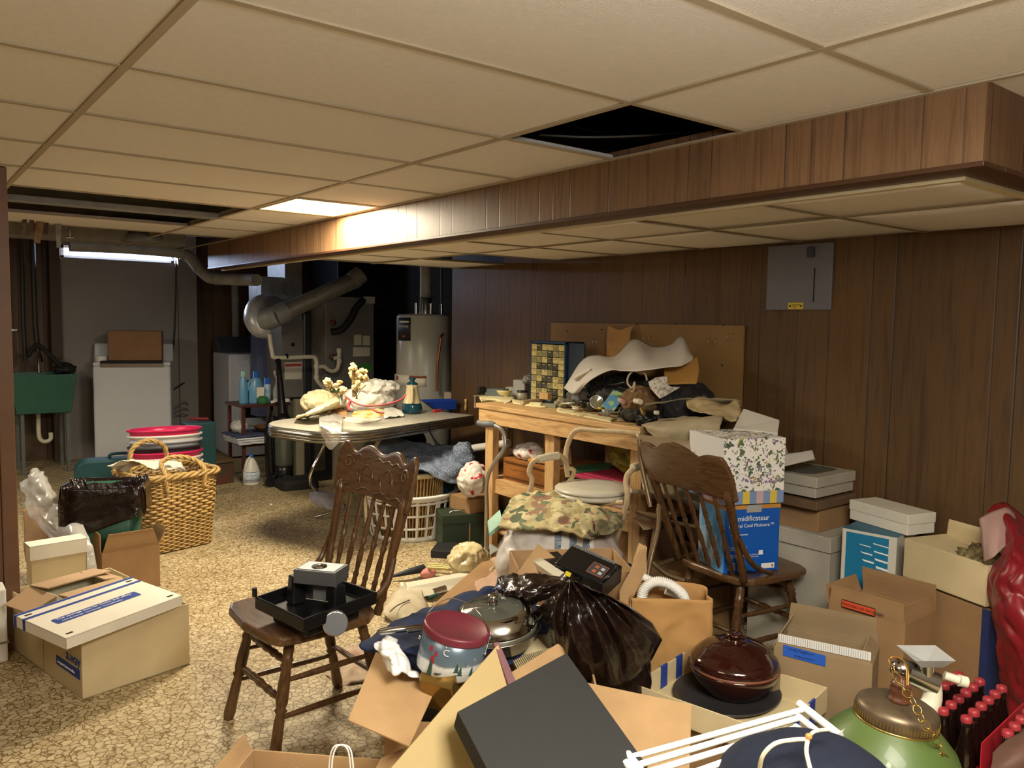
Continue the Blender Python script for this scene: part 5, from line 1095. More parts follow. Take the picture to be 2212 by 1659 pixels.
b = MB(); c = B_(1250, 886); b.lathe([(0, 0), (.025, 0), (.045, .022), (.048, .028), (.045, .028), (.024, .004), (0, .004)], c, 28); tag(obj('cream_dish', b, LC), 'cream shallow dish at the middle of the workbench', 'dish')
b = MB(); c = WX(1289, 868, 3.10); nrm = (CO-c).normalized(); Mx_ = frame(c, nrm.orthogonal(), nrm)
ro = thing('strainer_lid', 'round clear jar lid with a metal ring propped on the bench clutter', 'lid', c)
b.lathe([(.036, -.006), (.039, 0), (.036, .006), (.033, 0), (.036, -.006)], M=Mx_, n=32); obj('ring', b, STEEL, ro)
b = MB(); b.lathe([(0, .003), (.02, .001), (.034, 0)], M=Mx_, n=28); obj('dome', b, mat('greenish_glass', '#97947a', .1, var=.2, vs=40, alpha=.85), ro)
b = MB(); b.tube([WB(1248, 842, 4.15), WB(1256, 860, 4.1)], .003, 6); b.tube([WB(1262, 852, 4.12), WB(1275, 846, 4.1), WB(1290, 850, 4.08)], .003, 6, sub=3); tag(obj('cotton_swab', b, WHITE), 'thin white sticks beside the round clear lid', 'stick')
b = slab4([WX(1300, 876, 3.06), WX(1325, 842, 3.14), WX(1352, 852, 3.14), WX(1325, 888, 3.06)], (0, 0, -.006)); tag(obj('blue_booklet', b, mat('booklet_print', '#3f7aa0', .5, c2='#8aa46c', vs=22, thr=(.45, .5))), 'colourful blue and green booklet propped on the bench clutter', 'booklet')
boxB('tool_tray', 'small clear tray of screws at the bench centre', 'tray', 1300, 893, .12, .08, .03, mat('hazy_tray', '#8f8c80', .2, var=.4, vs=50), rot=-60)
boxB('red_pack', 'red blister pack at the front of the bench centre', 'pack', 1285, 899, .07, .04, .014, mat('red_pack_print', '#a33a34', .4, c2='#c9c2b2', vs=30), rot=-62)
lumpT('plastic_bag', 'small clear bag of screws drooping at the front of the workbench', 'bag', (B_(1215, 880).x, B_(1215, 880).y, 0), None, .05, .04, .028, mat('hazy_film', '#a59a7c', .2, var=.2, bump=.6, bs=40, alpha=.85), z0=ZB-.0, seed=9, amp=.35, fr=22, sub=4)
lumpT('plastic_bag', 'clear bag of hardware at the bench centre behind the red pack', 'bag', (B_(1270, 888).x+.03, B_(1270, 888).y, 0), None, .06, .05, .03, mat('hazy_film', ''), z0=ZB, seed=13, amp=.35, fr=20, sub=4)
# pile: black sleeves, goggles, cords, caps, cloths
ro = thing('safety_goggles', 'black round safety goggles hanging at the bench front', 'goggles', B_(1360, 903))
for dx, q in ((0, (1352, 890)), (1, (1380, 898))):
    c = B_(q[0], q[1], .02); nrm = (CO-c).normalized(); b = MB(); b.lathe([(0, .005), (.028, .0), (.034, -.004), (.034, -.03), (0, -.035)], M=frame(c, nrm.orthogonal(), nrm), n=24); obj('eye_cup', b, BLACK, ro)
b = MB(); b.tube([WB(1342, 880, 3.98), WB(1335, 895, 3.95), WB(1340, 912, 3.93)], .004, 6, sub=3); obj('strap', b, mat('grey_wire', '#8f8d84', .4), ro)
lumpT('pliers_pouch', 'black leather tool pouch to the right of the goggles', 'pouch', BP(1397, 3.06), None, .045, .05, .035, BLACK, z0=ZB, seed=7, amp=.4, fr=25, sub=4)
lumpT('work_glove', 'brown fuzzy work glove in the bench pile', 'glove', BP(1385, 3.2), None, .11, .10, .075, mat('brown_fuzzy', '#7a5d3c', .95, var=.2, vs=40, bump=.5, bs=120), z0=ZB+.045, seed=8, amp=.15, fr=14)
lumpT('tool_pile_cloth', 'grey rumpled cloth filling the left of the bench pile under the foam', 'cloth', BP(1290, 3.38), None, .14, .20, .07, mat('pile_grey', '#57524a', .8, var=.5, vs=22), z0=ZB, seed=48, amp=.3, fr=16)
lumpT('olive_cloth', 'dark olive cloth bundle under the brown glove', 'cloth', BP(1390, 3.2), None, .13, .09, .045, mat('olive_dark', '#37362c', .9, var=.2), z0=ZB, seed=18, amp=.2, fr=14)
lumpT('black_jacket', 'black cloth heap in the middle of the bench pile', 'cloth', BP(1350, 3.40), None, .17, .24, .12, BLACKM, z0=ZB+.0, seed=28, amp=.16, fr=10)
lumpT('black_bag', 'black bag at the right of the bench pile under the envelope', 'bag', BP(1475, 3.36), None, .15, .17, .12, mat('charcoal_cloth', '#232326', .8, var=.2), z0=ZB+.0, seed=38, amp=.12, fr=9)
b = MB(); b.tube([WB(1302, 838, 4.05), WB(1306, 812, 4.05), WB(1316, 803, 4.05), WB(1326, 810, 4.04), WB(1332, 826, 4.03)], .006, 8, sub=4); b.tube([WB(1292, 826, 4.08), WB(1300, 832, 4.05), WB(1330, 830, 4.0), WB(1350, 826, 4.0)], .006, 8, sub=4); tag(obj('power_cord', b, BLACK), 'black power cord looping over the bench pile', 'cord')  # a plain power cord, no extension socket on it
b = MB(); b.tube([WB(1398, 822, 4.0), WB(1392, 806, 4.0), WB(1372, 800, 4.0), WB(1358, 812, 3.98), WB(1356, 828, 3.97), WB(1366, 838, 3.96), WB(1371, 825, 3.96), WB(1368, 845, 3.96), WB(1350, 850, 3.98)], .0055, 8, sub=4); tag(obj('wire_loop', b, mat('beige_cord', '#b5a58a', .5)), 'beige cord curling above the bench pile', 'cord')
b = MB(); b.tube([WB(1372, 866, 3.88), WB(1384, 868, 3.86)], .014, 12); tag(obj('light_bulb_socket', b, OFFW), 'small white socket in front of the brown glove', 'socket')
b = MB(); b.tube([B_(1440, 893, .02), B_(1462, 890, .02)], .019, 16); b.tube([B_(1462, 890, .02), B_(1466, 889.5, .02)], .0165, 16); tag(obj('pill_bottle', b, WHITE), 'white pill bottle lying on the drop cloth', 'bottle')
b = MB(); c = B_(1475, 882, .0); b.prism([c+V((0, .0, 0)), c+V((.03, -.01, 0)), c+V((.03, -.02, .02)), c+V((.045, -.03, .035)), c+V((.02, -.02, .05)), c+V((0, 0, .03))], (.0, .03, 0)); tag(obj('white_adapter', b, mat('ivory_plastic', '#d5cdae', .5), bevel=.004), 'ivory plastic fitting right of the pill bottle', 'fitting')
# big white foam sheet, kraft bag, envelopes, white tray
FOAM = mat('packing_foam', '#c6c0b8', .65, var=.04, vs=5)
b = MB(); b.patch(pts4([[(1218, 838, 4.02), (1258, 780, 4.1), (1290, 768, 4.12), (1330, 770, 4.15), (1368, 732, 4.2), (1410, 748, 4.25), (1448, 745, 4.25), (1472, 728, 4.22), (1490, 762, 4.15)],
    [(1235, 850, 3.98), (1270, 806, 4.0), (1300, 790, 4.02), (1340, 785, 4.05), (1378, 768, 4.05), (1415, 775, 4.06), (1450, 772, 4.06), (1478, 765, 4.06), (1497, 772, 4.08)],
    [(1250, 848, 4.0), (1275, 822, 3.98), (1318, 800, 3.98), (1345, 800, 3.98), (1380, 800, 3.97), (1415, 797, 3.97), (1445, 793, 3.98), (1470, 790, 4.0), (1490, 782, 4.05)]]), 60, 20, .006, 5, 3); tag(obj('packing_foam', b, FOAM, solid=.004), 'wavy white packing foam sheet draped over the bench pile', 'foam')
b = MB(); b.patch(pts4([[(1312, 702, 4.5), (1340, 712, 4.48), (1366, 700, 4.5)], [(1309, 740, 4.42), (1338, 745, 4.38), (1360, 730, 4.42)], [(1306, 775, 4.35), (1340, 778, 4.3), (1366, 768, 4.35)]]), 22, 24, .014, 9, 5); tag(obj('paper_bag', b, KRAFT, solid=.003), 'brown kraft paper bag standing behind the packing foam', 'bag')
b = MB(); b.patch(pts4([[(1434, 800, 4.05), (1470, 785, 4.12), (1506, 770, 4.2)], [(1436, 818, 4.02), (1470, 810, 4.08), (1510, 800, 4.15)], [(1440, 830, 4.0), (1470, 830, 4.05), (1504, 830, 4.1)]]), 16, 12, .003, 6, 5); tag(obj('envelope', b, mat('manila', '#c2914a', .7, var=.05), solid=.008), 'manila envelope under the right end of the packing foam', 'envelope')
b = MB(); b.patch(pts4([[(1400, 824, 3.98), (1420, 815, 4.0), (1440, 812, 4.0)], [(1405, 838, 3.97), (1425, 835, 3.97), (1445, 832, 3.99)], [(1425, 862, 3.95), (1440, 855, 3.97), (1468, 836, 4.0)]]), 16, 14, .008, 14, 2); tag(obj('printed_paper', b, mat('newsprint', '#c2bdb2', .8, c2='#8b8880', vs=40, thr=(.5, .6)), solid=.0015), 'crumpled printed paper below the manila envelope', 'paper')
b = slab4([WB(1240, 813, 3.98), WB(1275, 795, 4.0), WB(1280, 800, 4.04), WB(1245, 822, 4.02)], (0, 0, -.012)); tag(obj('foam_strip', b, PAPER, bevel=.001), 'short white foam strip on the left end of the packing foam', 'foam')
boxB('cardboard_pad', 'pale magazine stack under the black cord on the workbench', 'magazine', 1262, 855, .22, .14, .012, mat('newsprint', ''), rot=-62)
# loose small things along the front of the bench pile
def small(name, label, cat, px, py, X, kind, sz, m):
    p = WX(px, py, X); p.z = max(p.z, ZB+.002) if kind != 'flat' else p.z
    b = MB(); r = random.Random(px)
    if kind == 'tube': d = V((r.uniform(-1, 1), r.uniform(-1, 1), r.uniform(-.1, .2))).normalized(); b.tube([p+V((0, 0, sz[1]))-d*sz[0]/2, p+V((0, 0, sz[1]))+d*sz[0]/2], sz[1], 12)
    elif kind == 'ring': b.lathe([(sz[0]*.55, 0), (sz[0], 0), (sz[0], sz[1]), (sz[0]*.55, sz[1]), (sz[0]*.55, 0)], p, 24)
    elif kind == 'cup': b.lathe([(0, 0), (sz[0]*.7, 0), (sz[0], sz[1]), (sz[0]*.93, sz[1]), (sz[0]*.62, .003), (0, .003)], p, 24)
    else: b.T = tr(p) @ rz(r.uniform(0, 3)) @ Matrix.Rotation(r.uniform(-.15, .25), 4, 'X'); b.b2((-sz[0]/2, -sz[1]/2, 0), (sz[0]/2, sz[1]/2, sz[2]))
    o = obj(name, b, m, bevel=.0015 if kind == 'box' else 0); tag(o, label, cat)
small('tape_roll', 'black tape roll on the bench below the round clear lid', 'tape', 1262, 872, 3.16, 'ring', (.032, .02), BLACK)
small('screw_jar_cap', 'white round cap at the bench front left of the red pack', 'cap', 1243, 884, 3.05, 'ring', (.018, .01), WHITE)
small('steel_wrench', 'steel wrench lying in front of the blue booklet', 'wrench', 1318, 893, 3.04, 'tube', (.12, .005), STEEL)
small('red_tube', 'red and white tube leaning under the brown glove', 'tube', 1343, 872, 3.10, 'tube', (.07, .014), mat('red_pack_print', ''))
small('clear_cup', 'small clear plastic cup in front of the booklet', 'cup', 1310, 898, 3.02, 'cup', (.028, .035), mat('hazy_tray', ''))
small('grey_box', 'little grey box behind the black tape roll', 'box', 1246, 862, 3.26, 'box', (.08, .05, .05), GREY)
small('green_pack', 'pale green packet on the bench between booklet and glove', 'packet', 1340, 856, 3.14, 'box', (.09, .06, .008), mat('pale_green_pack', '#8fa574', .5, var=.2, vs=30))
small('brass_fitting', 'brass fitting between the goggles and the pouch', 'fitting', 1388, 893, 3.03, 'tube', (.05, .010), mat('bright_brass', '#a98b4a', .3, metal=.8, var=.1))
small('ivory_cap', 'ivory cap right of the black tool pouch', 'cap', 1418, 895, 3.05, 'ring', (.014, .018), OFFW)
small('white_label_pack', 'white labelled flat pack left of the cream dish', 'packet', 1228, 872, 3.12, 'box', (.07, .05, .006), PAPER)
small('wood_block', 'small pine block behind the caulk tube', 'block', 1178, 862, 3.30, 'box', (.07, .04, .04), PINE)
small('dark_spool', 'dark spool at the right of the cream dish', 'spool', 1274, 880, 3.10, 'cup', (.02, .03), DGREY)
small('yellow_knob', 'yellow plastic knob in front of the grey pile', 'knob', 1296, 884, 3.08, 'ring', (.012, .012), YELLOW)  # a small yellow knob, drawn as a ring
small('battery', 'small black and copper battery near the bench front edge', 'battery', 1338, 902, 3.0, 'tube', (.045, .007), DGREY)
# ------------------------------------------------------------------ under the workbench
def S_(px, py, z): return W(px, py, z)
Md = frame(W(1062, 1040, .56), (W(1175, 1080, .56)-W(1062, 1040, .56)))
ro = thing('old_drawer', 'old brown wooden drawer on the left shelf under the workbench', 'drawer', (3.1, 3.8, .521))
b = MB(); b.b2((3.09, 3.52, .521), (3.50, 4.04, .66)); obj('body', b, DRAWERWOOD, ro, bevel=.004)
b = MB(); b.b2((3.082, 3.54, .54), (3.09, 4.02, .545)); b.b2((3.082, 3.54, .635), (3.09, 4.02, .64)); obj('moulding', b, mat('dark_moulding', '#4c2c12', .5), ro)
lumpT('grocery_bag', 'white plastic bag with red lettering on the wooden drawer under the bench', 'bag', (3.2, 3.88, 0), None, .10, .14, .05, mat('white_red_bag', '#d9d4cc', .35, c2='#c0272d', vs=26, thr=(.60, .63), bump=.4, bs=20), z0=.662, seed=6, amp=.14, fr=12)
for i, (py_, hh_) in enumerate(((3.66, .14), (3.63, .15), (3.60, .10))):
    b = MB(); b.box((3.2, py_, .662+hh_/2+.0), (.14, .012, hh_), Matrix.Rotation(R_(8-6*i), 3, 'X')); tag(obj('wood_scrap', b, PINE, bevel=.002), ['thin tan board standing behind the red-lettered bag', 'second tan board, nearest the middle bench leg', 'short tan board leaning on the middle bench leg'][i], 'board')
b = MB(); b.box((3.14, 3.70, .676), (.05, .20, .018), Matrix.Rotation(R_(20), 3, 'Z')); tag(obj('yellow_level', b, mat('yellow_tool', '#c58f2c', .5), bevel=.003), 'yellow tool lying on the wooden drawer', 'tool')
ro = thing('storage_bin', 'pink lidded storage bin on the right shelf under the workbench', 'bin', (3.2, 3.15, .521))
b = MB(); b.b2((3.10, 2.98, .521), (3.42, 3.34, .64)); obj('body', b, mat('clear_bin', '#b79aa0', .3, var=.05), ro, bevel=.01)
b = MB(); b.b2((3.085, 2.96, .64), (3.435, 3.36, .662)); b.b2((3.12, 3.0, .662), (3.40, 3.32, .668)); obj('lid', b, mat('pink_lid', '#a82e50', .4, var=.05), ro, bevel=.006)
lumpT('yellow_bag', 'crumpled yellow-green plastic bag behind the pink-lidded bin', 'bag', (3.40, 3.08, 0), None, .14, .26, .11, mat('yellow_green_film', '#8d8436', .35, var=.25, vs=7, bump=.5, bs=16), z0=.67, seed=3, amp=.22, fr=9)
ro = thing('storage_bin', 'green lidded storage bin beside the middle leg under the workbench', 'bin', (3.3, 3.42, .521)); b = MB(); b.b2((3.14, 3.38, .521), (3.46, 3.50, .655)); obj('body', b, mat('green_tote', '#2f5a3c', .45, var=.05), ro, bevel=.01)
b = MB(); b.b2((3.13, 3.372, .655), (3.47, 3.508, .67)); obj('lid', b, mat('green_tote_lid', '#3c6b48', .45), ro, bevel=.004)
b = MB(); b.b2((3.15, 2.85, .18), (3.45, 3.35, .42)); tag(obj('brown_carton', b, CARD2, bevel=.004), 'brown carton on the lowest shelf under the workbench', 'carton')
b = MB(); b.b2((3.15, 3.5, .18), (3.45, 4.0, .40)); tag(obj('toolbox', b, mat('dark_toolbox', '#2b2c28', .5), bevel=.008), 'dark toolbox on the lowest shelf behind the bench leg', 'toolbox')
b = MB(); b.b2((2.86, 3.98, .0), (2.94, 4.20, .56)) if False else b.b2((3.0, 4.2, 0), (3.1, 4.3, .5)); 
# ------------------------------------------------------------------ oak side chairs
def make_chair(name, label, M, carved=True, H=1.0, cw=.50, lean=.16, spind=5, crest_h=.19, SW=.46, SD=.42, ZS=.445):
    ro = thing(name, label, 'chair', M)
    # seat: shaped plank
    pts = [(-SW*.5, .02), (-SW*.5, -SD*.35), (-SW*.47, -SD*.5), (-SW*.36, -SD*.56), (0, -SD*.60), (SW*.36, -SD*.56), (SW*.47, -SD*.5), (SW*.5, -SD*.35), (SW*.5, .02), (SW*.47, SD*.30), (SW*.36, SD*.42), (SW*.2, SD*.46), (-SW*.2, SD*.46), (-SW*.36, SD*.42), (-SW*.47, SD*.30)]
    b = MB(); b.T = M; b.prism([(x, y, ZS-.035) for x, y in pts], (0, 0, .035)); obj('seat', b, OAKF, ro, bevel=.011, seg=3)
    legp = [(0, .014), (.06, .017), (.10, .019), (.16, .017), (.18, .022), (.20, .017), (.23, .022), (.26, .0165), (.40, .021), (.52, .021), (.56, .016), (.58, .023), (.61, .015), (.66, .018), (.84, .0195), (.93, .022), (.97, .020), (1, .0175)]
    tops = {'fl': (-.16, -.15), 'fr': (.16, -.15), 'bl': (-.15, .13), 'br': (.15, .13)}
    feet = {'fl': (-.205, -.235), 'fr': (.205, -.235), 'bl': (-.19, .22), 'br': (.19, .22)}
    L = {}
    for k in tops:
        a, c = V((*tops[k], ZS-.03)), V((*feet[k], 0)); L[k] = (a, c); b = MB(); b.T = M; b.turn(a, c, legp); obj('leg', b, OAK, ro)
    def at(k, z): a, c = L[k]; t = (a.z-z)/(a.z-c.z); return a.lerp(c, t)
    fancy = [(0, .008), (.12, .010), (.2, .014), (.25, .010), (.3, .015), (.4, .011), (.46, .014), (.5, .016), (.54, .014), (.6, .011), (.7, .015), (.75, .010), (.8, .014), (.88, .010), (1, .008)]
    plain = [(0, .008), (.3, .011), (.5, .012), (.7, .011), (1, .008)]
    for z in (.33, .205): b = MB(); b.T = M; b.turn(at('fl', z), at('fr', z), fancy); obj('stretcher', b, OAK, ro)
    for s_ in 'lr':
        for z in (.27, .15): b = MB(); b.T = M; b.turn(at('f'+s_, z), at('b'+s_, z), plain, 10); obj('stretcher', b, OAK, ro)
    b = MB(); b.T = M; b.turn(at('bl', .2), at('br', .2), plain, 10); obj('stretcher', b, OAK, ro)
    # back posts and spindles
    zc0 = H-crest_h
    def back(x, z, out=0):   # position on the reclined back plane
        t = (z-ZS)/(H-ZS); curve = .035*(1-(x/(cw*.5))**2)
        return V((x*(1+.12*t), SD*.40+lean*t+curve*t-out, z))
    post = [(0, .013), (.05, .017), (.10, .013), (.14, .019), (.22, .014), (.27, .017), (.30, .013), (.34, .017), (.37, .013), (.42, .016), (.9, .020), (.94, .023), (.97, .016), (1, .015)]
    for s_ in (-1, 1):
        b = MB(); b.T = M; b.turn(back(s_*cw*.40, ZS-.01), back(s_*cw*.43, zc0+.05, 0), post); obj('back_post', b, OAK, ro)
    sp = [(0, .007), (.05, .009), (.15, .012), (.22, .009), (.25, .012), (.29, .008), (.36, .011), (.42, .012), (.52, .008), (.58, .013), (.60, .008), (.63, .012), (.66, .008), (.72, .0115), (.80, .009), (1, .008)]
    for i in range(spind):
        f = (i+.5)/spind*2-1; x0, x1 = f*cw*.34, f*cw*.36; b = MB(); b.T = M; b.turn(back(x0, ZS-.01), back(x1, zc0+.015), sp, 10); obj('spindle', b, OAK, ro)
    # crest rail: curved wavy board
    n = 48; th = .018; tp_, bt = [], []
    for i in range(n+1):
        u = i/n*2-1; x = u*cw*.5; au = abs(u)
        if carved: top = H-.012*math.cos(au*9)*(1 if au < .8 else .5)-(.0 if au < .72 else .0)+.016*math.exp(-((au-.86)/.11)**2)-.012*math.exp(-((au-.62)/.1)**2)
        else: top = H+.022*math.exp(-(au/.28)**2)-.018*math.exp(-((au-.45)/.12)**2)-.01*au-(.0 if au < .86 else .09*((au-.86)/.14)**2)
        if carved and au > .90: top -= .035*((au-.90)/.10)**2
        bot = zc0+.012*(1-au*au)-(.0 if carved else .0)
        if au > .97: bot += .01
        tp_.append((x, top)); bt.append((x, bot))
    b = MB(); b.T = M; rowsf = []; m_ = 10
    for j in range(m_+1):
        f = j/m_; rowsf.append([back(tp_[i][0], bt[i][1]*(1-f)+tp_[i][1]*f) for i in range(n+1)])
    vs = [p+V((0, -th/2, 0)) for r in rowsf for p in r]+[p+V((0, th/2, 0)) for r in rowsf for p in r]; k = n+1; N0 = k*(m_+1); fs = []
    for j in range(m_):
        for i in range(n): a = j*k+i; fs += [(a, a+1, a+k+1, a+k), (a+N0, a+k+N0, a+k+1+N0, a+1+N0)]
    for i in range(n): fs += [(i, i+N0, i+1+N0, i+1), (m_*k+i, m_*k+i+1, m_*k+i+1+N0, m_*k+i+N0)]
    for j in range(m_): fs += [(j*k, (j+1)*k, (j+1)*k+N0, j*k+N0), (j*k+n, j*k+n+N0, (j+1)*k+n+N0, (j+1)*k+n)]
    b.add(vs, fs, True); cr_ = obj('crest_rail', b, OAKF, ro, bevel=.004)
    if carved:
        for side in (-1, 1):
            b = MB(); b.T = M; rr_ = .0042
            def on(x, z): return back(x, z)+V((0, side*(th/2+.001), 0))
            zm = (zc0+H)/2
            for cx in (-.07, .07): b.tube([on(cx+.04*math.cos(t*PI/8), zm-.012+.045*math.sin(t*PI/8)) for t in range(14)], rr_, 6)
            for cx in (-.19, .19): b.tube([on(cx+(.03-.0018*t)*math.cos(t*PI/5*(1 if cx > 0 else -1)), zm+.03+(.03-.0018*t)*math.sin(t*PI/5)) for t in range(14)], rr_, 6)
            b.tube([on(-.2+.4*t/20, zc0+.035+.008*math.sin(t*1.1)) for t in range(21)], rr_*.8, 6)
            b.tube([on(-.15+.3*t/20, H-.035+.006*math.sin(t*1.5)) for t in range(21)], rr_*.8, 6)
            for cx in (-.12, 0, .12):
                for q in range(5): a = R_(60+15*q); b.tube([on(cx, zc0+.06), on(cx+.022*math.cos(a), zc0+.06+.03*math.sin(a))], rr_*.6, 5)
            obj('carving', b, OAKF, cr_)
    # bent side braces from the post down to the seat
    for s_ in (-1, 1):
        b = MB(); b.T = M
        b.tube([back(s_*cw*.42, ZS+.20)+V((s_*.012, 0, 0)), back(s_*cw*.43, ZS+.10)+V((s_*.02, -.02, 0)), V((s_*SW*.46, SD*.20, ZS+.035)), V((s_*SW*.44, .0, ZS+.006))], [.011, .013, .012, .010], 8, sub=5); obj('side_brace', b, OAK, ro)
    return ro
c1y = V((1, .04, 0)).normalized(); M1 = frame(V((1.225, 2.785, 0)), V((c1y.y, -c1y.x, 0)))
ch1 = make_chair('side_chair', 'dark oak chair with carved wavy crest rail and turned legs holding a black plastic tray', M1, True, H=1.0, SW=.47, SD=.43, cw=.52, lean=.12)
c2y = V((-.99, .12, 0)).normalized(); M2c = frame(V((3.03, 2.20, 0)), V((c2y.y, -c2y.x, 0)))
ch2 = make_chair('side_chair', 'brown wooden chair with plain curved crest rail seen from behind, holding a blue box', M2c, False, H=1.0, cw=.50, lean=.20, crest_h=.20)

# ------------------------------------------------------------------ black appliance tray on the chair
Z1 = .448
Mt = frame(V((1.245, 2.80, Z1)), V((.96, .28, 0)))
Pn = [W(548, 1290, Z1+.10), W(620, 1355, Z1+.06), W(820, 1290, Z1+.10), W(745, 1240, Z1+.10)]
ro = thing('appliance_tray', 'black plastic turntable base with a grey motor unit lying on the carved chair', 'tray', (1.26, 2.80, Z1))
L_, F_, R__, K_ = [W(px, py, Z1+.095) for px, py in ((550, 1288), (655, 1338), (815, 1278), (700, 1238))]
def inset(q, k):
    c = sum(q, V((0, 0, 0)))/4; return [p+(c-p)*k for p in q]
top = [L_, F_, R__, K_]; dn = V((0, 0, -.09)); low = [p+V((0, 0, -.045)) for p in inset(top, .14)]
b = MB(); b.add([p+V((0, 0, -.045)) for p in top]+[p for p in top]+[p for p in inset(top, .05)]+[p+V((0, 0, -.04)) for p in inset(top, .08)], [(3, 2, 1, 0)]+[(i, (i+1) % 4, (i+1) % 4+4, i+4) for i in range(4)]+[(i+4, (i+1) % 4+4, (i+1) % 4+8, i+8) for i in range(4)]+[(i+8, (i+1) % 4+8, (i+1) % 4+12, i+12) for i in range(4)]+[(12, 13, 14, 15)]); obj('tray_body', b, BLACK, ro, bevel=.005)
lo = inset(top, .28); b = MB(); b.hexa([V((p.x, p.y, Z1)) for p in lo], [V((p.x, p.y, Z1+.052)) for p in lo]); obj('underside_housing', b, BLACK, ro, bevel=.01)
for t in (.3, .62):
    for k_, (q0, q1) in enumerate(((L_, F_), )):
        pass
for (px, py, w_, hh_) in ((640, 1300, .045, .10), (728, 1315, .045, .09)):
    p = W(px, py, Z1+.058); b = MB(); b.T = frame(p, (1, .1, 0)); rr_solid(b, w_*1.3, w_*1.1, .01, 0, hh_, w_, w_*.9); obj('support_pillar', b, BLACK, ro, bevel=.004)
p = W(682, 1262, Z1+.13); b = MB(); b.T = frame(W(668, 1300, Z1+.06)+V((.03, .03, 0)), V((.55, -.82, 0))); b.b2((-.06, -.015, 0), (.10, .0, .11)); b.b2((-.08, -.03, .075), (.12, .0, .085)); obj('metal_bracket', b, mat('zinc_plate', '#8b8e92', .35, metal=.6, var=.1), ro, bevel=.002)
b = MB(); Mm = frame(W(690, 1228, Z1+.19), V((.62, -.78, 0))); b.T = Mm; b.b2((-.075, -.05, -.045), (.085, .06, .005)); obj('motor_unit', b, mat('grey_motor', '#4f5155', .5, metal=.2), ro, bevel=.003)
b = MB(); b.T = Mm; b.b2((-.065, -.04, .0055), (.075, .05, .007)); obj('motor_plate', b, mat('zinc_plate', ''), ro)
b = MB(); b.T = Mm; b.lathe([(.012, .0075), (.027, .0078), (.027, .010), (.014, .010), (.012, .012), (.008, .016), (0, .016)], n=24); obj('motor_hub', b, STEEL, ro)
b = MB(); b.T = Mm; b.b2((-.02, -.01, -.11), (.03, .02, -.045)); obj('motor_post', b, mat('zinc_plate', ''), ro)
cdk = W(722, 1348, Z1+.035); Md_ = frame(cdk, V((.8, -.55, 0)).cross(V((0, 0, 1))), V((-.62, -.75, .18)))
nn = V((-.35, -.93, .12)).normalized(); Md_ = frame(cdk+V((-.01, -.03, .012)), nn.orthogonal(), nn)
b = MB(); b.lathe([(0, -.03), (.040, -.03), (.043, -.024), (.043, -.004), (.040, .0), (.036, .0)], M=Md_, n=36); obj('silver_drum', b, mat('foil_tape', '#c8c9cc', .25, metal=.85, var=.1, vs=30, bump=.3, bs=60), ro)
b = MB(); b.lathe([(0, .001), (.039, .001)], M=Md_, n=36); obj('drum_face', b, mat('drum_face', '#6d7075', .5, var=.1), ro)
b = MB(); b.tube([top[0]+V((0, 0, .0)), top[0]+V((0, 0, .03))], .009, 8); obj('peg', b, BLACK, ro)

# ------------------------------------------------------------------ laundry basket with wicker basket and towel
Cl = (W(893, 1188)+W(893, 1188))*.5; Cl = V((2.93, 4.93, 0)); rB = .27; rT = .33; hL = .40
dpt = (Cl-CO).dot(_f)
ro = thing('laundry_basket', 'white slatted round plastic laundry basket behind the carved chair', 'laundry basket', Cl)
hL = HZ(W(893, 1188)+V((.0, 0, 0)), 893, 1085)
b = MB(); b.T = tr(Cl)
n = 26
def rad(z): return rB+(rT-rB)*(z/hL)**.8
rows_z = [0.02, hL*.30, hL*.58, hL*.86]
for k in range(n):
    a = 2*PI*k/n; wv = .0075 if k % 4 else .018
    zs_ = [0.01+i*(hL-.02)/6 for i in range(7)]; P = [V((rad(z)*math.cos(a), rad(z)*math.sin(a), z)) for z in zs_]; tg = V((-math.sin(a), math.cos(a), 0)); rd = V((math.cos(a), math.sin(a), 0))
    vs = []; 
    for p in P: vs += [p-tg*wv-rd*.003, p+tg*wv-rd*.003, p+tg*wv+rd*.003, p-tg*wv+rd*.003]
    fs = []
    for i in range(6):
        for j in range(4): fs.append((4*i+j, 4*i+(j+1) % 4, 4*i+4+(j+1) % 4, 4*i+4+j))
    b.add(vs, fs)
for z in (hL*.30, hL*.58, hL*.84): b.lathe([(rad(z)-.003, z-.007), (rad(z)+.003, z-.007), (rad(z)+.003, z+.007), (rad(z)-.003, z+.007), (rad(z)-.003, z-.007)], n=52)
b.lathe([(0, 0), (rB, 0), (rB+.006, .03), (rB, .035), (rB-.01, .01), (0, .01)], n=52)
obj('body', b, WHITE, ro)
b = MB(); b.T = tr(Cl); b.lathe([(rT-.008, hL-.035), (rT+.004, hL-.035), (rT+.012, hL-.02), (rT+.028, hL-.005), (rT+.028, hL+.006), (rT-.004, hL+.006), (rT-.008, hL-.035)], n=52); obj('rim', b, WHITE, ro)
zw = HZ(Cl+V((-.12, -.25, 0)), 940, 1035)
ro = thing('wicker_hamper', 'round brown wicker hamper standing inside the white laundry basket', 'hamper', Cl+V((0, 0, .012)))
b = MB(); b.T = tr(Cl+V((0, 0, .012)))
nW = 60
for k in range(nW):
    a = 2*PI*k/nW; ph = k*1.7
    b.tube([V(((.20+.05*z/zw+.004*math.sin(z*60+ph))*math.cos(a+.006*math.sin(z*50+ph)), (.20+.05*z/zw+.004*math.sin(z*60+ph))*math.sin(a+.006*math.sin(z*50+ph)), z)) for z in [zw*i/14 for i in range(15)]], .0062, 5)
obj('woven_canes', b, WICKER, ro)
b = MB(); b.T = tr(Cl+V((0, 0, .012))); b.lathe([(0, 0), (.188, 0), (.236, zw), (.232, zw), (.184, .006), (0, .006)], n=40); obj('lining', b, WICKERD, ro)
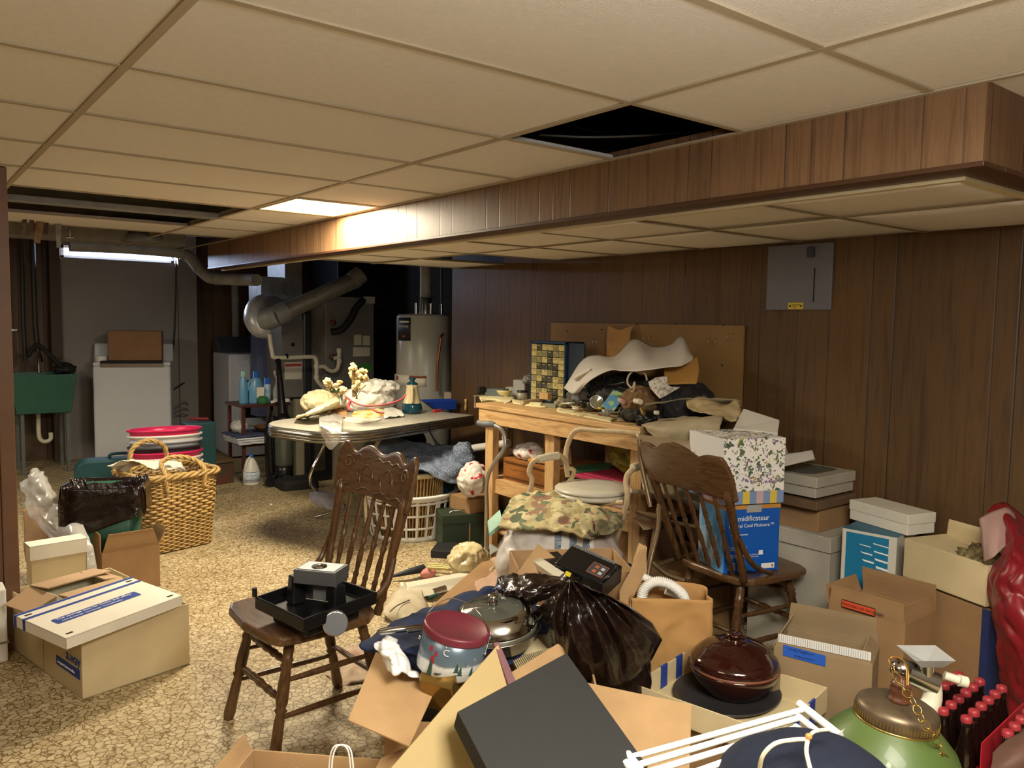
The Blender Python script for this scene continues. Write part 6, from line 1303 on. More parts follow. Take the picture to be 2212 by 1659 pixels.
b = MB(); b.T = tr(Cl+V((0, 0, .012))); b.lathe([(.235, zw-.02), (.262, zw-.02), (.266, zw+.01), (.24, zw+.016), (.235, zw-.02)], n=40); obj('rim', b, CARDT, ro)
HT = mat('heather_towel', '#8f9bb0', .95, c2='#4a5468', vs=140, thr=(.42, .6), bump=.5, bs=200)
dT = dpt
b = MB(); b.patch([[WD(782, 968, dT-.02), WD(800, 945, dT+.12), WD(850, 942, dT+.18), WD(900, 952, dT+.18), WD(945, 960, dT+.16), WD(985, 960, dT+.12), WD(1000, 955, dT+.1)],
    [WD(792, 985, dT-.16), WD(815, 965, dT-.12), WD(860, 975, dT-.1), WD(905, 985, dT-.1), WD(950, 990, dT-.08), WD(990, 985, dT-.05), WD(1012, 985, dT)],
    [WD(800, 992, dT-.22), WD(825, 985, dT-.22), WD(862, 992, dT-.24), WD(900, 1000, dT-.26), WD(945, 1008, dT-.24), WD(990, 1018, dT-.18), WD(1014, 1015, dT-.1)],
    [WD(812, 990, dT-.26), WD(840, 993, dT-.28), WD(868, 1000, dT-.30), WD(905, 1008, dT-.32), WD(950, 1032, dT-.30), WD(985, 1045, dT-.22), WD(1010, 1038, dT-.14)]], 70, 44, .018, 9, 3, ridge=True); tag(obj('towel', b, HT, solid=.01), 'blue-grey flecked towel heaped over the wicker hamper', 'towel')
b = MB(); b.blob(WD(1000, 985, dT-.06), (.075, .09, .10), .2, 10, 6, sub=4); tag(obj('rolled_towel', b, HT), 'rolled end of the blue-grey towel on the right of the hamper', 'towel')
# behind basket: grocery bag, teal bin, green box
b = MB(); b.blob(WD(1022, 1035, 5.35), (.10, .10, .11), .13, 9, 7, sub=5); tag(obj('grocery_bag', b, mat('white_red_bag', '')), 'white bag with red lettering beside the blue-grey towel', 'bag')
p0 = W(985, 1075, .42); b = MB(); b.b2((3.05, 4.55+.25, 0), (3.40, 5.30, .44)); tag(obj('teal_tote', b, mat('teal_tote', '#123c4a', .45, var=.08), bevel=.012), 'dark teal tote on the floor right of the laundry basket', 'tote')
Mg = frame(V((2.88, 4.42, 0)), V((.9, -.35, 0)))
ro = thing('green_case', 'dark green metal case on the floor right of the laundry basket', 'case', Mg); b = MB(); b.T = Mg; b.b2((0, 0, 0), (.30, .22, .22)); obj('body', b, mat('army_green', '#2c3a2a', .45, var=.1), ro, bevel=.006)
b = MB(); b.T = Mg; b.b2((-.004, -.004, .17), (.304, .224, .235)); obj('lid', b, mat('army_green', ''), ro, bevel=.006)
b = MB(); b.T = Mg; b.tube([(.06, .05, .238), (.08, .05, .25), (.16, .05, .25), (.18, .05, .238)], .005, 6); obj('handle', b, STEEL, ro)
b = MB(); b.b2((3.05, 4.35, 0), (3.30, 4.6, .33)); tag(obj('brown_carton', b, CARD2, bevel=.004), 'plain brown carton behind the cane on the floor', 'carton')

# ------------------------------------------------------------------ cane
cf = W(1052, 1222); ca = [cf, WD(1052, 1120, 4.93), WD(1052, 1040, 4.88), WD(1068, 1000, 4.85), WD(1088, 972, 4.8), WD(1091, 948, 4.8), WD(1082, 927, 4.82), WD(1066, 918, 4.85)]
ro = thing('walking_cane', 'aluminium offset walking cane with grey handle standing by the workbench', 'cane', cf)
b = MB(); b.tube(ca, .0125, 12, sub=6); obj('shaft', b, ALU, ro)
b = MB(); b.tube([WD(1068, 918, 4.85), WD(1058, 916, 4.86), WD(1046, 916, 4.88), WD(1032, 913, 4.9)], [.017, .02, .019, .018], 12, sub=4); obj('handle', b, mat('grey_rubber', '#6a6c70', .6), ro)
b = MB(); b.tube([cf, cf+(ca[1]-cf)*.35], .016, 12); obj('rubber_sleeve', b, mat('grey_rubber', ''), ro)

# ------------------------------------------------------------------ commode chair
CT = mat('beige_tube', '#a9a391', .3, var=.04)
ro = thing('commode_chair', 'beige tubular commode chair with closed lid in front of the workbench', 'commode chair', V((2.85, 3.35, 0)))
def ct(pts, r=.0135, nm='frame_tube', m=CT): b = MB(); b.tube(pts, r, 12, sub=5); obj(nm, b, m, ro)
ct([WD(1227, 1030, 4.3), WD(1222, 985, 4.3), WD(1232, 945, 4.3), WD(1250, 928, 4.28), WD(1290, 930, 4.2), WD(1340, 932, 4.1), WD(1385, 937, 4.02)], .0145, 'back_rail')
ct([V((2.45, 3.42, 0)), WD(1141, 1070, 4.2), WD(1143, 1020, 4.2), WD(1150, 1000, 4.2), WD(1164, 992, 4.2), WD(1205, 984, 4.25), WD(1218, 992, 4.28), WD(1226, 1010, 4.3), WD(1228, 1045, 4.32), V((2.72, 3.62, 0))])
ct([V((2.88, 3.0, 0)), WD(1349, 1110, 3.85), WD(1352, 1040, 3.85), WD(1360, 1020, 3.85), WD(1378, 1008, 3.86), WD(1410, 1002, 3.95), WD(1425, 1012, 4.0), WD(1430, 1060, 4.02), V((2.955, 2.72, 0))])
for q in (([WD(1162, 993, 4.2), WD(1180, 988, 4.22), WD(1206, 984, 4.25)]), ([WD(1366, 1011, 3.85), WD(1380, 1007, 3.87), WD(1405, 1001, 3.92)])):
    b = MB(); b.tube(q, .021, 12, sub=4); obj('arm_pad', b, mat('cream_pad', '#c9c2aa', .4), ro)
ct([WD(1142, 1075, 4.2), WD(1240, 1090, 4.05), WD(1348, 1085, 3.86)], .012); ct([WD(1362, 1060, 3.9), WD(1400, 1066, 3.95), WD(1432, 1080, 4.0)], .012)
sc_ = WD(1282, 1052, 4.08)
ex_ = (WD(1360, 1050, 3.98)-WD(1203, 1055, 4.18)).normalized(); ex_.z = 0
Msd = frame(sc_, ex_)
b = MB(); b.lathe([(0, .012), (.12, .010), (.185, .004), (.195, -.004), (.19, -.012), (0, -.010)], M=Msd, n=40, sy=1.05, sx=1.0); obj('seat_lid', b, mat('toilet_seat', '#c9c4b4', .25, var=.03), ro)
b = MB(); b.lathe([(.0, -.014), (.19, -.016), (.20, -.024), (.195, -.038), (.0, -.036)], M=Msd, n=40, sy=1.05); obj('seat_ring', b, mat('toilet_seat', ''), ro)

# ------------------------------------------------------------------ clothes bundle with camouflage cloth
bc = WD(1210, 1180, 3.85)
zT_ = WD(1210, 1110, 3.85).z
b = MB(); b.blob((bc.x, bc.y, zT_*.47), (.30, .20, zT_*.50), .07, 7, 5, flat=.003, sub=5, rot=R_(-38), pw=.75)
def stripes(nt, N, L, bs):
    tc = N.new('ShaderNodeTexCoord'); sp = N.new('ShaderNodeSeparateXYZ'); mp = N.new('ShaderNodeMapping'); mp.inputs['Rotation'].default_value = (0, 0, R_(38)); L.new(tc.outputs['Object'], mp.inputs[0]); L.new(mp.outputs[0], sp.inputs[0])
    n = N.new('ShaderNodeTexNoise'); n.inputs['Scale'].default_value = 5; L.new(tc.outputs['Object'], n.inputs[0])
    f = m_math(N, L, 'FRACT', m_math(N, L, 'MULTIPLY', m_math(N, L, 'ADD', sp.outputs[0], m_math(N, L, 'MULTIPLY', n.outputs[0], .08)), 16))
    st = ramp(N, [(.0, '#44627f'), (.45, '#44627f'), (.5, '#d3d2ce'), (.95, '#d3d2ce')], 'CONSTANT'); L.new(f, st.inputs[0])
    reg = ramp(N, [(.0, '#cfcac6'), (.36, '#b9a29a'), (.60, '#b09a90')], 'CONSTANT')
    gx_ = m_math(N, L, 'ADD', m_math(N, L, 'MULTIPLY', sp.outputs[0], 1.3), .42); L.new(gx_, reg.inputs[0])
    msk = ramp(N, [(0, (0, 0, 0, 1)), (.36, (1, 1, 1, 1)), (.60, (0, 0, 0, 1))], 'CONSTANT'); L.new(gx_, msk.inputs[0])
    mx = N.new('ShaderNodeMix'); mx.data_type = 'RGBA'; L.new(msk.outputs[0], mx.inputs[0]); L.new(reg.outputs[0], mx.inputs[6]); L.new(st.outputs[0], mx.inputs[7]); L.new(mx.outputs[2], bs.inputs['Base Color'])
    bs.inputs['Roughness'].default_value = .8
o = obj('laundry_bundle', b, mat_nodes('bundled_clothes', stripes)); tag(o, 'clear bag stuffed with pink, white and blue striped clothes under the camouflage cloth', 'laundry')
b = MB(); b.blob((bc.x, bc.y, zT_*.47), (.305, .205, zT_*.505), .07, 7, 5, flat=.004, sub=5, rot=R_(-38), pw=.75); obj('plastic_wrap', b, mat('wrap_film', '#e8e4e0', .12, var=0, alpha=.18, bump=1, bs=30, spec=1), o)
b = MB(); b.patch(pts3([[(1078, 1135, 3.75), (1090, 1100, 3.9), (1112, 1072, 3.95), (1150, 1062, 4.0)], [(1120, 1140, 3.68), (1140, 1105, 3.8), (1165, 1075, 3.9), (1200, 1065, 3.98)], [(1180, 1142, 3.62), (1200, 1112, 3.72), (1225, 1085, 3.85), (1260, 1082, 3.95)], [(1240, 1150, 3.6), (1260, 1122, 3.7), (1285, 1100, 3.8), (1310, 1100, 3.9)], [(1275, 1168, 3.6), (1295, 1150, 3.66), (1320, 1125, 3.75), (1345, 1112, 3.85)]]), 46, 50, .012, 12, 3, ridge=True)
def camo(nt, N, L, bs):
    tc = N.new('ShaderNodeTexCoord'); v = N.new('ShaderNodeTexVoronoi'); v.inputs['Scale'].default_value = 26; n = N.new('ShaderNodeTexNoise'); n.inputs['Scale'].default_value = 14
    L.new(tc.outputs['Object'], n.inputs[0]); mx = N.new('ShaderNodeMix'); mx.data_type = 'VECTOR'; mx.inputs[0].default_value = .09; L.new(tc.outputs['Object'], mx.inputs[4]); L.new(n.outputs['Color'], mx.inputs[5]); L.new(mx.outputs[1], v.inputs[0])
    sp = N.new('ShaderNodeSeparateColor'); L.new(v.outputs['Color'], sp.inputs[0]); r = ramp(N, [(0, '#b7a97c'), (.3, '#6d7658'), (.45, '#c9bd92'), (.6, '#94705a'), (.72, '#a99a6c'), (.88, '#565c44')], 'CONSTANT'); L.new(sp.outputs[0], r.inputs[0]); L.new(r.outputs[0], bs.inputs['Base Color']); bs.inputs['Roughness'].default_value = .85
CAMO = mat_nodes('camouflage_cloth', camo)
tag(obj('camouflage_cloth', b, CAMO, solid=.012), 'folded camouflage cloth on top of the stuffed clothes bag', 'cloth')
b = MB(); b.patch(pts3([[(1285, 1130, 3.65), (1310, 1115, 3.75), (1345, 1110, 3.8)], [(1290, 1150, 3.6), (1315, 1140, 3.65), (1346, 1130, 3.72)], [(1283, 1150, 3.59), (1318, 1152, 3.62), (1340, 1140, 3.68)]]), 20, 20, .015, 16, 8, ridge=True); tag(obj('patterned_cloth', b, mat('camo_dark', '#857a5c', .8, c2='#3f3d30', vs=40), solid=.006), 'dark patterned cloth at the right end of the camouflage cloth', 'cloth')
b = slab4([WD(1053, 1125, 3.92), WD(1080, 1100, 3.95), WD(1086, 1128, 3.85), WD(1057, 1152, 3.84)], (0, .0, -.02)); tag(obj('mint_folder', b, mat('mint_paper', '#8fb9a4', .6, var=.03), bevel=.002), 'mint green folder poking out left of the clothes bag', 'folder')
# ------------------------------------------------------------------ right of the bench: folding chair, shelves of boxes by the wall
ro = thing('folding_chair', 'tan metal folding chair behind the plain-crest wooden chair', 'folding chair', V((2.95, 2.75, 0)))
BRZ = mat('bronze_tube', '#6f5b42', .35, metal=.4, var=.1)
def q7(pts, r=.011, nm='frame_tube', m=BRZ, sub=5, par=None): b = MB(); b.tube(pts, r, 10, sub=sub); return obj(nm, b, m, par or ro)
q7([WD(1381, 950, 3.75), WD(1385, 1000, 3.72), WD(1398, 1060, 3.68), WD(1405, 1095, 3.66)]); q7([WD(1424, 1090, 3.7), WD(1422, 1140, 3.65), WD(1408, 1200, 3.6), WD(1400, 1240, 3.58), WD(1392, 1290, 3.55)])
b = MB(); b.patch(pts3([[(1375, 938, 3.8), (1430, 945, 3.75), (1500, 955, 3.7), (1580, 975, 3.66)], [(1380, 975, 3.78), (1432, 985, 3.72), (1500, 995, 3.68), (1580, 1010, 3.62)], [(1388, 1002, 3.76), (1435, 1018, 3.7), (1500, 1040, 3.66), (1580, 1075, 3.6)]]), 20, 10); obj('back_panel', b, mat('tan_vinyl', '#8d7a5e', .4, var=.05), ro, solid=.012)
q7([WD(1375, 1105, 3.9), WD(1440, 1125, 3.8), WD(1510, 1140, 3.72)], .012); q7([WD(1420, 1222, 3.72), WD(1450, 1210, 3.8), WD(1500, 1195, 3.9)], .011); q7([WD(1410, 1215, 3.7), WD(1440, 1240, 3.66), WD(1480, 1255, 3.62)], .012)
b = MB(); b.patch(pts3([[(1385, 1030, 4.1), (1430, 1012, 4.15), (1480, 1018, 4.15), (1520, 1030, 4.1)], [(1388, 1050, 3.98), (1430, 1052, 3.95), (1480, 1060, 3.95), (1520, 1072, 3.95)], [(1392, 1062, 3.95), (1435, 1070, 3.9), (1480, 1082, 3.9), (1515, 1098, 3.88)]]), 24, 20, .012, 9, 4, ridge=True); tag(obj('wrapped_pillow', b, mat('dingy_wrap', '#a89e86', .35, var=.1, bump=.5, bs=22), solid=.03), 'cream plastic-wrapped cushion behind the folding chair', 'cushion')
b = MB(); b.patch(pts3([[(1365, 1120, 4.05), (1390, 1112, 4.1), (1420, 1118, 4.1)], [(1380, 1132, 3.98), (1400, 1135, 4.0), (1430, 1132, 4.02)], [(1390, 1145, 3.95), (1405, 1143, 3.97), (1425, 1136, 4.0)]]), 12, 10); tag(obj('brown_paper', b, CARDP, solid=.003), 'folded tan paper under the folding chair seat', 'paper')
b = MB(); b.b2((3.05, 2.42, 0), (3.45, 2.75, .30)); tag(obj('brown_carton', b, CARD2, bevel=.004), 'brown carton on the floor behind the folding chair', 'carton')
lumpT('blue_bundle', 'dark blue cloth bundle on the floor behind the folding chair', 'cloth', (2.92, 2.82, 0), None, .14, .12, .16, NAVY, z0=.0, seed=6, amp=.15)
# blue humidifier carton on the plain chair
zc2 = .447
Fh, Lh, Rh = W(1562, 1240, zc2), W(1518, 1195, zc2), W(1690, 1230, zc2)
Mh2, wh, dh = cor(Fh, Lh, Rh); wh = min(wh, .27); dh = .22
hh2 = HZ(Fh, 1562, 1092)-zc2
ro = thing('humidifier_box', 'bright blue printed carton with white French lettering standing on the plain-crest chair', 'box', Mh2)
BLB = mat('blue_carton_print', '#1458b4', .45, var=.03)
b = MB(); b.T = Mh2; b.b2((0, 0, 0), (wh, dh, hh2)); obj('body', b, BLB, ro, bevel=.0015)
b = MB(); b.T = Mh2; b.b2((-.001, 0, 0), (-.0002, dh, hh2)); obj('side_print', b, mat('blue_side_print', '#5f9ccf', .45, c2='#b9cfe0', vs=7, thr=(.48, .62)), ro)
b = MB(); b.T = Mh2; b.b2((-.002, -.002, hh2-.02), (wh+.001, 0, hh2)); b.b2((-.002, -.002, hh2-.02), (-.001, dh, hh2)); obj('orange_edge', b, mat('orange_edge_card', '#c28a3a', .7), ro)
fx = lambda x, z: Mh2 @ Matrix(((1, 0, 0, x), (0, 0, -1, -.0012), (0, 1, 0, z), (0, 0, 0, 1)))
s0 = wh/.27
for tx_, x_, z_, s_ in (('Humidificateur', .02, .072, .033), ('Natural Cool Moisture\u2122', .02, .10, .0215), ('en fonctionnement', .03, .135, .011), ('Easy to fill reservoir\nfacile \u00e0 remplir', .03, .19, .010), ('Reduces dryness of the skin, throat and nose\naide \u00e0 r\u00e9duire la s\u00e9cheresse de la peau', .03, hh2-.075, .009)): b = MB(); b.text(tx_, fx(x_*s0, hh2-z_), s_*s0, .0003); obj('lettering', b, WINK, ro)
b = MB(); b.T = fx(0, 0)
for q_ in (((.02, .015), (.055, .045)), ((wh-.085, .012), (wh-.02, .035)), ((wh-.10, .075), (wh-.08, .095))):
    b = MB(); b.T = fx(0, 0); b.b2((*q_[0], -.0002), (*q_[1], .0006)); obj('white_patch', b, WINK, ro)
b = MB(); b.T = fx(0, 0)
for i in range(9): b.b2((.022+i*.0035, .017, .0004), (.0235+i*.0035+(i % 3)*.0006, .043, .0012))
obj('barcode', b, INK, ro)
b = MB(); b.T = fx(0, 0); b.b2((wh-.034, .018, .0004), (wh-.026, .028, .0012)); obj('red_mark', b, mat('red_print', ''), ro)
b = MB(); b.T = Mh2; b.b2((-.004, -.004, hh2), (wh+.004, dh+.02, hh2+.006)); obj('shrink_lid', b, mat('dark_film_lid', '#2c2622', .15, c2='#6d6558', vs=16, bump=.4, bs=30), ro)
b = MB(); b.T = Mh2; b.b2((wh*.38, -.003, hh2-.035), (wh*.65, -.0018, hh2+.004)); obj('tape', b, mat('tape_grey', '#a3a4a0', .3), ro)
# floral carton on top (bottom at hh2)
zf = zc2+hh2+.0065
Ff = WD(1543, 1058, 3.5)
Mf = Mh2 @ tr((-.03, -.02, hh2+.0065)); 
Ff = Mf.translation; hf = HZ(Ff, 1543, 948)-zf
FLR = None
def floral(nt, N, L, bs):
    tc = N.new('ShaderNodeTexCoord'); v = N.new('ShaderNodeTexVoronoi'); v.inputs['Scale'].default_value = 48; n = N.new('ShaderNodeTexNoise'); n.inputs['Scale'].default_value = 34; n.inputs['Detail'].default_value = 2
    L.new(tc.outputs['Object'], n.inputs[0]); mx = N.new('ShaderNodeMix'); mx.data_type = 'VECTOR'; mx.inputs[0].default_value = .10; L.new(tc.outputs['Object'], mx.inputs[4]); L.new(n.outputs['Color'], mx.inputs[5]); L.new(mx.outputs[1], v.inputs[0])
    sp = N.new('ShaderNodeSeparateColor'); L.new(v.outputs['Color'], sp.inputs[0])
    r = ramp(N, [(0, '#ece8e2'), (.24, '#5b6b4a'), (.5, '#ece8e2'), (.58, '#7f7395'), (.68, '#6d7f63'), (.78, '#b5ab4a'), (.82, '#8c5f5a'), (.88, '#4d5c46')], 'CONSTANT'); L.new(sp.outputs[0], r.inputs[0])
    d = ramp(N, [(0, (1, 1, 1, 1)), (.46, (1, 1, 1, 1)), (.52, (0, 0, 0, 1))]); L.new(v.outputs['Distance'], d.inputs[0])
    m2 = N.new('ShaderNodeMix'); m2.data_type = 'RGBA'; L.new(d.outputs[0], m2.inputs[0]); m2.inputs[6].default_value = srgb('#ece8e2'); L.new(r.outputs[0], m2.inputs[7]); L.new(m2.outputs[2], bs.inputs['Base Color']); bs.inputs['Roughness'].default_value = .6
FLR = mat_nodes('floral_print', floral)
wf = .30*s0; df = .30
ro = thing('floral_box', 'white floral-print carton with a pastel striped base on top of the blue carton', 'box', Mf)
b = MB(); b.T = Mf; b.b2((0, 0, .055), (wf, df, hf)); obj('body', b, FLR, ro, bevel=.001)
b = MB(); b.T = Mf; b.b2((-.0012, 0, .055), (-.0002, df, hf)); obj('white_side', b, mat('white_card_print', '#dedbd8', .6, c2='#77706c', vs=9, thr=(.62, .68)), ro)
stc = ['#7b93bb', '#c9a8ac', '#7b93bb', '#d9bd4a', '#7b93bb', '#c9a8ac', '#7b93bb', '#d9bd4a', '#7b93bb']
for i in range(9):
    b = MB(); b.T = Mf; b.b2((wf*i/9, 0, 0), (wf*(i+1)/9, df, .055)); obj('stripe', b, mat('stripe_'+stc[i][1:], stc[i], .6, var=.02), ro)
b = MB(); b.T = Mf; b.b2((-.0008, .0, 0), (-.0001, df*.5, .055)); obj('stripe', b, mat('stripe_c9a8ac', ''), ro)
# foam offcuts
FO = mat('white_foam_block', '#cfcac0', .7, var=.03)
zt3 = zf+hf
b = slab4([WD(1584, 925, 3.72), WD(1606, 882, 3.85), WD(1684, 907, 3.75), WD(1680, 935, 3.62)], (.0, 0, -.015)); tag(obj('foam_block', b, FO, bevel=.003), 'white foam end piece on top of the floral carton', 'foam')
b = MB(); b.hexa([WD(1686, 1010, 3.55), WD(1760, 992, 3.7), WD(1762, 996, 3.85), WD(1690, 1005, 3.75)], [WD(1686, 985, 3.55), WD(1754, 972, 3.7), WD(1756, 974, 3.85), WD(1688, 980, 3.75)]); tag(obj('foam_block', b, FO, bevel=.003), 'long white foam strip sticking out right of the floral carton', 'foam')
b = slab4([WD(1684, 950, 3.7), WD(1692, 945, 3.8), WD(1704, 985, 3.8), WD(1690, 990, 3.7)], (0, .0, -.03)); tag(obj('foam_block', b, FO, bevel=.002), 'upright white foam piece between the floral carton and the wall', 'foam')
# rack of white trays behind humidifier
Mtr = frame(V((3.25, 1.90, 0)), V((.2, .98, 0)))
def wallbox(name, label, cat, x0_, y0__, x1_, y1__, z0_, z1_, m, bev=.004): b = MB(); b.b2((x0_, y0__, z0_), (x1_, y1__, z1_)); o = obj(name, b, m, bevel=bev); tag(o, label, cat); return o
pA = WX(1690, 1080, 3.45); pB = WX(1768, 1050, 3.35); 
zA0, zA1 = WX(1760, 1075, 3.3).z, WX(1766, 1030, 3.3).z
yT = WX(1768, 1050, 3.3).y; 
wallbox('foam_tray', 'dingy white moulded tray against the wall right of the blue carton', 'tray', 3.28, yT, 3.60, yT+.5, zA0, (zA0+zA1)/2, mat('dingy_white', '#aaa496', .6, var=.06))
wallbox('foam_tray', 'upper dingy white tray stacked on the other tray by the wall', 'tray', 3.27, yT-.01, 3.60, yT+.5, (zA0+zA1)/2, zA1, mat('dingy_white', ''))
b = MB(); q = WX(1725, 1020, 3.42); rr_solid(b, .01, .01, .001, 0, .001) if False else None
b.T = tr((3.44, yT+.22, zA1)); rr_solid(b, .26, .34, .05, 0, WX(1730, 1012, 3.42).z-zA1); tag(obj('glass_dish', b, mat('cloudy_glass', '#6f7a74', .15, var=.1, alpha=.8), bevel=.01), 'cloudy grey-green dish on the stacked white trays', 'dish')
wallbox('wood_board', 'thin wooden board under the white trays by the wall', 'board', 3.26, yT-.02, 3.60, yT+.55, zA0-.05, zA0-.01, mat('old_board', '#6a523a', .6, var=.2))
zW1 = WX(1792, 1160, 3.3).z; yW = WX(1795, 1200, 3.3).y; zW0 = WX(1785, 1262, 3.3).z
ro = thing('white_carton', 'dingy white lidded carton on the floor by the wall behind the chair', 'carton', (3.4, yW+.2, 0))
b = MB(); b.b2((3.29, yW, 0), (3.6, yW+.42, zW1-.07)); obj('body', b, mat('dingy_white', ''), ro, bevel=.003)
b = MB(); b.b2((3.28, yW-.008, zW1-.07), (3.605, yW+.43, zW1)); obj('lid', b, mat('dingy_white', ''), ro, bevel=.003)
wallbox('stacked_carton', 'brown carton between the white carton and the board by the wall', 'carton', 3.32, yW+.08, 3.6, yW+.42, zW1, zA0-.052, CARD2)
# dark shoes and clear box near the chair leg
b = MB(); b.blob((3.33, 1.90, .07), (.07, .15, .07), .15, 12, 4, flat=.0, sub=4); tag(obj('black_shoe', b, BLACKM), 'black shoe-like bag on the floor in front of the white carton', 'shoe')
b = MB(); pz = W(1788, 1300, .10); b.T = tr((pz.x, pz.y, 0)) @ rz(-.7); rr_solid(b, .16, .12, .02, 0, .17); tag(obj('clear_box', b, mat('cloudy_box', '#8e8f87', .3, var=.05), bevel=.006), 'cloudy plastic box left of the carton with the orange sticker', 'box')
b = MB(); pz = W(1617, 1357); b.box(pz+V((0, 0, .012)), (.05, .04, .022), Matrix.Rotation(.6, 3, 'Z')); tag(obj('white_block', b, WHITE, bevel=.003), 'little white block on the floor under the plain chair', 'block')
# ------------------------------------------------------------------ right-hand stack
# blue and white striped carton
zs1 = .645; Fs, Ls, Rs = W(1938, 1160, zs1), W(1820, 1137, zs1), None
Fs0 = V((Fs.x, Fs.y, 0)); Ms2 = frame(W(1820, 1140, zs1), W(1938, 1162, zs1)-W(1820, 1140, zs1)); Ms2.translation.z = 0; wS2 = (W(1938, 1162, zs1)-W(1820, 1140, zs1)).length
ro = thing('striped_carton', 'blue and white carton printed with slanted white bars against the wall', 'box', Ms2)
b = MB(); b.T = Ms2; b.b2((0, 0, 0), (wS2, .24, zs1)); obj('body', b, mat('card_offwhite', '#cfcabd', .6, var=.04), ro, bevel=.002)
b = MB(); b.T = Ms2; b.b2((wS2*.08, -.0012, 0), (wS2*.86, -.0002, zs1-.012)); obj('blue_field', b, mat('cyan_blue_print', '#1b76a0', .5, var=.05), ro)
b = MB(); b.T = Ms2; b.b2((.0, .0, zs1), (wS2, .24, zs1+.002)); obj('blue_top', b, mat('cyan_blue_dark', '#2a6480', .5, var=.1), ro)
b = MB(); b.T = Ms2
for i in range(8):
    z = zs1-.055-i*.032; t = .004+.0018*i; x0_ = wS2*(.32+.035*i); b.prism([(x0_, -.0022, z), (x0_+wS2*.22, -.0022, z-.004), (x0_+wS2*.225, -.0022, z-.004-t), (x0_+.01, -.0022, z-t)], (0, .001, 0))
    b.prism([(x0_+wS2*.26-wS2*.012*i, -.0022, z+.014), (wS2*.86, -.0022, z+.008), (wS2*.86, -.0022, z+.008-t), (x0_+wS2*.27-wS2*.012*i, -.0022, z+.014-t)], (0, .001, 0))
obj('white_bars', b, WINK, ro)
# white box on it
Fw = [W(1833, 1120, zs1+.003), W(1960, 1158, zs1+.003)]
Mw2 = frame(Fw[0], Fw[1]-Fw[0]); ww2 = (Fw[1]-Fw[0]).length; hw = HZ(Fw[1], 1962, 1113)-zs1-.003
ro = thing('white_box', 'white shallow lidded box lying on the slanted-bar carton', 'box', Mw2)
b = MB(); b.T = Mw2; b.b2((.003, .003, 0), (ww2-.003, .16, hw*.55)); obj('body', b, CARDW, ro, bevel=.002)
b = MB(); b.T = Mw2; b.b2((0, 0, hw*.5), (ww2, .163, hw)); obj('lid', b, mat('pearl_card', '#dcd7c8', .6, var=.03), ro, bevel=.003)
# box behind: white with blue top
zb2 = .62; Mb2 = frame(W(1985, 1120, zb2), V((.30, -.95, 0))); Mb2.translation.z = 0
ro = thing('blue_top_box', 'white box with a blue-green printed top behind the white shallow box', 'box', Mb2)
b = MB(); b.T = Mb2; b.b2((0, -.04, 0), (.26, .18, zb2)); obj('body', b, mat('card_offwhite', ''), ro, bevel=.003)
b = MB(); b.T = Mb2; b.b2((0, -.04, zb2), (.26, .18, zb2+.003)); obj('printed_top', b, mat('cyan_blue_dark', ''), ro)
# tan open carton at right on the blue-sided carton
zt4 = .50
Ft, Rt = WD(1945, 1262, 2.98), WD(2130, 1318, 2.86)
F0 = W(1950, 1245, zt4+.01); R0 = W(2128, 1312, zt4+.01); Mt4 = frame(F0, R0-F0); wt4 = (R0-F0).length; ht4 = HZ(R0, 2133, 1222)-zt4-.01
openbox('open_carton', 'stained tan open carton stacked beside the red bag', 'box', Mt4, wt4, .22, ht4, CARDT, {'back': (5, .07, .01), 'left': (-98, .17, .0), 'front': (-6, .003)}, t=.005)
b = MB(); b.blob(Mt4 @ V((wt4*.70, .14, ht4-.03)), (.09, .10, .03), .6, 40, 4, sub=4); tag(obj('tangled_straw', b, mat('dark_straw', '#3a3022', .9, c2='#a39263', vs=60), None), 'tangled dark straw stuff inside the stained tan carton', 'straw')
Mq2 = frame(V((Mt4.translation.x, Mt4.translation.y, 0)), (R0-F0)) @ tr((.08, .01, 0))
ro = thing('blue_side_carton', 'brown carton with dark blue sides under the stained tan carton', 'box', Mq2)
b = MB(); b.T = Mq2; b.b2((0, 0, 0), (wt4*.82, .20, zt4)); obj('body', b, CARDG if False else CARD2, ro, bevel=.003)
b = MB(); b.T = Mq2; b.b2((wt4*.82, -.001, 0), (wt4*.82+.0015, .20, zt4)); b.b2((wt4*.82-.03, -.0015, 0), (wt4*.82+.001, -.0002, zt4)); obj('blue_side', b, mat('dark_blue_print', '#22305e', .6, var=.05), ro)
b = MB(); b.T = Mq2; b.b2((.02, -.0015, zt4-.075), (.05, -.0002, zt4-.05)); obj('hand_hole', b, INK, ro)
# open brown carton with orange sticker
zo = .47
A0, A1_ = W(1790, 1300, zo), W(1955, 1330, zo)
Mo = frame(W(1790, 1296, zo-.02), W(1955, 1345, zo-.02)-W(1790, 1296, zo-.02)); Mo.translation.z = 0; wo = (W(1955, 1345, zo-.02)-W(1790, 1296, zo-.02)).length
ro = openbox('sticker_carton', 'open brown carton with an orange packing list sticker', 'box', Mo, wo, .26, zo-.03, CARD2, {'front': (4, .075, .005), 'left': (25, .07, .01), 'back': (-3, .10, .0), 'right': (-8, .06, .0)}, t=.005)
zq = zo-.015
b = MB(); b.T = Mo; b.b2((wo*.20, -.010, zq-.013), (wo*.64, -.0085, zq+.018)); obj('sticker_border', b, INK, ro); b = MB(); b.T = Mo; b.b2((wo*.205, -.0108, zq-.010), (wo*.635, -.0098, zq+.015)); obj('orange_sticker', b, mat('orange_sticker', '#d2502e', .6, var=.03), ro)
b = MB(); b.text('PACKING LIST ENCLOSED', Mo @ Matrix(((1, 0, 0, wo*.215), (0, 0, -1, -.0112), (0, 1, 0, zq-.003), (0, 0, 0, 1))), .0125*wo/.27, .0003); obj('lettering', b, INK, ro)
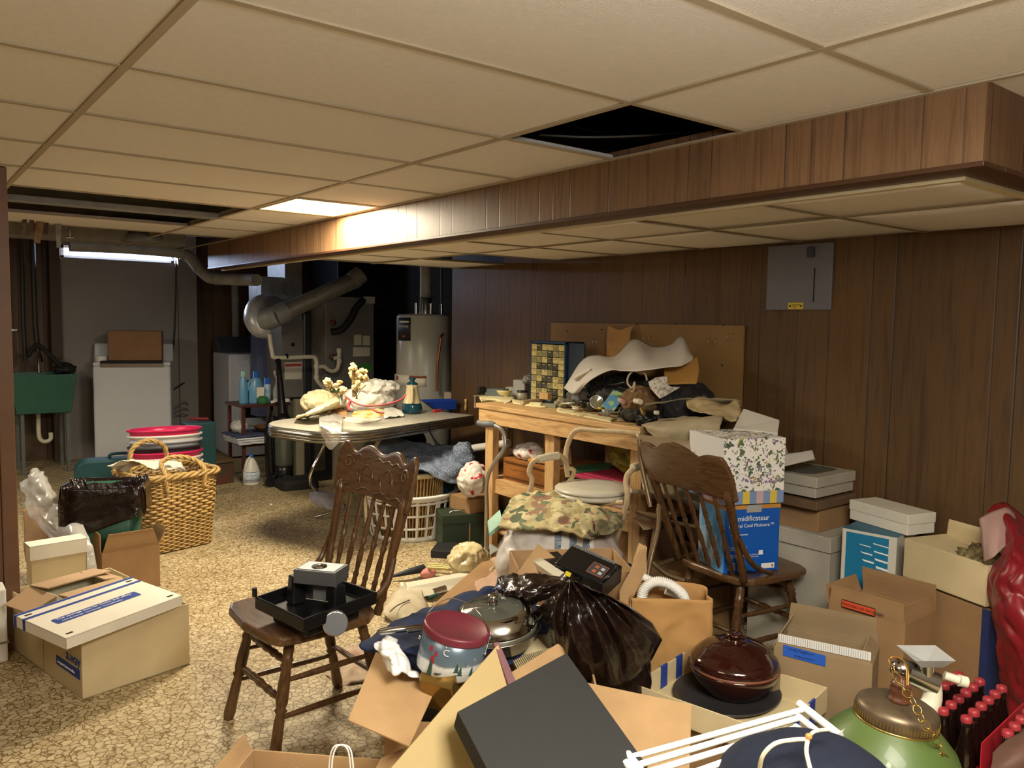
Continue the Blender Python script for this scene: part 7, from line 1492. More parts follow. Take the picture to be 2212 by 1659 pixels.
# carton with blue tape
zb5 = .40
P0, P1 = W(1672, 1395, zb5), W(1885, 1440, zb5)
M5b = frame(P0, P1-P0); M5b.translation.z = 0; wb5 = (P1-P0).length
ro = openbox('taped_carton', 'grey-brown open carton with a strip of blue painter tape', 'box', M5b, wb5, .20, zb5, CARDG, {'front': (-3, .045, .008), 'back': (2, .10, .01), 'left': (-20, .06, .0), 'right': (-30, .05)}, t=.005)
b = MB(); b.T = M5b; b.b2((wb5*.04, -.0035+.002, zb5+.018), (wb5*.98, -.0008, zb5+.047)); obj('ribbed_paper', b, mat('ribbed_white', '#dcdad6', .8, var=.03), ro)
b = MB(); b.T = M5b
for i in range(40): b.b2((wb5*(.05+.023*i), -.0026, zb5+.020), (wb5*(.05+.023*i)+.0012, -.0016, zb5+.046))
obj('ribs', b, GREY, ro)
b = MB(); b.T = M5b; b.prism([(wb5*.10, -.0026, zb5-.005), (wb5*.55, -.0026, zb5-.012), (wb5*.55, -.0026, zb5-.052), (wb5*.10, -.0026, zb5-.038)][::-1] if False else [(wb5*.10, -.0026, zb5+.012), (wb5*.54, -.0026, zb5+.004), (wb5*.54, -.0026, zb5-.034), (wb5*.10, -.0026, zb5-.026)], (0, .0012, 0)); obj('blue_tape', b, mat('painter_tape', '#1f55b8', .7, var=.05), ro)
b = MB()
for i, (xx, zz_, w_) in enumerate(((.14, .002, .03), (.2, .0, .045), (.3, -.002, .04), (.22, -.018, .02), (.27, -.02, .03), (.36, -.02, .02))):
    b.tube([M5b @ V((wb5*xx+w_*t/6, -.0035, zb5+zz_+.004*math.sin(t*2.3+i))) for t in range(7)], .0009, 4)
obj('handwriting', b, INK, ro)
# red bag with grey plastic
b = MB(); b.patch(pts3([[(2130, 1110, 3.0), (2150, 1085, 3.05), (2180, 1085, 3.05), (2225, 1120, 3.0)], [(2160, 1180, 2.9), (2185, 1150, 2.85), (2210, 1160, 2.85), (2240, 1180, 2.85)], [(2125, 1245, 2.95), (2165, 1230, 2.78), (2210, 1230, 2.72), (2260, 1250, 2.72)], [(2135, 1320, 2.9), (2165, 1310, 2.75), (2215, 1310, 2.68), (2270, 1330, 2.7)], [(2148, 1400, 2.85), (2175, 1390, 2.74), (2220, 1400, 2.66), (2270, 1400, 2.7)], [(2160, 1500, 2.85), (2185, 1495, 2.76), (2220, 1500, 2.7), (2270, 1500, 2.72)], [(2175, 1620, 2.85), (2200, 1630, 2.8), (2230, 1640, 2.78), (2270, 1640, 2.8)]]), 40, 80, .013, 9, 7, ridge=True); tag(obj('red_bag', b, mat('red_film', '#781720', .35, var=.12, vs=6, bump=.3, bs=14), solid=.003), 'tall red plastic bag at the right edge', 'bag')
b = MB(); b.patch(pts3([[(2116, 1122, 3.0), (2150, 1105, 2.98), (2175, 1097, 2.98), (2193, 1110, 3.0)], [(2120, 1160, 2.95), (2150, 1150, 2.9), (2175, 1150, 2.9), (2190, 1150, 2.92)], [(2128, 1215, 2.9), (2145, 1205, 2.86), (2160, 1190, 2.86), (2180, 1170, 2.88)]]), 16, 16, .008, 8, 3); tag(obj('pink_grey_paper', b, mat('pinkish_film', '#a08079', .5, var=.06), solid=.004), 'pinkish grey plastic folded over the top of the red bag', 'plastic')
# ------------------------------------------------------------------ crate of cola bottles
zc_ = .49
o00 = W(2038, 1529, zc_); o10 = W(2080, 1543, zc_); o05 = W(2115, 1467, zc_)
vx_ = (o05-o00); vx_.z = 0; ux_ = V((vx_.y, -vx_.x, 0)); sv_ = vx_.length/5; ux_.normalize(); vx_.normalize(); Mcr = Matrix(((ux_.x, vx_.x, 0, o00.x), (ux_.y, vx_.y, 0, o00.y), (0, 0, 1, zc_-.245), (0, 0, 0, 1)))
su = max(.058, min(.066, (o10-o00).length)); sv_ = max(.056, sv_)
ro = thing('bottle_crate', 'red cardboard case holding rows of capped cola bottles', 'crate', Mcr)
RC = mat('cola_red_card', '#a31a26', .55, var=.08); CT4 = mat('crate_kraft', '#b08a52', .8, var=.08)
x0_, x1_, y0_c, y1_c = -su*1.0-.035, su*2+.035+.05, -.035, sv_*5+.035
b = MB(); b.T = Mcr; b.b2((x0_, y0_c, -.004), (x1_, y1_c, 0))
for q in ((x0_, y0_c, x1_, y0_c+.004), (x0_, y1_c-.004, x1_, y1_c), (x0_, y0_c, x0_+.004, y1_c), (x1_-.004, y0_c, x1_, y1_c)): b.b2((q[0], q[1], 0), (q[2], q[3], .11))
obj('case', b, CT4, ro)
b = MB(); b.T = Mcr
for z0_, z1_ in ((.015, .05), (.058, .095)): b.b2((x0_+.02, y0_c-.001, z0_), (x1_-.03, y0_c, z1_))
obj('red_panel', b, RC, ro)
b = MB(); b.T = Mcr
for x in (-su*.5, su*1.5+.02): b.b2((x-.0015, y0_c+.004, 0), (x+.0015, y1_c-.004, .20))
obj('divider', b, RC, ro)
COLA = mat('cola_glass', '#140a08', .06, var=0, coat=.5); CAP = mat('red_cap', '#8e2a30', .4, var=.05)
def bottle_proto(M):
    r = thing('cola_bottle', 'cola bottle', 'bottle', M)
    b = MB(); b.lathe([(0, 0), (.028, 0), (.030, .008), (.030, .05), (.027, .075), (.029, .11), (.026, .15), (.016, .19), (.0125, .215), (.0125, .232), (0, .232)], n=20); obj('glass', b, COLA, r, local=True)
    b = MB(); b.lathe([(.0148, .228), (.0150, .232), (.0138, .241), (.010, .244), (0, .2445)], n=21); obj('cap', b, CAP, r, local=True)
    b = MB(); b.lathe([(.0305, .055), (.0275, .075), (.0295, .10)], n=20, a0=R_(200), a1=R_(330)); obj('label_band', b, RC, r, local=True)
    return r
xs_ = [-su, 0, su, su*2+.04]; k = 0; proto = None
rowsn = ['front', 'second', 'third', 'fourth', 'fifth', 'back']; coln = ['leftmost', 'second', 'third', 'rightmost']
for ci, x in enumerate(xs_):
    for rj in range(6):
        if ci == 0 and rj == 0: continue
        Mx_ = Mcr @ tr((x, sv_*rj, .001))
        lab = f'red-capped cola bottle in the {coln[ci]} lengthwise column of the red case, {rowsn[rj]} place'
        if proto is None: proto = bottle_proto(Mx_); proto['label'] = lab; proto['group'] = 'cola bottles in the red case'
        else:
            c = copy_tree(proto, lab, 'cola bottles in the red case'); c.matrix_world = Mx_
b = MB(); b.T = Mcr; b.b2((x0_-.02, y0_c-.01, -.245+.0), (x1_+.02, y1_c+.02, -.006)); tag(obj('support_carton', b, CARD2, bevel=.003), 'brown carton under the case of cola bottles', 'carton')
# meat grinder
gC = WD(2000, 1470, 2.22)
ro = thing('meat_grinder', 'chrome and white electric meat grinder behind the green lamp', 'grinder', gC+V((0, 0, -.12)))
Mg2 = frame(gC, CR)
b = MB(); b.T = Mg2; b.tube([(-.05, .02, .02), (.03, .0, -.01)], .032, 20); obj('barrel', b, STEEL, ro); b = MB(); b.T = Mg2; b.blob((-.055, .02, .02), (.034, .034, .034), 0, 1, 1, sub=3); obj('motor_dome', b, CHROME, ro)
b = MB(); b.T = Mg2; b.add([(-.03, -.03, .05), (.03, -.03, .05), (.03, .03, .05), (-.03, .03, .05), (-.055, -.045, .075), (.055, -.045, .075), (.055, .06, .075), (-.055, .06, .075), (0, 0, .052)], [(0, 1, 5, 4), (1, 2, 6, 5), (2, 3, 7, 6), (3, 0, 4, 7), (4, 5, 8), (5, 6, 8), (6, 7, 8), (7, 4, 8), (3, 2, 1, 0)]); obj('hopper_tray', b, mat('cast_alloy', '#b5b6b4', .4, metal=.3), ro)
b = MB(); b.T = Mg2; b.tube([(.0, 0, .05), (.0, 0, -.0)], .02, 16); obj('feed_neck', b, STEEL, ro)
b = MB(); b.T = Mg2; b.tube([(.02, 0, -.01), (.015, -.005, -.06), (-.02, -.01, -.10), (-.06, -.01, -.12)], [.022, .026, .03, .03], 14, sub=4); obj('white_stand', b, OFFW, ro)
b = MB(); b.T = Mg2; b.tube([(.05, 0, .015), (.085, -.01, .005)], .012, 12); b.tube([(.085, -.01, .005), (.105, -.012, .0)], .016, 12); obj('crank_knob', b, OFFW, ro)
# ------------------------------------------------------------------ green glass lamp
lc = WD(1940, 1520, 2.05); zcap = lc.z
lcB = V((lc.x, lc.y, 0))
Ml = tr((lc.x, lc.y, zcap)) @ Matrix.Rotation(R_(6), 4, V((_f.x, _f.y, 0))) 
ro = thing('hanging_lamp', 'green glass lamp shade with brass cap and chain in the right foreground', 'lamp', Ml)
b = MB(); b.T = Ml; b.lathe([(.088, -.035), (.11, -.055), (.15, -.095), (.178, -.15), (.188, -.20), (.190, -.215), (.186, -.215), (.174, -.15), (.146, -.097), (.106, -.058), (.084, -.037)], n=56); obj('glass_shade', b, mat('green_glass', '#4d5f30', .42, var=.05, spec=.4, coat=.1), ro)
BRASS = mat('antique_brass', '#6b5c48', .4, metal=.6, var=.15, vs=30)
b = MB(); b.T = Ml; b.lathe([(.095, -.045), (.099, -.04), (.099, -.014), (.094, -.004), (.080, .004), (.02, .008), (0, .008)], n=56); obj('brass_cap', b, BRASS, ro)
b = MB(); b.T = Ml
for i in range(72): a = 2*PI*i/72; b.tube([(.0995*math.cos(a), .0995*math.sin(a), -.036), (.0995*math.cos(a), .0995*math.sin(a), -.022)], .0016, 4)
b.lathe([(.0985, -.047), (.101, -.044), (.0985, -.041)], n=56); obj('brass_band', b, mat('bright_brass', '#a98b4a', .3, metal=.8, var=.1), ro)
b = MB(); b.T = Ml; b.lathe([(0, .005), (.026, .007), (.028, .014), (.022, .018), (.024, .028), (.026, .04), (.021, .046), (.025, .05), (.023, .056), (.017, .060), (.017, .066), (.010, .07), (0, .07)], n=28); obj('wooden_finial', b, mat('reddish_wood', '#5c3824', .35, var=.15), ro)
def link(b, c, d, up, L_=.017, Wd=.009, r=.0016):
    d = V(d).normalized(); s = V(up).cross(d).normalized(); pts = []
    for i in range(14): a = 2*PI*i/14; pts.append(V(c)+d*math.cos(a)*L_+s*math.sin(a)*Wd)
    b.tube(pts, r, 6, closed=True)
top_ = Ml @ V((0, 0, .078))
chain_px = [(1925, 1437, 2.05), (1932, 1452, 2.03), (1945, 1475, 2.0), (1954, 1492, 1.97), (1966, 1505, 1.95), (1978, 1525, 1.93), (1985, 1542, 1.92), (1993, 1560, 1.91), (2005, 1575, 1.91), (2018, 1590, 1.93), (2028, 1610, 1.95), (2032, 1630, 1.95), (2048, 1645, 1.96), (2060, 1665, 1.97)]
CP = [WD(*p) for p in chain_px]
b = MB(); tg_ = 0
for i in range(len(CP)-1):
    mid = (CP[i]+CP[i+1])/2; d = CP[i+1]-CP[i]; link(b, mid, d, _f if i % 2 else V((1, 0, .4)), d.length*.62, .0095)
obj('chain', b, mat('bright_brass', ''), ro)
b = MB(); b.tube([WD(1925, 1437, 2.05), WD(1920, 1424, 2.07), WD(1934, 1418, 2.07), WD(1950, 1424, 2.05), WD(1961, 1445, 2.0), WD(1962, 1480, 1.98)], .002, 6, sub=5); b.tube([WD(1928, 1420, 2.06), WD(1945, 1423, 2.04), WD(1957, 1440, 2.0), WD(1959, 1480, 1.98)], .002, 6, sub=5); obj('lamp_wire', b, mat('copper_wire', '#a5763c', .3, metal=.7), ro)
b = MB(); zz0 = (Ml @ V((0, 0, -.215))).z-.04; b.T = tr((lc.x, lc.y, 0)) @ rz(.5); b.b2((-.16, -.16, 0), (.16, .16, zz0)); tag(obj('support_carton', b, CARD2, bevel=.003), 'brown carton under the green glass lamp', 'carton')
# ------------------------------------------------------------------ foreground heap
def slabD(q, th, name, label, cat, m, bev=.001, par=None):
    "thin rigid sheet through four points given as (px, py, depth), thickness th away from the camera"
    P = [WD(*p) for p in q]; n = (P[1]-P[0]).cross(P[2]-P[0]).normalized(); r3 = ray(*q[3][:2]); P[3] = CO+r3*((P[0]-CO).dot(n)/r3.dot(n))
    if n.dot(_f) < 0: n = -n
    b = MB(); b.hexa([p+n*th for p in P], P); o = obj(name, b, m, par, bevel=bev, seg=1)
    if par is None: tag(o, label, cat)
    return o
# big carton holding the pan, tin and cloth
zk = .40
Kx = (W(1240, 1500, zk)-W(830, 1480, zk)); Mk = frame(W(830, 1560, zk), V((.80, -.62, 0))); Mk.translation.z = 0
wk, dk = .62, .50
ro = thing('pan_carton', 'big open cardboard carton filled with pan, tin and navy cloth in the middle foreground', 'box', Mk)
b = MB(); b.T = Mk; t = .006
b.b2((0, 0, 0), (wk, dk, t)); b.b2((0, 0, 0), (wk, t, zk)); b.b2((0, dk-t, 0), (wk, dk, zk)); b.b2((0, t, 0), (t, dk-t, zk)); b.b2((wk-t, t, 0), (wk, dk-t, zk)); obj('body', b, CARD, ro)
def flapD(q, m=CARD, th=.004): return slabD(q, th, 'flap', '', '', m, 0, ro)
flapD([(752, 1555, 2.12), (812, 1408, 2.42), (948, 1472, 2.32), (884, 1612, 2.05)])
flapD([(1100, 1455, 2.42), (1222, 1380, 2.56), (1225, 1412, 2.54), (1104, 1492, 2.40)])
flapD([(1270, 1475, 2.42), (1494, 1522, 2.30), (1488, 1690, 2.10), (1230, 1690, 2.1)])
flapD([(1052, 1625, 1.86), (1250, 1668, 1.84), (1250, 1760, 1.8), (1058, 1760, 1.8)], CARDT)
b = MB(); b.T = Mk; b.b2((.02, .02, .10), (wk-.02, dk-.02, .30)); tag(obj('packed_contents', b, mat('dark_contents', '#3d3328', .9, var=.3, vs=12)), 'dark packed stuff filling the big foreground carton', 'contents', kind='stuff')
# tan board with maroon edge
slabD([(818, 1690, 1.80), (1076, 1392, 2.10), (1108, 1478, 2.06), (1010, 1700, 1.82)], .006, 'tan_board', 'large tan board leaning diagonally across the foreground carton', 'board', mat('tan_board', '#a58f5e', .6, var=.03))
slabD([(1066, 1388, 2.099), (1078, 1386, 2.108), (1114, 1470, 2.06), (1100, 1482, 2.052)], .012, 'maroon_binding', 'narrow maroon edge strip of the leaning tan board', 'strip', mat('maroon_edge', '#6b454a', .6, var=.05))
# dark grey box lid
P = [WD(988, 1537, 1.86), WD(1224, 1410, 2.14), WD(1400, 1655, 1.84), WD(1150, 1830, 1.60)]
P[3] = P[0]+P[2]-P[1]
n_ = (P[1]-P[0]).cross(P[3]-P[0]).normalized(); n_ = n_ if n_.dot(_f) > 0 else -n_
b = MB(); b.hexa([p+n_*.045 for p in P], P)
o = obj('box_lid', b, mat('charcoal_card', '#272727', .75, var=.05, vs=30), bevel=.002); tag(o, 'dark charcoal grey box lid tilted in the front centre', 'lid')
# gold box
slabD([(916, 1425, 2.32), (995, 1425, 2.3), (975, 1490, 2.2), (905, 1470, 2.22)], .10, 'gold_box', 'shiny gold box with a round black emblem under the winter tin', 'box', mat('gold_card', '#94743a', .22, metal=.7, var=.08), .002)
c_ = WD(953, 1456, 2.24); nrm = -(_f*.8+V((0, 0, -.6))).normalized()
P = [WD(*p) for p in [(916, 1425, 2.32), (995, 1425, 2.3), (975, 1490, 2.2), (905, 1470, 2.22)]]; nrm = (P[1]-P[0]).cross(P[3]-P[0]).normalized(); nrm = -nrm if nrm.dot(_f) > 0 else nrm
cc_ = (P[0]+P[1]+P[2]+P[3])/4; Me = frame(cc_+nrm*.002, (P[1]-P[0]), nrm)
gb = bpy.data.objects['gold_box']
b = MB(); b.lathe([(0, 0), (.0145, 0), (.0145, .0006), (0, .0006)], M=Me, n=28, sy=1.15); obj('emblem', b, INK, gb)
b = MB(); b.T = Me; b.tube([(-.008, .006, .001), (0, .0, .001), (.008, .008, .001)], .0009, 5); b.tube([(-.004, -.003, .001), (.002, .004, .001), (.004, -.004, .001)], .0009, 5); obj('emblem_mark', b, mat('gold_ink', '#b08d4a', .4, metal=.6), gb)
# winter tin
tc_ = WD(972, 1425, 2.34); axis = (V((0, 0, 1))+CR*.20-_f*.05).normalized()
rt = 70/1741*2.36; ht = .118
zax = axis; Mtn = frame(tc_-axis*.02, CR-axis*CR.dot(axis), axis)
ro = thing('winter_tin', 'round blue-grey tin pail with snowy winter scene, maroon lid and wire handle', 'tin', Mtn)
def tin(nt, N, L, bs):
    tc = N.new('ShaderNodeTexCoord'); sp = N.new('ShaderNodeSeparateXYZ'); L.new(tc.outputs['Object'], sp.inputs[0])
    n = N.new('ShaderNodeTexNoise'); n.inputs['Scale'].default_value = 9; L.new(tc.outputs['Object'], n.inputs[0])
    z = m_math(N, L, 'ADD', sp.outputs[2], m_math(N, L, 'MULTIPLY', n.outputs[0], -.05))
    r = ramp(N, [(0, '#d3d8da'), (.013, '#cfd5d8'), (.018, '#5f6f7c'), (.12, '#4a5a68')]); L.new(z, r.inputs[0])
    v = N.new('ShaderNodeTexVoronoi'); v.inputs['Scale'].default_value = 42; L.new(tc.outputs['Object'], v.inputs[0])
    d = ramp(N, [(.07, (1, 1, 1, 1)), (.11, (0, 0, 0, 1))]); L.new(v.outputs['Distance'], d.inputs[0])
    m = N.new('ShaderNodeMix'); m.data_type = 'RGBA'; L.new(d.outputs[0], m.inputs[0]); L.new(r.outputs[0], m.inputs[6]); m.inputs[7].default_value = srgb('#d6dade'); L.new(m.outputs[2], bs.inputs['Base Color']); bs.inputs['Roughness'].default_value = .25; bs.inputs['Metallic'].default_value = .2
b = MB(); b.lathe([(0, 0), (rt-.003, 0), (rt, .004), (rt, ht), (0, ht)], M=Mtn, n=56); obj('body', b, mat_nodes('snow_scene_tin', tin), ro)
b = MB(); b.lathe([(rt-.001, 0), (rt+.002, .002), (rt-.001, .006)], M=Mtn, n=56); b.lathe([(rt, ht-.014), (rt+.002, ht-.012), (rt, ht-.010)], M=Mtn, n=56); obj('metal_rim', b, STEEL, ro)
b = MB(); b.lathe([(rt+.003, ht-.012), (rt+.004, ht+.004), (rt+.001, ht+.010), (rt-.006, ht+.010), (rt-.010, ht+.006), (0, ht+.006)], M=Mtn, n=56); obj('lid', b, mat('maroon_lid', '#6a2733', .4, var=.12), ro)
def onTin(a, z, e=.0008): a = R_(a); return Mtn @ V(((rt+e)*math.cos(a), (rt+e)*math.sin(a), z))
b = MB(); b.tube([onTin(-98+6*math.cos(t), .083+.0085*math.sin(t)) for t in [R_(60+20*i) for i in range(13)]], .0012, 5); obj('crescent_moon', b, WINK, ro)
TG = mat('tree_print', '#27473f', .5)
for a, z in ((-70, .022), (-48, .02), (-77, .03)):
    b = MB()
    for k_ in range(3): zz_ = z+.008*k_; w_ = 5.5-1.5*k_; b.add([onTin(a-w_, zz_), onTin(a+w_, zz_), onTin(a, zz_+.014)], [(0, 1, 2)])
    obj('tree_print', b, TG, ro)
b = MB()
for a, z, w_, h_ in ((-122, .04, 5, .022), (-128, .072, 4, .016), (-117, .064, 3, .014)): b.add([onTin(a-w_, z), onTin(a+w_, z), onTin(a+w_*.6, z+h_), onTin(a-w_*.6, z+h_)], [(0, 1, 2, 3)])
obj('red_print', b, mat('tin_red', '#9c2730', .4), ro)
b = MB(); b.add([onTin(-128, .004), onTin(-118, .004), onTin(-120, .045), onTin(-125, .05)], [(0, 1, 2, 3)]); obj('green_print', b, TG, ro)
b = MB(); hp = [Mtn @ V(((rt+.004)*math.cos(R_(a)), (rt+.004)*math.sin(R_(a)), .075)) for a in (-172, -20)]
mid = Mtn @ V((.0, .02, ht+.075)); b.tube([hp[0], Mtn @ V((-rt*.98, .0, ht+.02)), Mtn @ V((-rt*.55, .02, ht+.068)), mid, Mtn @ V((rt*.6, .0, ht+.055)), Mtn @ V((rt*1.0, -.01, ht+.0)), hp[1]], .0016, 6, sub=6); obj('wire_handle', b, STEEL, ro)
for p in hp: b = MB(); b.blob(p, (.006, .006, .006), 0, 1, 1, sub=2); obj('handle_lug', b, STEEL, ro)
# frying pan with lid
pc = WD(1068, 1365, 2.55); ax2 = (V((0, 0, 1))-CR*.06-_f*.10).normalized(); Mp = frame(pc, CR-ax2*CR.dot(ax2), ax2); rp_ = 88/1741*2.6
ro = thing('saute_pan', 'shiny steel saute pan with glass-topped lid on the navy cloth', 'pan', Mp)
b = MB(); b.lathe([(0, -.03), (rp_*.9, -.03), (rp_*.97, -.02), (rp_*1.12, .022), (rp_*1.16, .024), (rp_*1.15, .027), (rp_*.95, -.015), (0, -.022)], M=Mp, n=64); obj('outer_pan', b, STEEL, ro)
b = MB(); b.lathe([(rp_*.7, -.01), (rp_*1.0, .012), (rp_*1.05, .032), (rp_*1.03, .034), (rp_*.95, .02)], M=Mp, n=64); obj('inner_pan', b, mat('satin_steel', '#a5a195', .3, metal=.85, var=.05), ro)
b = MB(); b.lathe([(rp_*1.02, .036), (rp_*.98, .05), (rp_*.86, .072), (rp_*.72, .084), (rp_*.70, .083)], M=Mp, n=64); obj('lid', b, CHROME, ro)
b = MB(); b.lathe([(rp_*.71, .083), (rp_*.4, .092), (0, .095)], M=Mp, n=48); obj('glass_top', b, mat('lid_glass', '#4b4d48', .06, var=0, coat=.5), ro)
b = MB(); b.lathe([(.006, .093), (.016, .097), (.016, .104), (.012, .108), (.013, .114), (.018, .118), (.018, .124), (.012, .127), (0, .127)], M=Mp, n=28); obj('knob', b, CHROME, ro)
def handleD(pts, r=.006): b = MB(); b.tube(pts, r, 10, sub=4); obj('side_handle', b, CHROME, ro)
handleD([WD(1140, 1385, 2.5), WD(1150, 1350, 2.5), WD(1165, 1335, 2.54), WD(1175, 1316, 2.6), WD(1160, 1310, 2.64)]); handleD([WD(1140, 1310, 2.64), WD(1160, 1298, 2.68)])
b = MB(); b.tube([WD(925, 1352, 2.48), WD(880, 1358, 2.44), WD(845, 1362, 2.42), WD(820, 1366, 2.40)], [.008, .010, .010, .008], 10, sub=4); obj('long_handle', b, CHROME, ro)
b = MB(); b.tube([WD(880, 1362, 2.42), WD(928, 1356, 2.46)], .008, 10); obj('handle_sleeve', b, STEEL, ro)
# navy cloth
b = MB(); b.patch(pts3([[(890, 1320, 2.8), (960, 1300, 2.85), (1040, 1270, 2.9), (1120, 1262, 2.95)], [(812, 1362, 2.6), (900, 1352, 2.58), (1020, 1345, 2.7), (1180, 1330, 2.75)], [(776, 1398, 2.5), (860, 1398, 2.4), (960, 1395, 2.42), (1070, 1400, 2.5), (1150, 1385, 2.6)], [(840, 1430, 2.42), (905, 1425, 2.36), (960, 1440, 2.34), (1070, 1425, 2.44), (1130, 1410, 2.52)], [(890, 1475, 2.36), (930, 1470, 2.32), (980, 1480, 2.3), (1070, 1445, 2.42), (1128, 1428, 2.5)]]), 44, 40, .013, 9, 4, ridge=True); tag(obj('navy_cloth', b, NAVY, solid=.006), 'dark navy cloth spread under the pan and the tin', 'cloth')
# white plastic bag
b = MB(); b.patch(pts3([[(818, 1385, 2.40), (835, 1368, 2.44), (860, 1378, 2.43), (868, 1398, 2.40)], [(808, 1400, 2.34), (830, 1398, 2.30), (855, 1400, 2.31), (870, 1405, 2.36)], [(815, 1420, 2.32), (838, 1425, 2.25), (860, 1425, 2.26), (880, 1425, 2.34)], [(832, 1448, 2.28), (850, 1455, 2.24), (875, 1448, 2.25), (900, 1445, 2.32)], [(850, 1458, 2.27), (862, 1460, 2.25), (885, 1458, 2.26), (910, 1465, 2.30)]]), 34, 34, .014, 16, 5, ridge=True); tag(obj('white_bag', b, mat('bright_white_film', '#e9e9ea', .25, var=.03, bump=.4, bs=25), solid=.002), 'small crumpled white plastic bag over the left flap of the foreground carton', 'bag')
# cream cards/books to the right of the tin
slabD([(1140, 1330, 2.8), (1226, 1388, 2.66), (1175, 1425, 2.56), (1100, 1400, 2.6)], .03, 'cream_box', 'cream box lid lying right of the pan', 'box', CARDT, .002)
b = MB()
P0 = WD(1105, 1430, 2.50); P1 = WD(1195, 1405, 2.58); dn_ = (WD(1150, 1455, 2.46)-WD(1120, 1405, 2.56))
for i in range(22): a = P0.lerp(P1, i/22); b.hexa([a, a+(P1-P0)*.03, a+(P1-P0)*.03+dn_*.55, a+dn_*.55], [a+V((0, 0, .012)), a+(P1-P0)*.03+V((0, 0, .012)), a+(P1-P0)*.03+dn_*.55+V((0, 0, .010)), a+dn_*.55+V((0, 0, .010))])
tag(obj('card_pack', b, mat('card_edges', '#a39370', .8, var=.15, vs=40)), 'pack of upright cream cards beside the tan board', 'cards')
# open box at the lower left corner of frame centre, with white handled bag
zc6 = .33
Fq, Rq = W(520, 1625, zc6), W(800, 1632, zc6); Mq6 = frame(W(545, 1618, zc6), W(825, 1640, zc6)-W(545, 1618, zc6)) @ Matrix.Rotation(0, 4, 'Z'); Mq6.translation.z = 0; wq6 = (W(825, 1640, zc6)-W(545, 1618, zc6)).length
Mq6 = Mq6 @ tr((0, -.30, 0))
openbox('front_carton', 'open brown carton with white cord handles inside at the bottom edge', 'box', Mq6, wq6, .30, zc6, CARD, {'right': (60, .10, .01), 'left': (30, .05, .0)}, t=.005)
ro = thing('handled_bag', 'white corded handles of a paper bag standing in the front brown carton', 'bag', Mq6 @ V((.2, .2, .01)))
b = MB(); b.T = Mq6; b.b2((.14, .16, .008), (.36, .26, zc6-.02)); obj('body', b, PAPER, ro)
for dy in (0, .02):
    b = MB(); b.T = tr((0, 0, 0)); b.tube([WD(710+dy*300, 1690, 2.02-dy), WD(712+dy*300, 1640, 2.02-dy), WD(722+dy*300, 1613, 2.02-dy), WD(740+dy*300, 1610, 2.02-dy), WD(752+dy*300, 1622, 2.02-dy), WD(757+dy*300, 1660, 2.02-dy), WD(757+dy*300, 1690, 2.02-dy)], .0022, 8, sub=5); obj('cord_handle', b, WINK, ro)
b = MB(); b.T = Mq6; b.b2((.03, .02, zc6-.06), (.12, .14, zc6-.055)); tag(obj('white_paper', b, PAPER), 'white paper corner inside the front brown carton', 'paper')
# brown garbage bag
zb7 = .0
gc = WD(1255, 1400, 2.78)
b = MB(); b.blob((gc.x+.05, gc.y+.02, .22), (.23, .17, .26), .06, 6.5, 7, flat=.003, sub=6, rot=R_(-35), pw=.85); bgo = obj('garbage_bag', b, BROWNBAG); tag(bgo, 'large shiny brown garbage bag in the middle of the heap', 'bag')
b = MB(); b.patch(pts3([[(1066, 1262, 2.72), (1080, 1240, 2.76), (1130, 1236, 2.72), (1190, 1240, 2.7), (1232, 1238, 2.66)], [(1068, 1285, 2.64), (1095, 1270, 2.6), (1150, 1262, 2.58), (1200, 1255, 2.6), (1240, 1245, 2.64)], [(1090, 1305, 2.64), (1120, 1295, 2.58), (1160, 1285, 2.56), (1205, 1270, 2.58), (1245, 1262, 2.62)], [(1130, 1312, 2.66), (1165, 1305, 2.6), (1195, 1292, 2.58), (1225, 1282, 2.6), (1258, 1275, 2.64)]]), 50, 36, .012, 16, 11, ridge=True); tag(obj('garbage_bag', b, BROWNBAG, solid=.002), 'rolled top of brown plastic bag pointing left above the steel pan', 'bag')
arc = [(1150, 1325), (1172, 1375), (1200, 1430), (1225, 1480), (1280, 1492), (1335, 1486), (1372, 1462), (1408, 1425), (1430, 1382), (1408, 1345), (1362, 1310), (1320, 1290)]
nu_, nv_ = 150, 40; vs = []
for v in range(nv_+1):
    f = v/nv_
    for u in range(nu_+1):
        t = u/nu_*(len(arc)-1); i = min(int(t), len(arc)-2); t -= i
        ax_, ay_ = arc[i][0]*(1-t)+arc[i+1][0]*t, arc[i][1]*(1-t)+arc[i+1][1]*t; uu = u/nu_
        nx_, ny_ = 1225+28*uu, 1262-8*math.sin(PI*uu)
        px_c, py_c = nx_+(ax_-nx_)*f, ny_+(ay_-ny_)*f-22*math.sin(PI*f)*(1-abs(2*uu-.9))
        fold = .013*math.sin(uu*41+1.5*math.sin(f*3+uu*7))*(.35+.65*math.sin(PI*min(1, f*.8+.1)))*(1 if f < .95 else .6)
        q_ = V((uu*9, f*4, 3.3)); dd_ = 2.60-.14*math.sin(PI*min(1, f*.9))+.06*f+fold-.012*noise.noise(q_)-.008*noise.noise(q_*2.7)
        vs.append(WD(px_c, py_c, dd_))
b = MB(); k = nu_+1; b.add(vs, [(v*k+u, v*k+u+1, (v+1)*k+u+1, (v+1)*k+u) for v in range(nv_) for u in range(nu_)], True); obj('bag_skin', b, BROWNBAG, bgo, solid=.002)
b = MB(); b.box(WD(1227, 1240, 2.6), (.022, .004, .014), Matrix.Rotation(.5, 3, 'Y')); tag(obj('yellow_tab', b, mat('yellow_tab', '#cfc12e', .5)), 'little yellow tab on the brown garbage bag', 'tab')
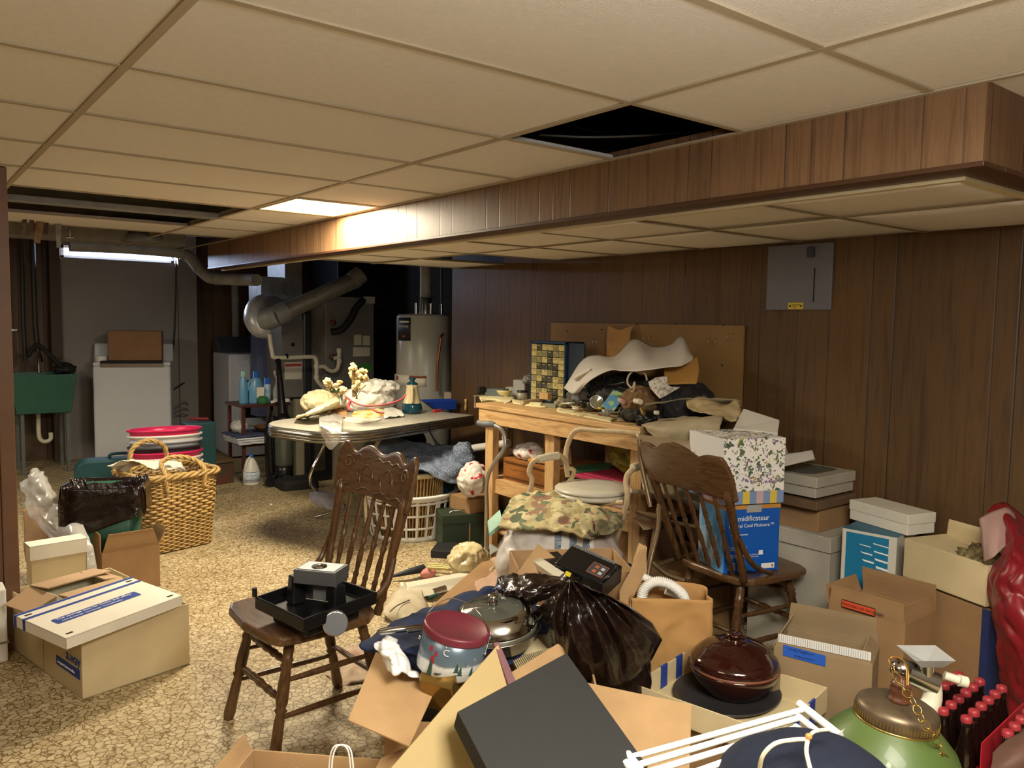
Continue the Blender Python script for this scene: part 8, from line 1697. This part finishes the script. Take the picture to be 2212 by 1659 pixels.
# carton with cassette radio
Mr = frame(WD(1125, 1250, 3.15), V((.95, -.55, 0))); Mr.translation.z = 0
zr = WD(1180, 1240, 3.1).z-.02
ro = openbox('radio_carton', 'open cardboard carton with a black cassette radio behind the garbage bag', 'box', Mr, .46, .34, zr, CARD, {}, t=.005)
slabD([(1100, 1262, 2.98), (1163, 1175, 3.12), (1200, 1205, 3.12), (1150, 1290, 2.98)], .004, 'flap', '', '', CARD, 0, ro)
slabD([(1340, 1340, 2.95), (1398, 1235, 3.1), (1395, 1178, 3.12), (1340, 1275, 2.92)], .004, 'flap', '', '', CARD, 0, ro)
slabD([(1362, 1230, 3.1), (1380, 1172, 3.18), (1398, 1182, 3.16), (1390, 1240, 3.06)], .004, 'flap', '', '', CARD, 0, ro)
Pr = [WD(1198, 1215, 3.0), WD(1300, 1262, 2.88), WD(1345, 1222, 2.98), WD(1240, 1172, 3.12)]
nr = (Pr[1]-Pr[0]).cross(Pr[3]-Pr[0]).normalized(); nr = nr if nr.z > 0 else -nr
ro = thing('cassette_radio', 'black cassette radio with orange and white markings resting in the carton', 'radio', (sum(Pr, V((0, 0, 0)))/4))
b = MB(); b.hexa([p-nr*.075 for p in Pr], Pr); obj('body', b, BLACK, ro, bevel=.006)
e1 = (Pr[1]-Pr[0]); e2 = (Pr[3]-Pr[0]); Pq = lambda u, v, h=0.0: Pr[0]+e1*u+e2*v+nr*h
b = MB(); b.hexa([Pq(.60, .18, .0), Pq(.92, .18, .0), Pq(.92, .62, .0), Pq(.60, .62, .0)], [Pq(.60, .18, .001), Pq(.92, .18, .001), Pq(.92, .62, .001), Pq(.60, .62, .001)]); obj('control_panel', b, DGREY, ro)
b = MB(); b.tube([Pq(.60, .18, .0015), Pq(.92, .18, .0015), Pq(.92, .62, .0015), Pq(.60, .62, .0015), Pq(.60, .18, .0015)], .0012, 5); obj('panel_outline', b, mat('orange_print2', '#a85a38', .5), ro)
for k_, (u_, v_) in enumerate(((.72, .3), (.72, .48), (.84, .3), (.84, .48))): b = MB(); b.hexa([Pq(u_-.035, v_-.05, .001), Pq(u_+.035, v_-.05, .001), Pq(u_+.035, v_+.05, .001), Pq(u_-.035, v_+.05, .001)], [Pq(u_-.035, v_-.05, .003), Pq(u_+.035, v_-.05, .003), Pq(u_+.035, v_+.05, .003), Pq(u_-.035, v_+.05, .003)]); obj('button', b, mat('light_button', '#a8a8a4', .4) if k_ > 1 else mat('orange_print2', ''), ro)
b = MB()
for k_ in range(26): b.hexa([Pq(.04+.035*k_, .84, 0), Pq(.06+.035*k_, .84, 0), Pq(.06+.035*k_, .96, 0), Pq(.04+.035*k_, .96, 0)], [Pq(.04+.035*k_, .84, .0015), Pq(.06+.035*k_, .84, .0015), Pq(.06+.035*k_, .96, .0015), Pq(.04+.035*k_, .96, .0015)])
obj('speaker_slots', b, GREY, ro)
b = MB(); b.tube([Pq(.98, .1, .0), Pq(1.06, .2, .02), Pq(1.08, .5, .02), Pq(1.0, .8, .0)], .007, 8, sub=4); obj('carry_handle', b, BLACK, ro)
slabD([(1142, 1205, 3.1), (1160, 1198, 3.12), (1238, 1248, 2.92), (1222, 1262, 2.9)], .03, 'white_case', 'white flat edge of an appliance beside the cassette radio', 'case', OFFW, .002)
slabD([(1150, 1197, 3.14), (1205, 1190, 3.2), (1262, 1245, 2.95), (1232, 1250, 2.93)], .03, 'black_case', 'black flat case beside the cassette radio', 'case', BLACK, .003)
# paper bag with white hose
Fp_, Rp_ = WD(1366, 1290, 2.98), WD(1537, 1280, 2.98)
Mpb = frame(V((Fp_.x, Fp_.y, 0)), V((Rp_.x-Fp_.x, Rp_.y-Fp_.y, 0))); wpb = (V((Rp_.x-Fp_.x, Rp_.y-Fp_.y, 0))).length; hpb = Fp_.z
ro = thing('paper_bag', 'brown paper grocery bag with a white corrugated hose inside', 'bag', Mpb)
b = MB(); b.T = Mpb; rowsP = []
per = [(0, 0), (wpb*.33, -.004), (wpb*.66, .004), (wpb, 0), (wpb-.01, .06), (wpb, .13), (wpb*.5, .138), (0, .13), (.01, .06), (0, 0)]
for i in range(7):
    f = i/6; rowsP.append([(x+.004*math.sin(i*2+y*40), y+.006*math.sin(x*30+i*1.7), f*(hpb+(.012 if y > .1 else 0))+(.006*math.sin(x*60) if i == 6 else 0)) for x, y in per])
b.patch(rowsP, 72, 36, .006, 11, 2, ridge=True); obj('body', b, KRAFT, ro, solid=.002)
b = MB(); b.T = Mpb; b.b2((.004, .004, 0), (wpb-.004, .126, .004)); obj('base', b, KRAFT, ro)
hosep = [WD(1385, 1300, 3.02), WD(1392, 1272, 3.02), WD(1415, 1257, 3.02), WD(1445, 1262, 3.02), WD(1470, 1280, 3.02), WD(1480, 1300, 3.04)]
ro = thing('corrugated_hose', 'white corrugated vacuum hose curving out of the brown paper bag', 'hose', hosep[0])
b = MB(); P_ = []; r_ = []
q = MB(); 
def catm(P, n):
    out = []
    for i in range(len(P)-1):
        p0 = P[i-1] if i else 2*P[0]-P[1]; p3 = P[i+2] if i+2 < len(P) else 2*P[-1]-P[-2]; p1, p2 = P[i], P[i+1]
        for j in range(n): t = j/n; out.append(.5*((2*p1)+(p2-p0)*t+(2*p0-5*p1+4*p2-p3)*t*t+(3*p1-p0-3*p2+p3)*t**3))
    return out+[P[-1]]
C_ = catm(hosep, 32); b.tube(C_, [.0185+.0028*math.sin(i*PI/2) for i in range(len(C_))], 16); obj('hose', b, WHITE, ro)
b = MB(); b.tube([WD(1390, 1246, 3.08), WD(1430, 1266, 3.05)], [.014, .016], 14); obj('nozzle', b, WHITE, ro)
b = MB(); b.tube([WD(1438, 1276, 3.07), WD(1462, 1286, 3.07)], .014, 12); obj('nozzle', b, WHITE, ro)
# flat box tray with brown casserole
zt9 = .30
A_, Bk, Rr_ = W(1367, 1480, zt9), W(1468, 1392, zt9), W(1752, 1478, zt9)
ue = (Rr_-Bk).normalized(); ve = (Bk-A_).normalized(); wT9 = (Rr_-Bk).length; dT9 = (Bk-A_).length
M9 = frame(A_, ue); M9.translation.z = .22; 
ro = openbox('shallow_tray_box', 'shallow open carton with blue-striped edges holding the brown casserole', 'box', M9, wT9, dT9, .085, CARDT, t=.005)
for x0_, x1_, y_ in ((-.001, .0058, .42), (-.001, .0058, .68), (wT9-.0058, wT9+.001, .30), (wT9-.0058, wT9+.001, .62)): b = MB(); b.T = M9; b.b2((x0_, dT9*y_, .0), (x1_, dT9*(y_+.11), .0865)); obj('blue_stripe', b, BLUEPRINT, ro)
b = MB(); b.T = M9; b.b2((.03, .03, -.22), (wT9-.03, dT9-.03, -.002)); tag(obj('support_carton', b, CARD2, bevel=.003), 'brown carton under the shallow casserole tray', 'carton')
pc9 = W(1578, 1495, .235)
b = MB(); b.lathe([(0, 0), (.15, 0), (.168, .012), (.174, .02), (.170, .021), (.15, .006), (0, .005)], (pc9.x-.02, pc9.y, .2265), 56, sx=1.15); tag(obj('oval_platter', b, mat('pewter_plate', '#3c3a3b', .3, metal=.3, var=.1)), 'dark oval platter under the brown casserole', 'platter')
cc9 = V((pc9.x+.015, pc9.y, .235)); ro = thing('casserole_dish', 'glossy dark brown lidded stoneware casserole in the shallow tray', 'casserole', cc9)
BRG = mat('brown_glaze', '#2c110d', .08, var=.1, coat=.6)
b = MB(); b.lathe([(0, 0), (.085, 0), (.095, .01), (.125, .045), (.138, .075), (.140, .085), (.134, .085), (0, .08)], M=tr(cc9) @ Matrix.Scale(1.1, 4), n=64); obj('dish', b, BRG, ro)
b = MB(); b.lathe([(.139, .084), (.1425, .088), (.139, .092)], M=tr(cc9) @ Matrix.Scale(1.1, 4), n=64); obj('rim_line', b, mat('bare_clay', '#7a4a34', .5), ro)
b = MB(); b.lathe([(.139, .092), (.142, .098), (.132, .118), (.127, .120), (.117, .133), (.112, .134), (.100, .147), (.094, .148), (.075, .158), (.04, .166), (.022, .168), (.020, .176), (.028, .184), (.026, .190), (.012, .192), (0, .190)], M=tr(cc9) @ Matrix.Scale(1.1, 4), n=64); obj('lid', b, BRG, ro)
# white wire rack
ro = thing('drying_rack', 'white tubular folding drying rack lying across the lower right foreground', 'drying rack', WD(1540, 1620, 1.9))
WT_ = mat('white_tube', '#dcdcd8', .3, var=.02)
def rk(p, q, r=.0075): b = MB(); b.tube([WD(*p), WD(*q)], r, 12); obj('rail', b, WT_, ro)
rk((1362, 1636, 1.86), (1738, 1532, 2.06)); rk((1380, 1652, 1.83), (1728, 1550, 2.02)); rk((1400, 1668, 1.80), (1722, 1572, 1.97)); rk((1440, 1690, 1.78), (1715, 1592, 1.94))
rk((1726, 1520, 2.08), (1815, 1590, 1.95), .0105); rk((1724, 1548, 2.03), (1790, 1600, 1.92), .009); rk((1718, 1570, 1.99), (1770, 1610, 1.9), .009)
rk((1356, 1630, 1.87), (1385, 1668, 1.80), .0105); rk((1352, 1648, 1.84), (1372, 1672, 1.80), .0105)
# navy drawstring bag / hat
hc = WD(1745, 1690, 1.80)
b = MB(); b.blob((hc.x, hc.y, hc.z-.02), (.20, .17, .115), .05, 6, 3, sub=5, rot=-.6, ridge=False); o = obj('navy_hat', b, mat('navy_denim', '#0f172b', .85, var=.2, vs=80, bump=.3, bs=260)); tag(o, 'navy blue cloth hat with a cream cord and bead in the lower right corner', 'hat')
b = MB(); b.tube([WD(1640, 1668, 1.72), WD(1648, 1632, 1.70), WD(1675, 1606, 1.70), WD(1715, 1598, 1.71), WD(1745, 1597, 1.72)], .0048, 8, sub=6); b.tube([WD(1745, 1597, 1.72), WD(1742, 1625, 1.68), WD(1752, 1668, 1.64)], .0048, 8, sub=5); b.tube([WD(1747, 1592, 1.73), WD(1760, 1580, 1.75), WD(1790, 1576, 1.77)], .004, 8, sub=3); obj('cream_cord', b, mat('cream_cord', '#ddd3b4', .8, var=.1, vs=80), o)
b = MB(); b.blob(WD(1747, 1591, 1.715), (.0075, .0075, .0075), 0, 1, 1, sub=3); obj('wooden_bead', b, mat('bead_wood', '#c0874a', .35), o)
b = MB(); b.b2((hc.x-.17, hc.y-.16, 0), (hc.x+.10, hc.y+.10, hc.z-.12)); tag(obj('support_carton', b, CARD2, bevel=.003), 'brown carton under the navy blue hat', 'carton')
# torn brown wrapping at the right bottom corner
b = MB(); b.patch(pts3([[(2145, 1625, 1.8), (2175, 1600, 1.85), (2230, 1560, 1.9)], [(2140, 1660, 1.74), (2180, 1640, 1.76), (2235, 1600, 1.8)], [(2140, 1700, 1.72), (2185, 1700, 1.74), (2240, 1700, 1.76)]]), 20, 20, .012, 10, 4); tag(obj('brown_wrap', b, mat('brown_wrap', '#4d3429', .6, var=.2, vs=8), solid=.004), 'dark brown torn wrapping in the lower right corner', 'wrapping')
# ------------------------------------------------------------------ low clutter between the chair and the clothes bag
def FP(px, py, z=0): return W(px, py, z)
b = MB(); b.patch([[FP(872, 1345, .02), FP(940, 1310, .05), FP(1000, 1262, .10), FP(1040, 1230, .14), FP(1065, 1205, .20)], [FP(860, 1370, .10), FP(950, 1335, .16), FP(1020, 1290, .22), FP(1080, 1240, .26), FP(1110, 1215, .28)], [FP(880, 1378, .2), FP(960, 1350, .25), FP(1040, 1310, .28), FP(1100, 1265, .30), FP(1140, 1235, .30)]], 50, 30, .018, 10, 5, ridge=True); tag(obj('pink_towel', b, mat('dusty_pink_towel', '#a98873', .9, c2='#bfa28c', vs=9, bump=.3, bs=120), solid=.01), 'dusty pink striped towel trailing behind the steel pan', 'towel')
b = MB(); b.patch([[FP(835, 1300, .01), FP(870, 1268, .06), FP(905, 1252, .03)], [FP(830, 1325, .03), FP(865, 1305, .08), FP(915, 1290, .05)], [FP(850, 1345, .01), FP(880, 1335, .05), FP(925, 1318, .01)]], 26, 22, .01, 13, 7); tag(obj('striped_towel', b, mat('cream_towel', '#c3b79c', .9, c2='#a39a84', vs=7, bump=.3, bs=150), solid=.008), 'cream dish towel with dark stripes right of the carved chair', 'towel')
b = MB(); b.tube([FP(842, 1322, .07), FP(858, 1308, .095), FP(885, 1296, .085)], .003, 6, sub=3); obj('stripe', b, mat('dark_stripe', '#4f463e', .9), bpy.data.objects['striped_towel'])
ro = thing('plastic_frame', 'off-white plastic frame lying among the floor clutter', 'frame', FP(930, 1300))  # a loose plastic frame, its use not known
b = MB(); b.tube([FP(868, 1262, .05), FP(890, 1312, .05)], .014, 8); obj('side_bar', b, OFFW, ro)
b = MB(); b.hexa([FP(876, 1275, .03), FP(1020, 1248, .03), FP(1022, 1265, .03), FP(880, 1298, .03)], [FP(876, 1258, .08), FP(1020, 1232, .08), FP(1024, 1240, .08), FP(880, 1268, .08)]); obj('long_bar', b, OFFW, ro, bevel=.004)
b = MB(); b.tube([FP(935, 1278, .04), FP(962, 1270, .045)], .016, 14); tag(obj('metal_pipe', b, STEEL), 'short dull metal pipe in front of the off-white frame', 'pipe')
b = MB(); b.tube([FP(925, 1292, .02), FP(945, 1284, .03)], .01, 10); tag(obj('grip', b, mat('dark_green_handle', '#1e4a40', .4)), 'dark green screwdriver beside the short metal pipe', 'handle')  # a loose green handle, its tool not known
b = MB(); b.tube([FP(846, 1245, .03), FP(880, 1236, .05), FP(915, 1228, .05)], [.008, .018, .026], 12); tag(obj('umbrella', b, mat('navy_black', '#12141e', .5)), 'folded black-navy umbrella on the floor right of the carved chair', 'umbrella')
b = MB(); b.blob(FP(925, 1238, .03), (.05, .035, .03), .1, 12, 3, sub=3); tag(obj('pink_cloth', b, mat('salmon_cloth', '#c58078', .8, var=.05)), 'small pink cloth beside the folded umbrella', 'cloth')
ro = thing('golden_rods', 'pale yellow rods bundled with wound cord on the floor', 'rods', FP(985, 1228))
for k_ in range(3):
    b = MB(); b.tube([FP(924, 1218+k_*4, .05+.01*k_), FP(1045, 1228+k_*3, .06+.01*k_)], .009, 8); obj('rod', b, mat('pale_brass', '#b7a262', .35, metal=.3, var=.1), ro)
b = MB(); C0, C1 = FP(962, 1222, .06), FP(1015, 1228, .065); dd_ = (C1-C0); x_ = dd_.cross(V((0, 0, 1))).normalized(); b.tube([C0+dd_*(i/70)+x_*.03*math.cos(i*.9)+V((0, 0, .024*math.sin(i*.9))) for i in range(71)], .0035, 6); obj('wound_cord', b, mat('tan_cord', '#a08c68', .7), ro)
b = MB(); P_ = [FP(930, 1205, .0), FP(1040, 1212, 0), FP(1045, 1190, 0), FP(945, 1185, 0)]; b.hexa(P_, [p+V((0, 0, .05)) for p in P_]); tag(obj('black_tray', b, BLACKM, bevel=.006), 'black shallow tray on the floor behind the golden rods', 'tray')
b = MB(); cq = FP(1012, 1210, .12); b.blob(cq, (.12, .10, .095), .18, 10, 9, flat=.055, sub=5); tag(obj('plastic_bag', b, mat('yellowish_film', '#cdbf95', .2, var=.25, vs=14, bump=.7, bs=30)), 'shiny bag of cream stuff in the black tray by the cane', 'bag')
b = MB(); b.patch([[FP(1022, 1228, .03), FP(1040, 1190, .08), FP(1062, 1175, .1)], [FP(1035, 1232, .02), FP(1060, 1200, .06), FP(1080, 1188, .08)]], 10, 8); tag(obj('grey_panel', b, mat('grey_green_panel', '#9aa09b', .5, var=.03), solid=.006), 'pale grey curved plastic panel beside the foot of the cane', 'panel')  # a loose grey panel, its use not known
b = MB(); b.patch([[FP(1062, 1225, .2), FP(1090, 1215, .24), FP(1130, 1230, .26)], [FP(1070, 1240, .24), FP(1100, 1240, .28), FP(1140, 1245, .28)]], 20, 14, .018, 12, 3, ridge=True); tag(obj('tan_cloth', b, mat('tan_cloth2', '#b5977c', .9, var=.1), solid=.008), 'tan crumpled cloth at the foot of the clothes bag', 'cloth')
# support under the trailing towel: low carton
Msup = frame(FP(905, 1370), V((.75, .2, 0))); b = MB(); Pa = [FP(930, 1400), FP(1150, 1340), FP(1160, 1260), FP(1040, 1290)]; b.hexa([V((p.x, p.y, 0)) for p in Pa], [V((p.x, p.y, .20)) for p in Pa]); tag(obj('low_carton', b, CARD2, bevel=.003), 'low brown carton under the pink towel behind the foreground heap', 'carton')
b = MB(); b.patch([[FP(700, 1455, .005), FP(745, 1400, .02), FP(800, 1385, .04)], [FP(715, 1465, .005), FP(770, 1425, .03), FP(830, 1415, .05)], [FP(740, 1480, .005), FP(790, 1465, .02), FP(850, 1450, .03)]], 26, 22, .012, 11, 9, ridge=True); tag(obj('floral_rag', b, mat('floral_rag', '#c5b49a', .9, c2='#96705f', vs=12), solid=.006), 'pale patterned rag on the floor behind the carved chair leg', 'cloth')
b = MB(); b.b2((0, 0, 0), (.001, .001, .001)) if False else None
# little white bits on the floor
for i, (px, py) in enumerate(((585, 1090), (688, 1060))):
    b = MB(); b.box(W(px, py)+V((0, 0, .004)), (.014, .012, .008)); tag(obj('white_scrap', b, WHITE), ['tiny white scrap alone on the open floor', 'tiny white scrap near the grey rag on the floor'][i], 'scrap')
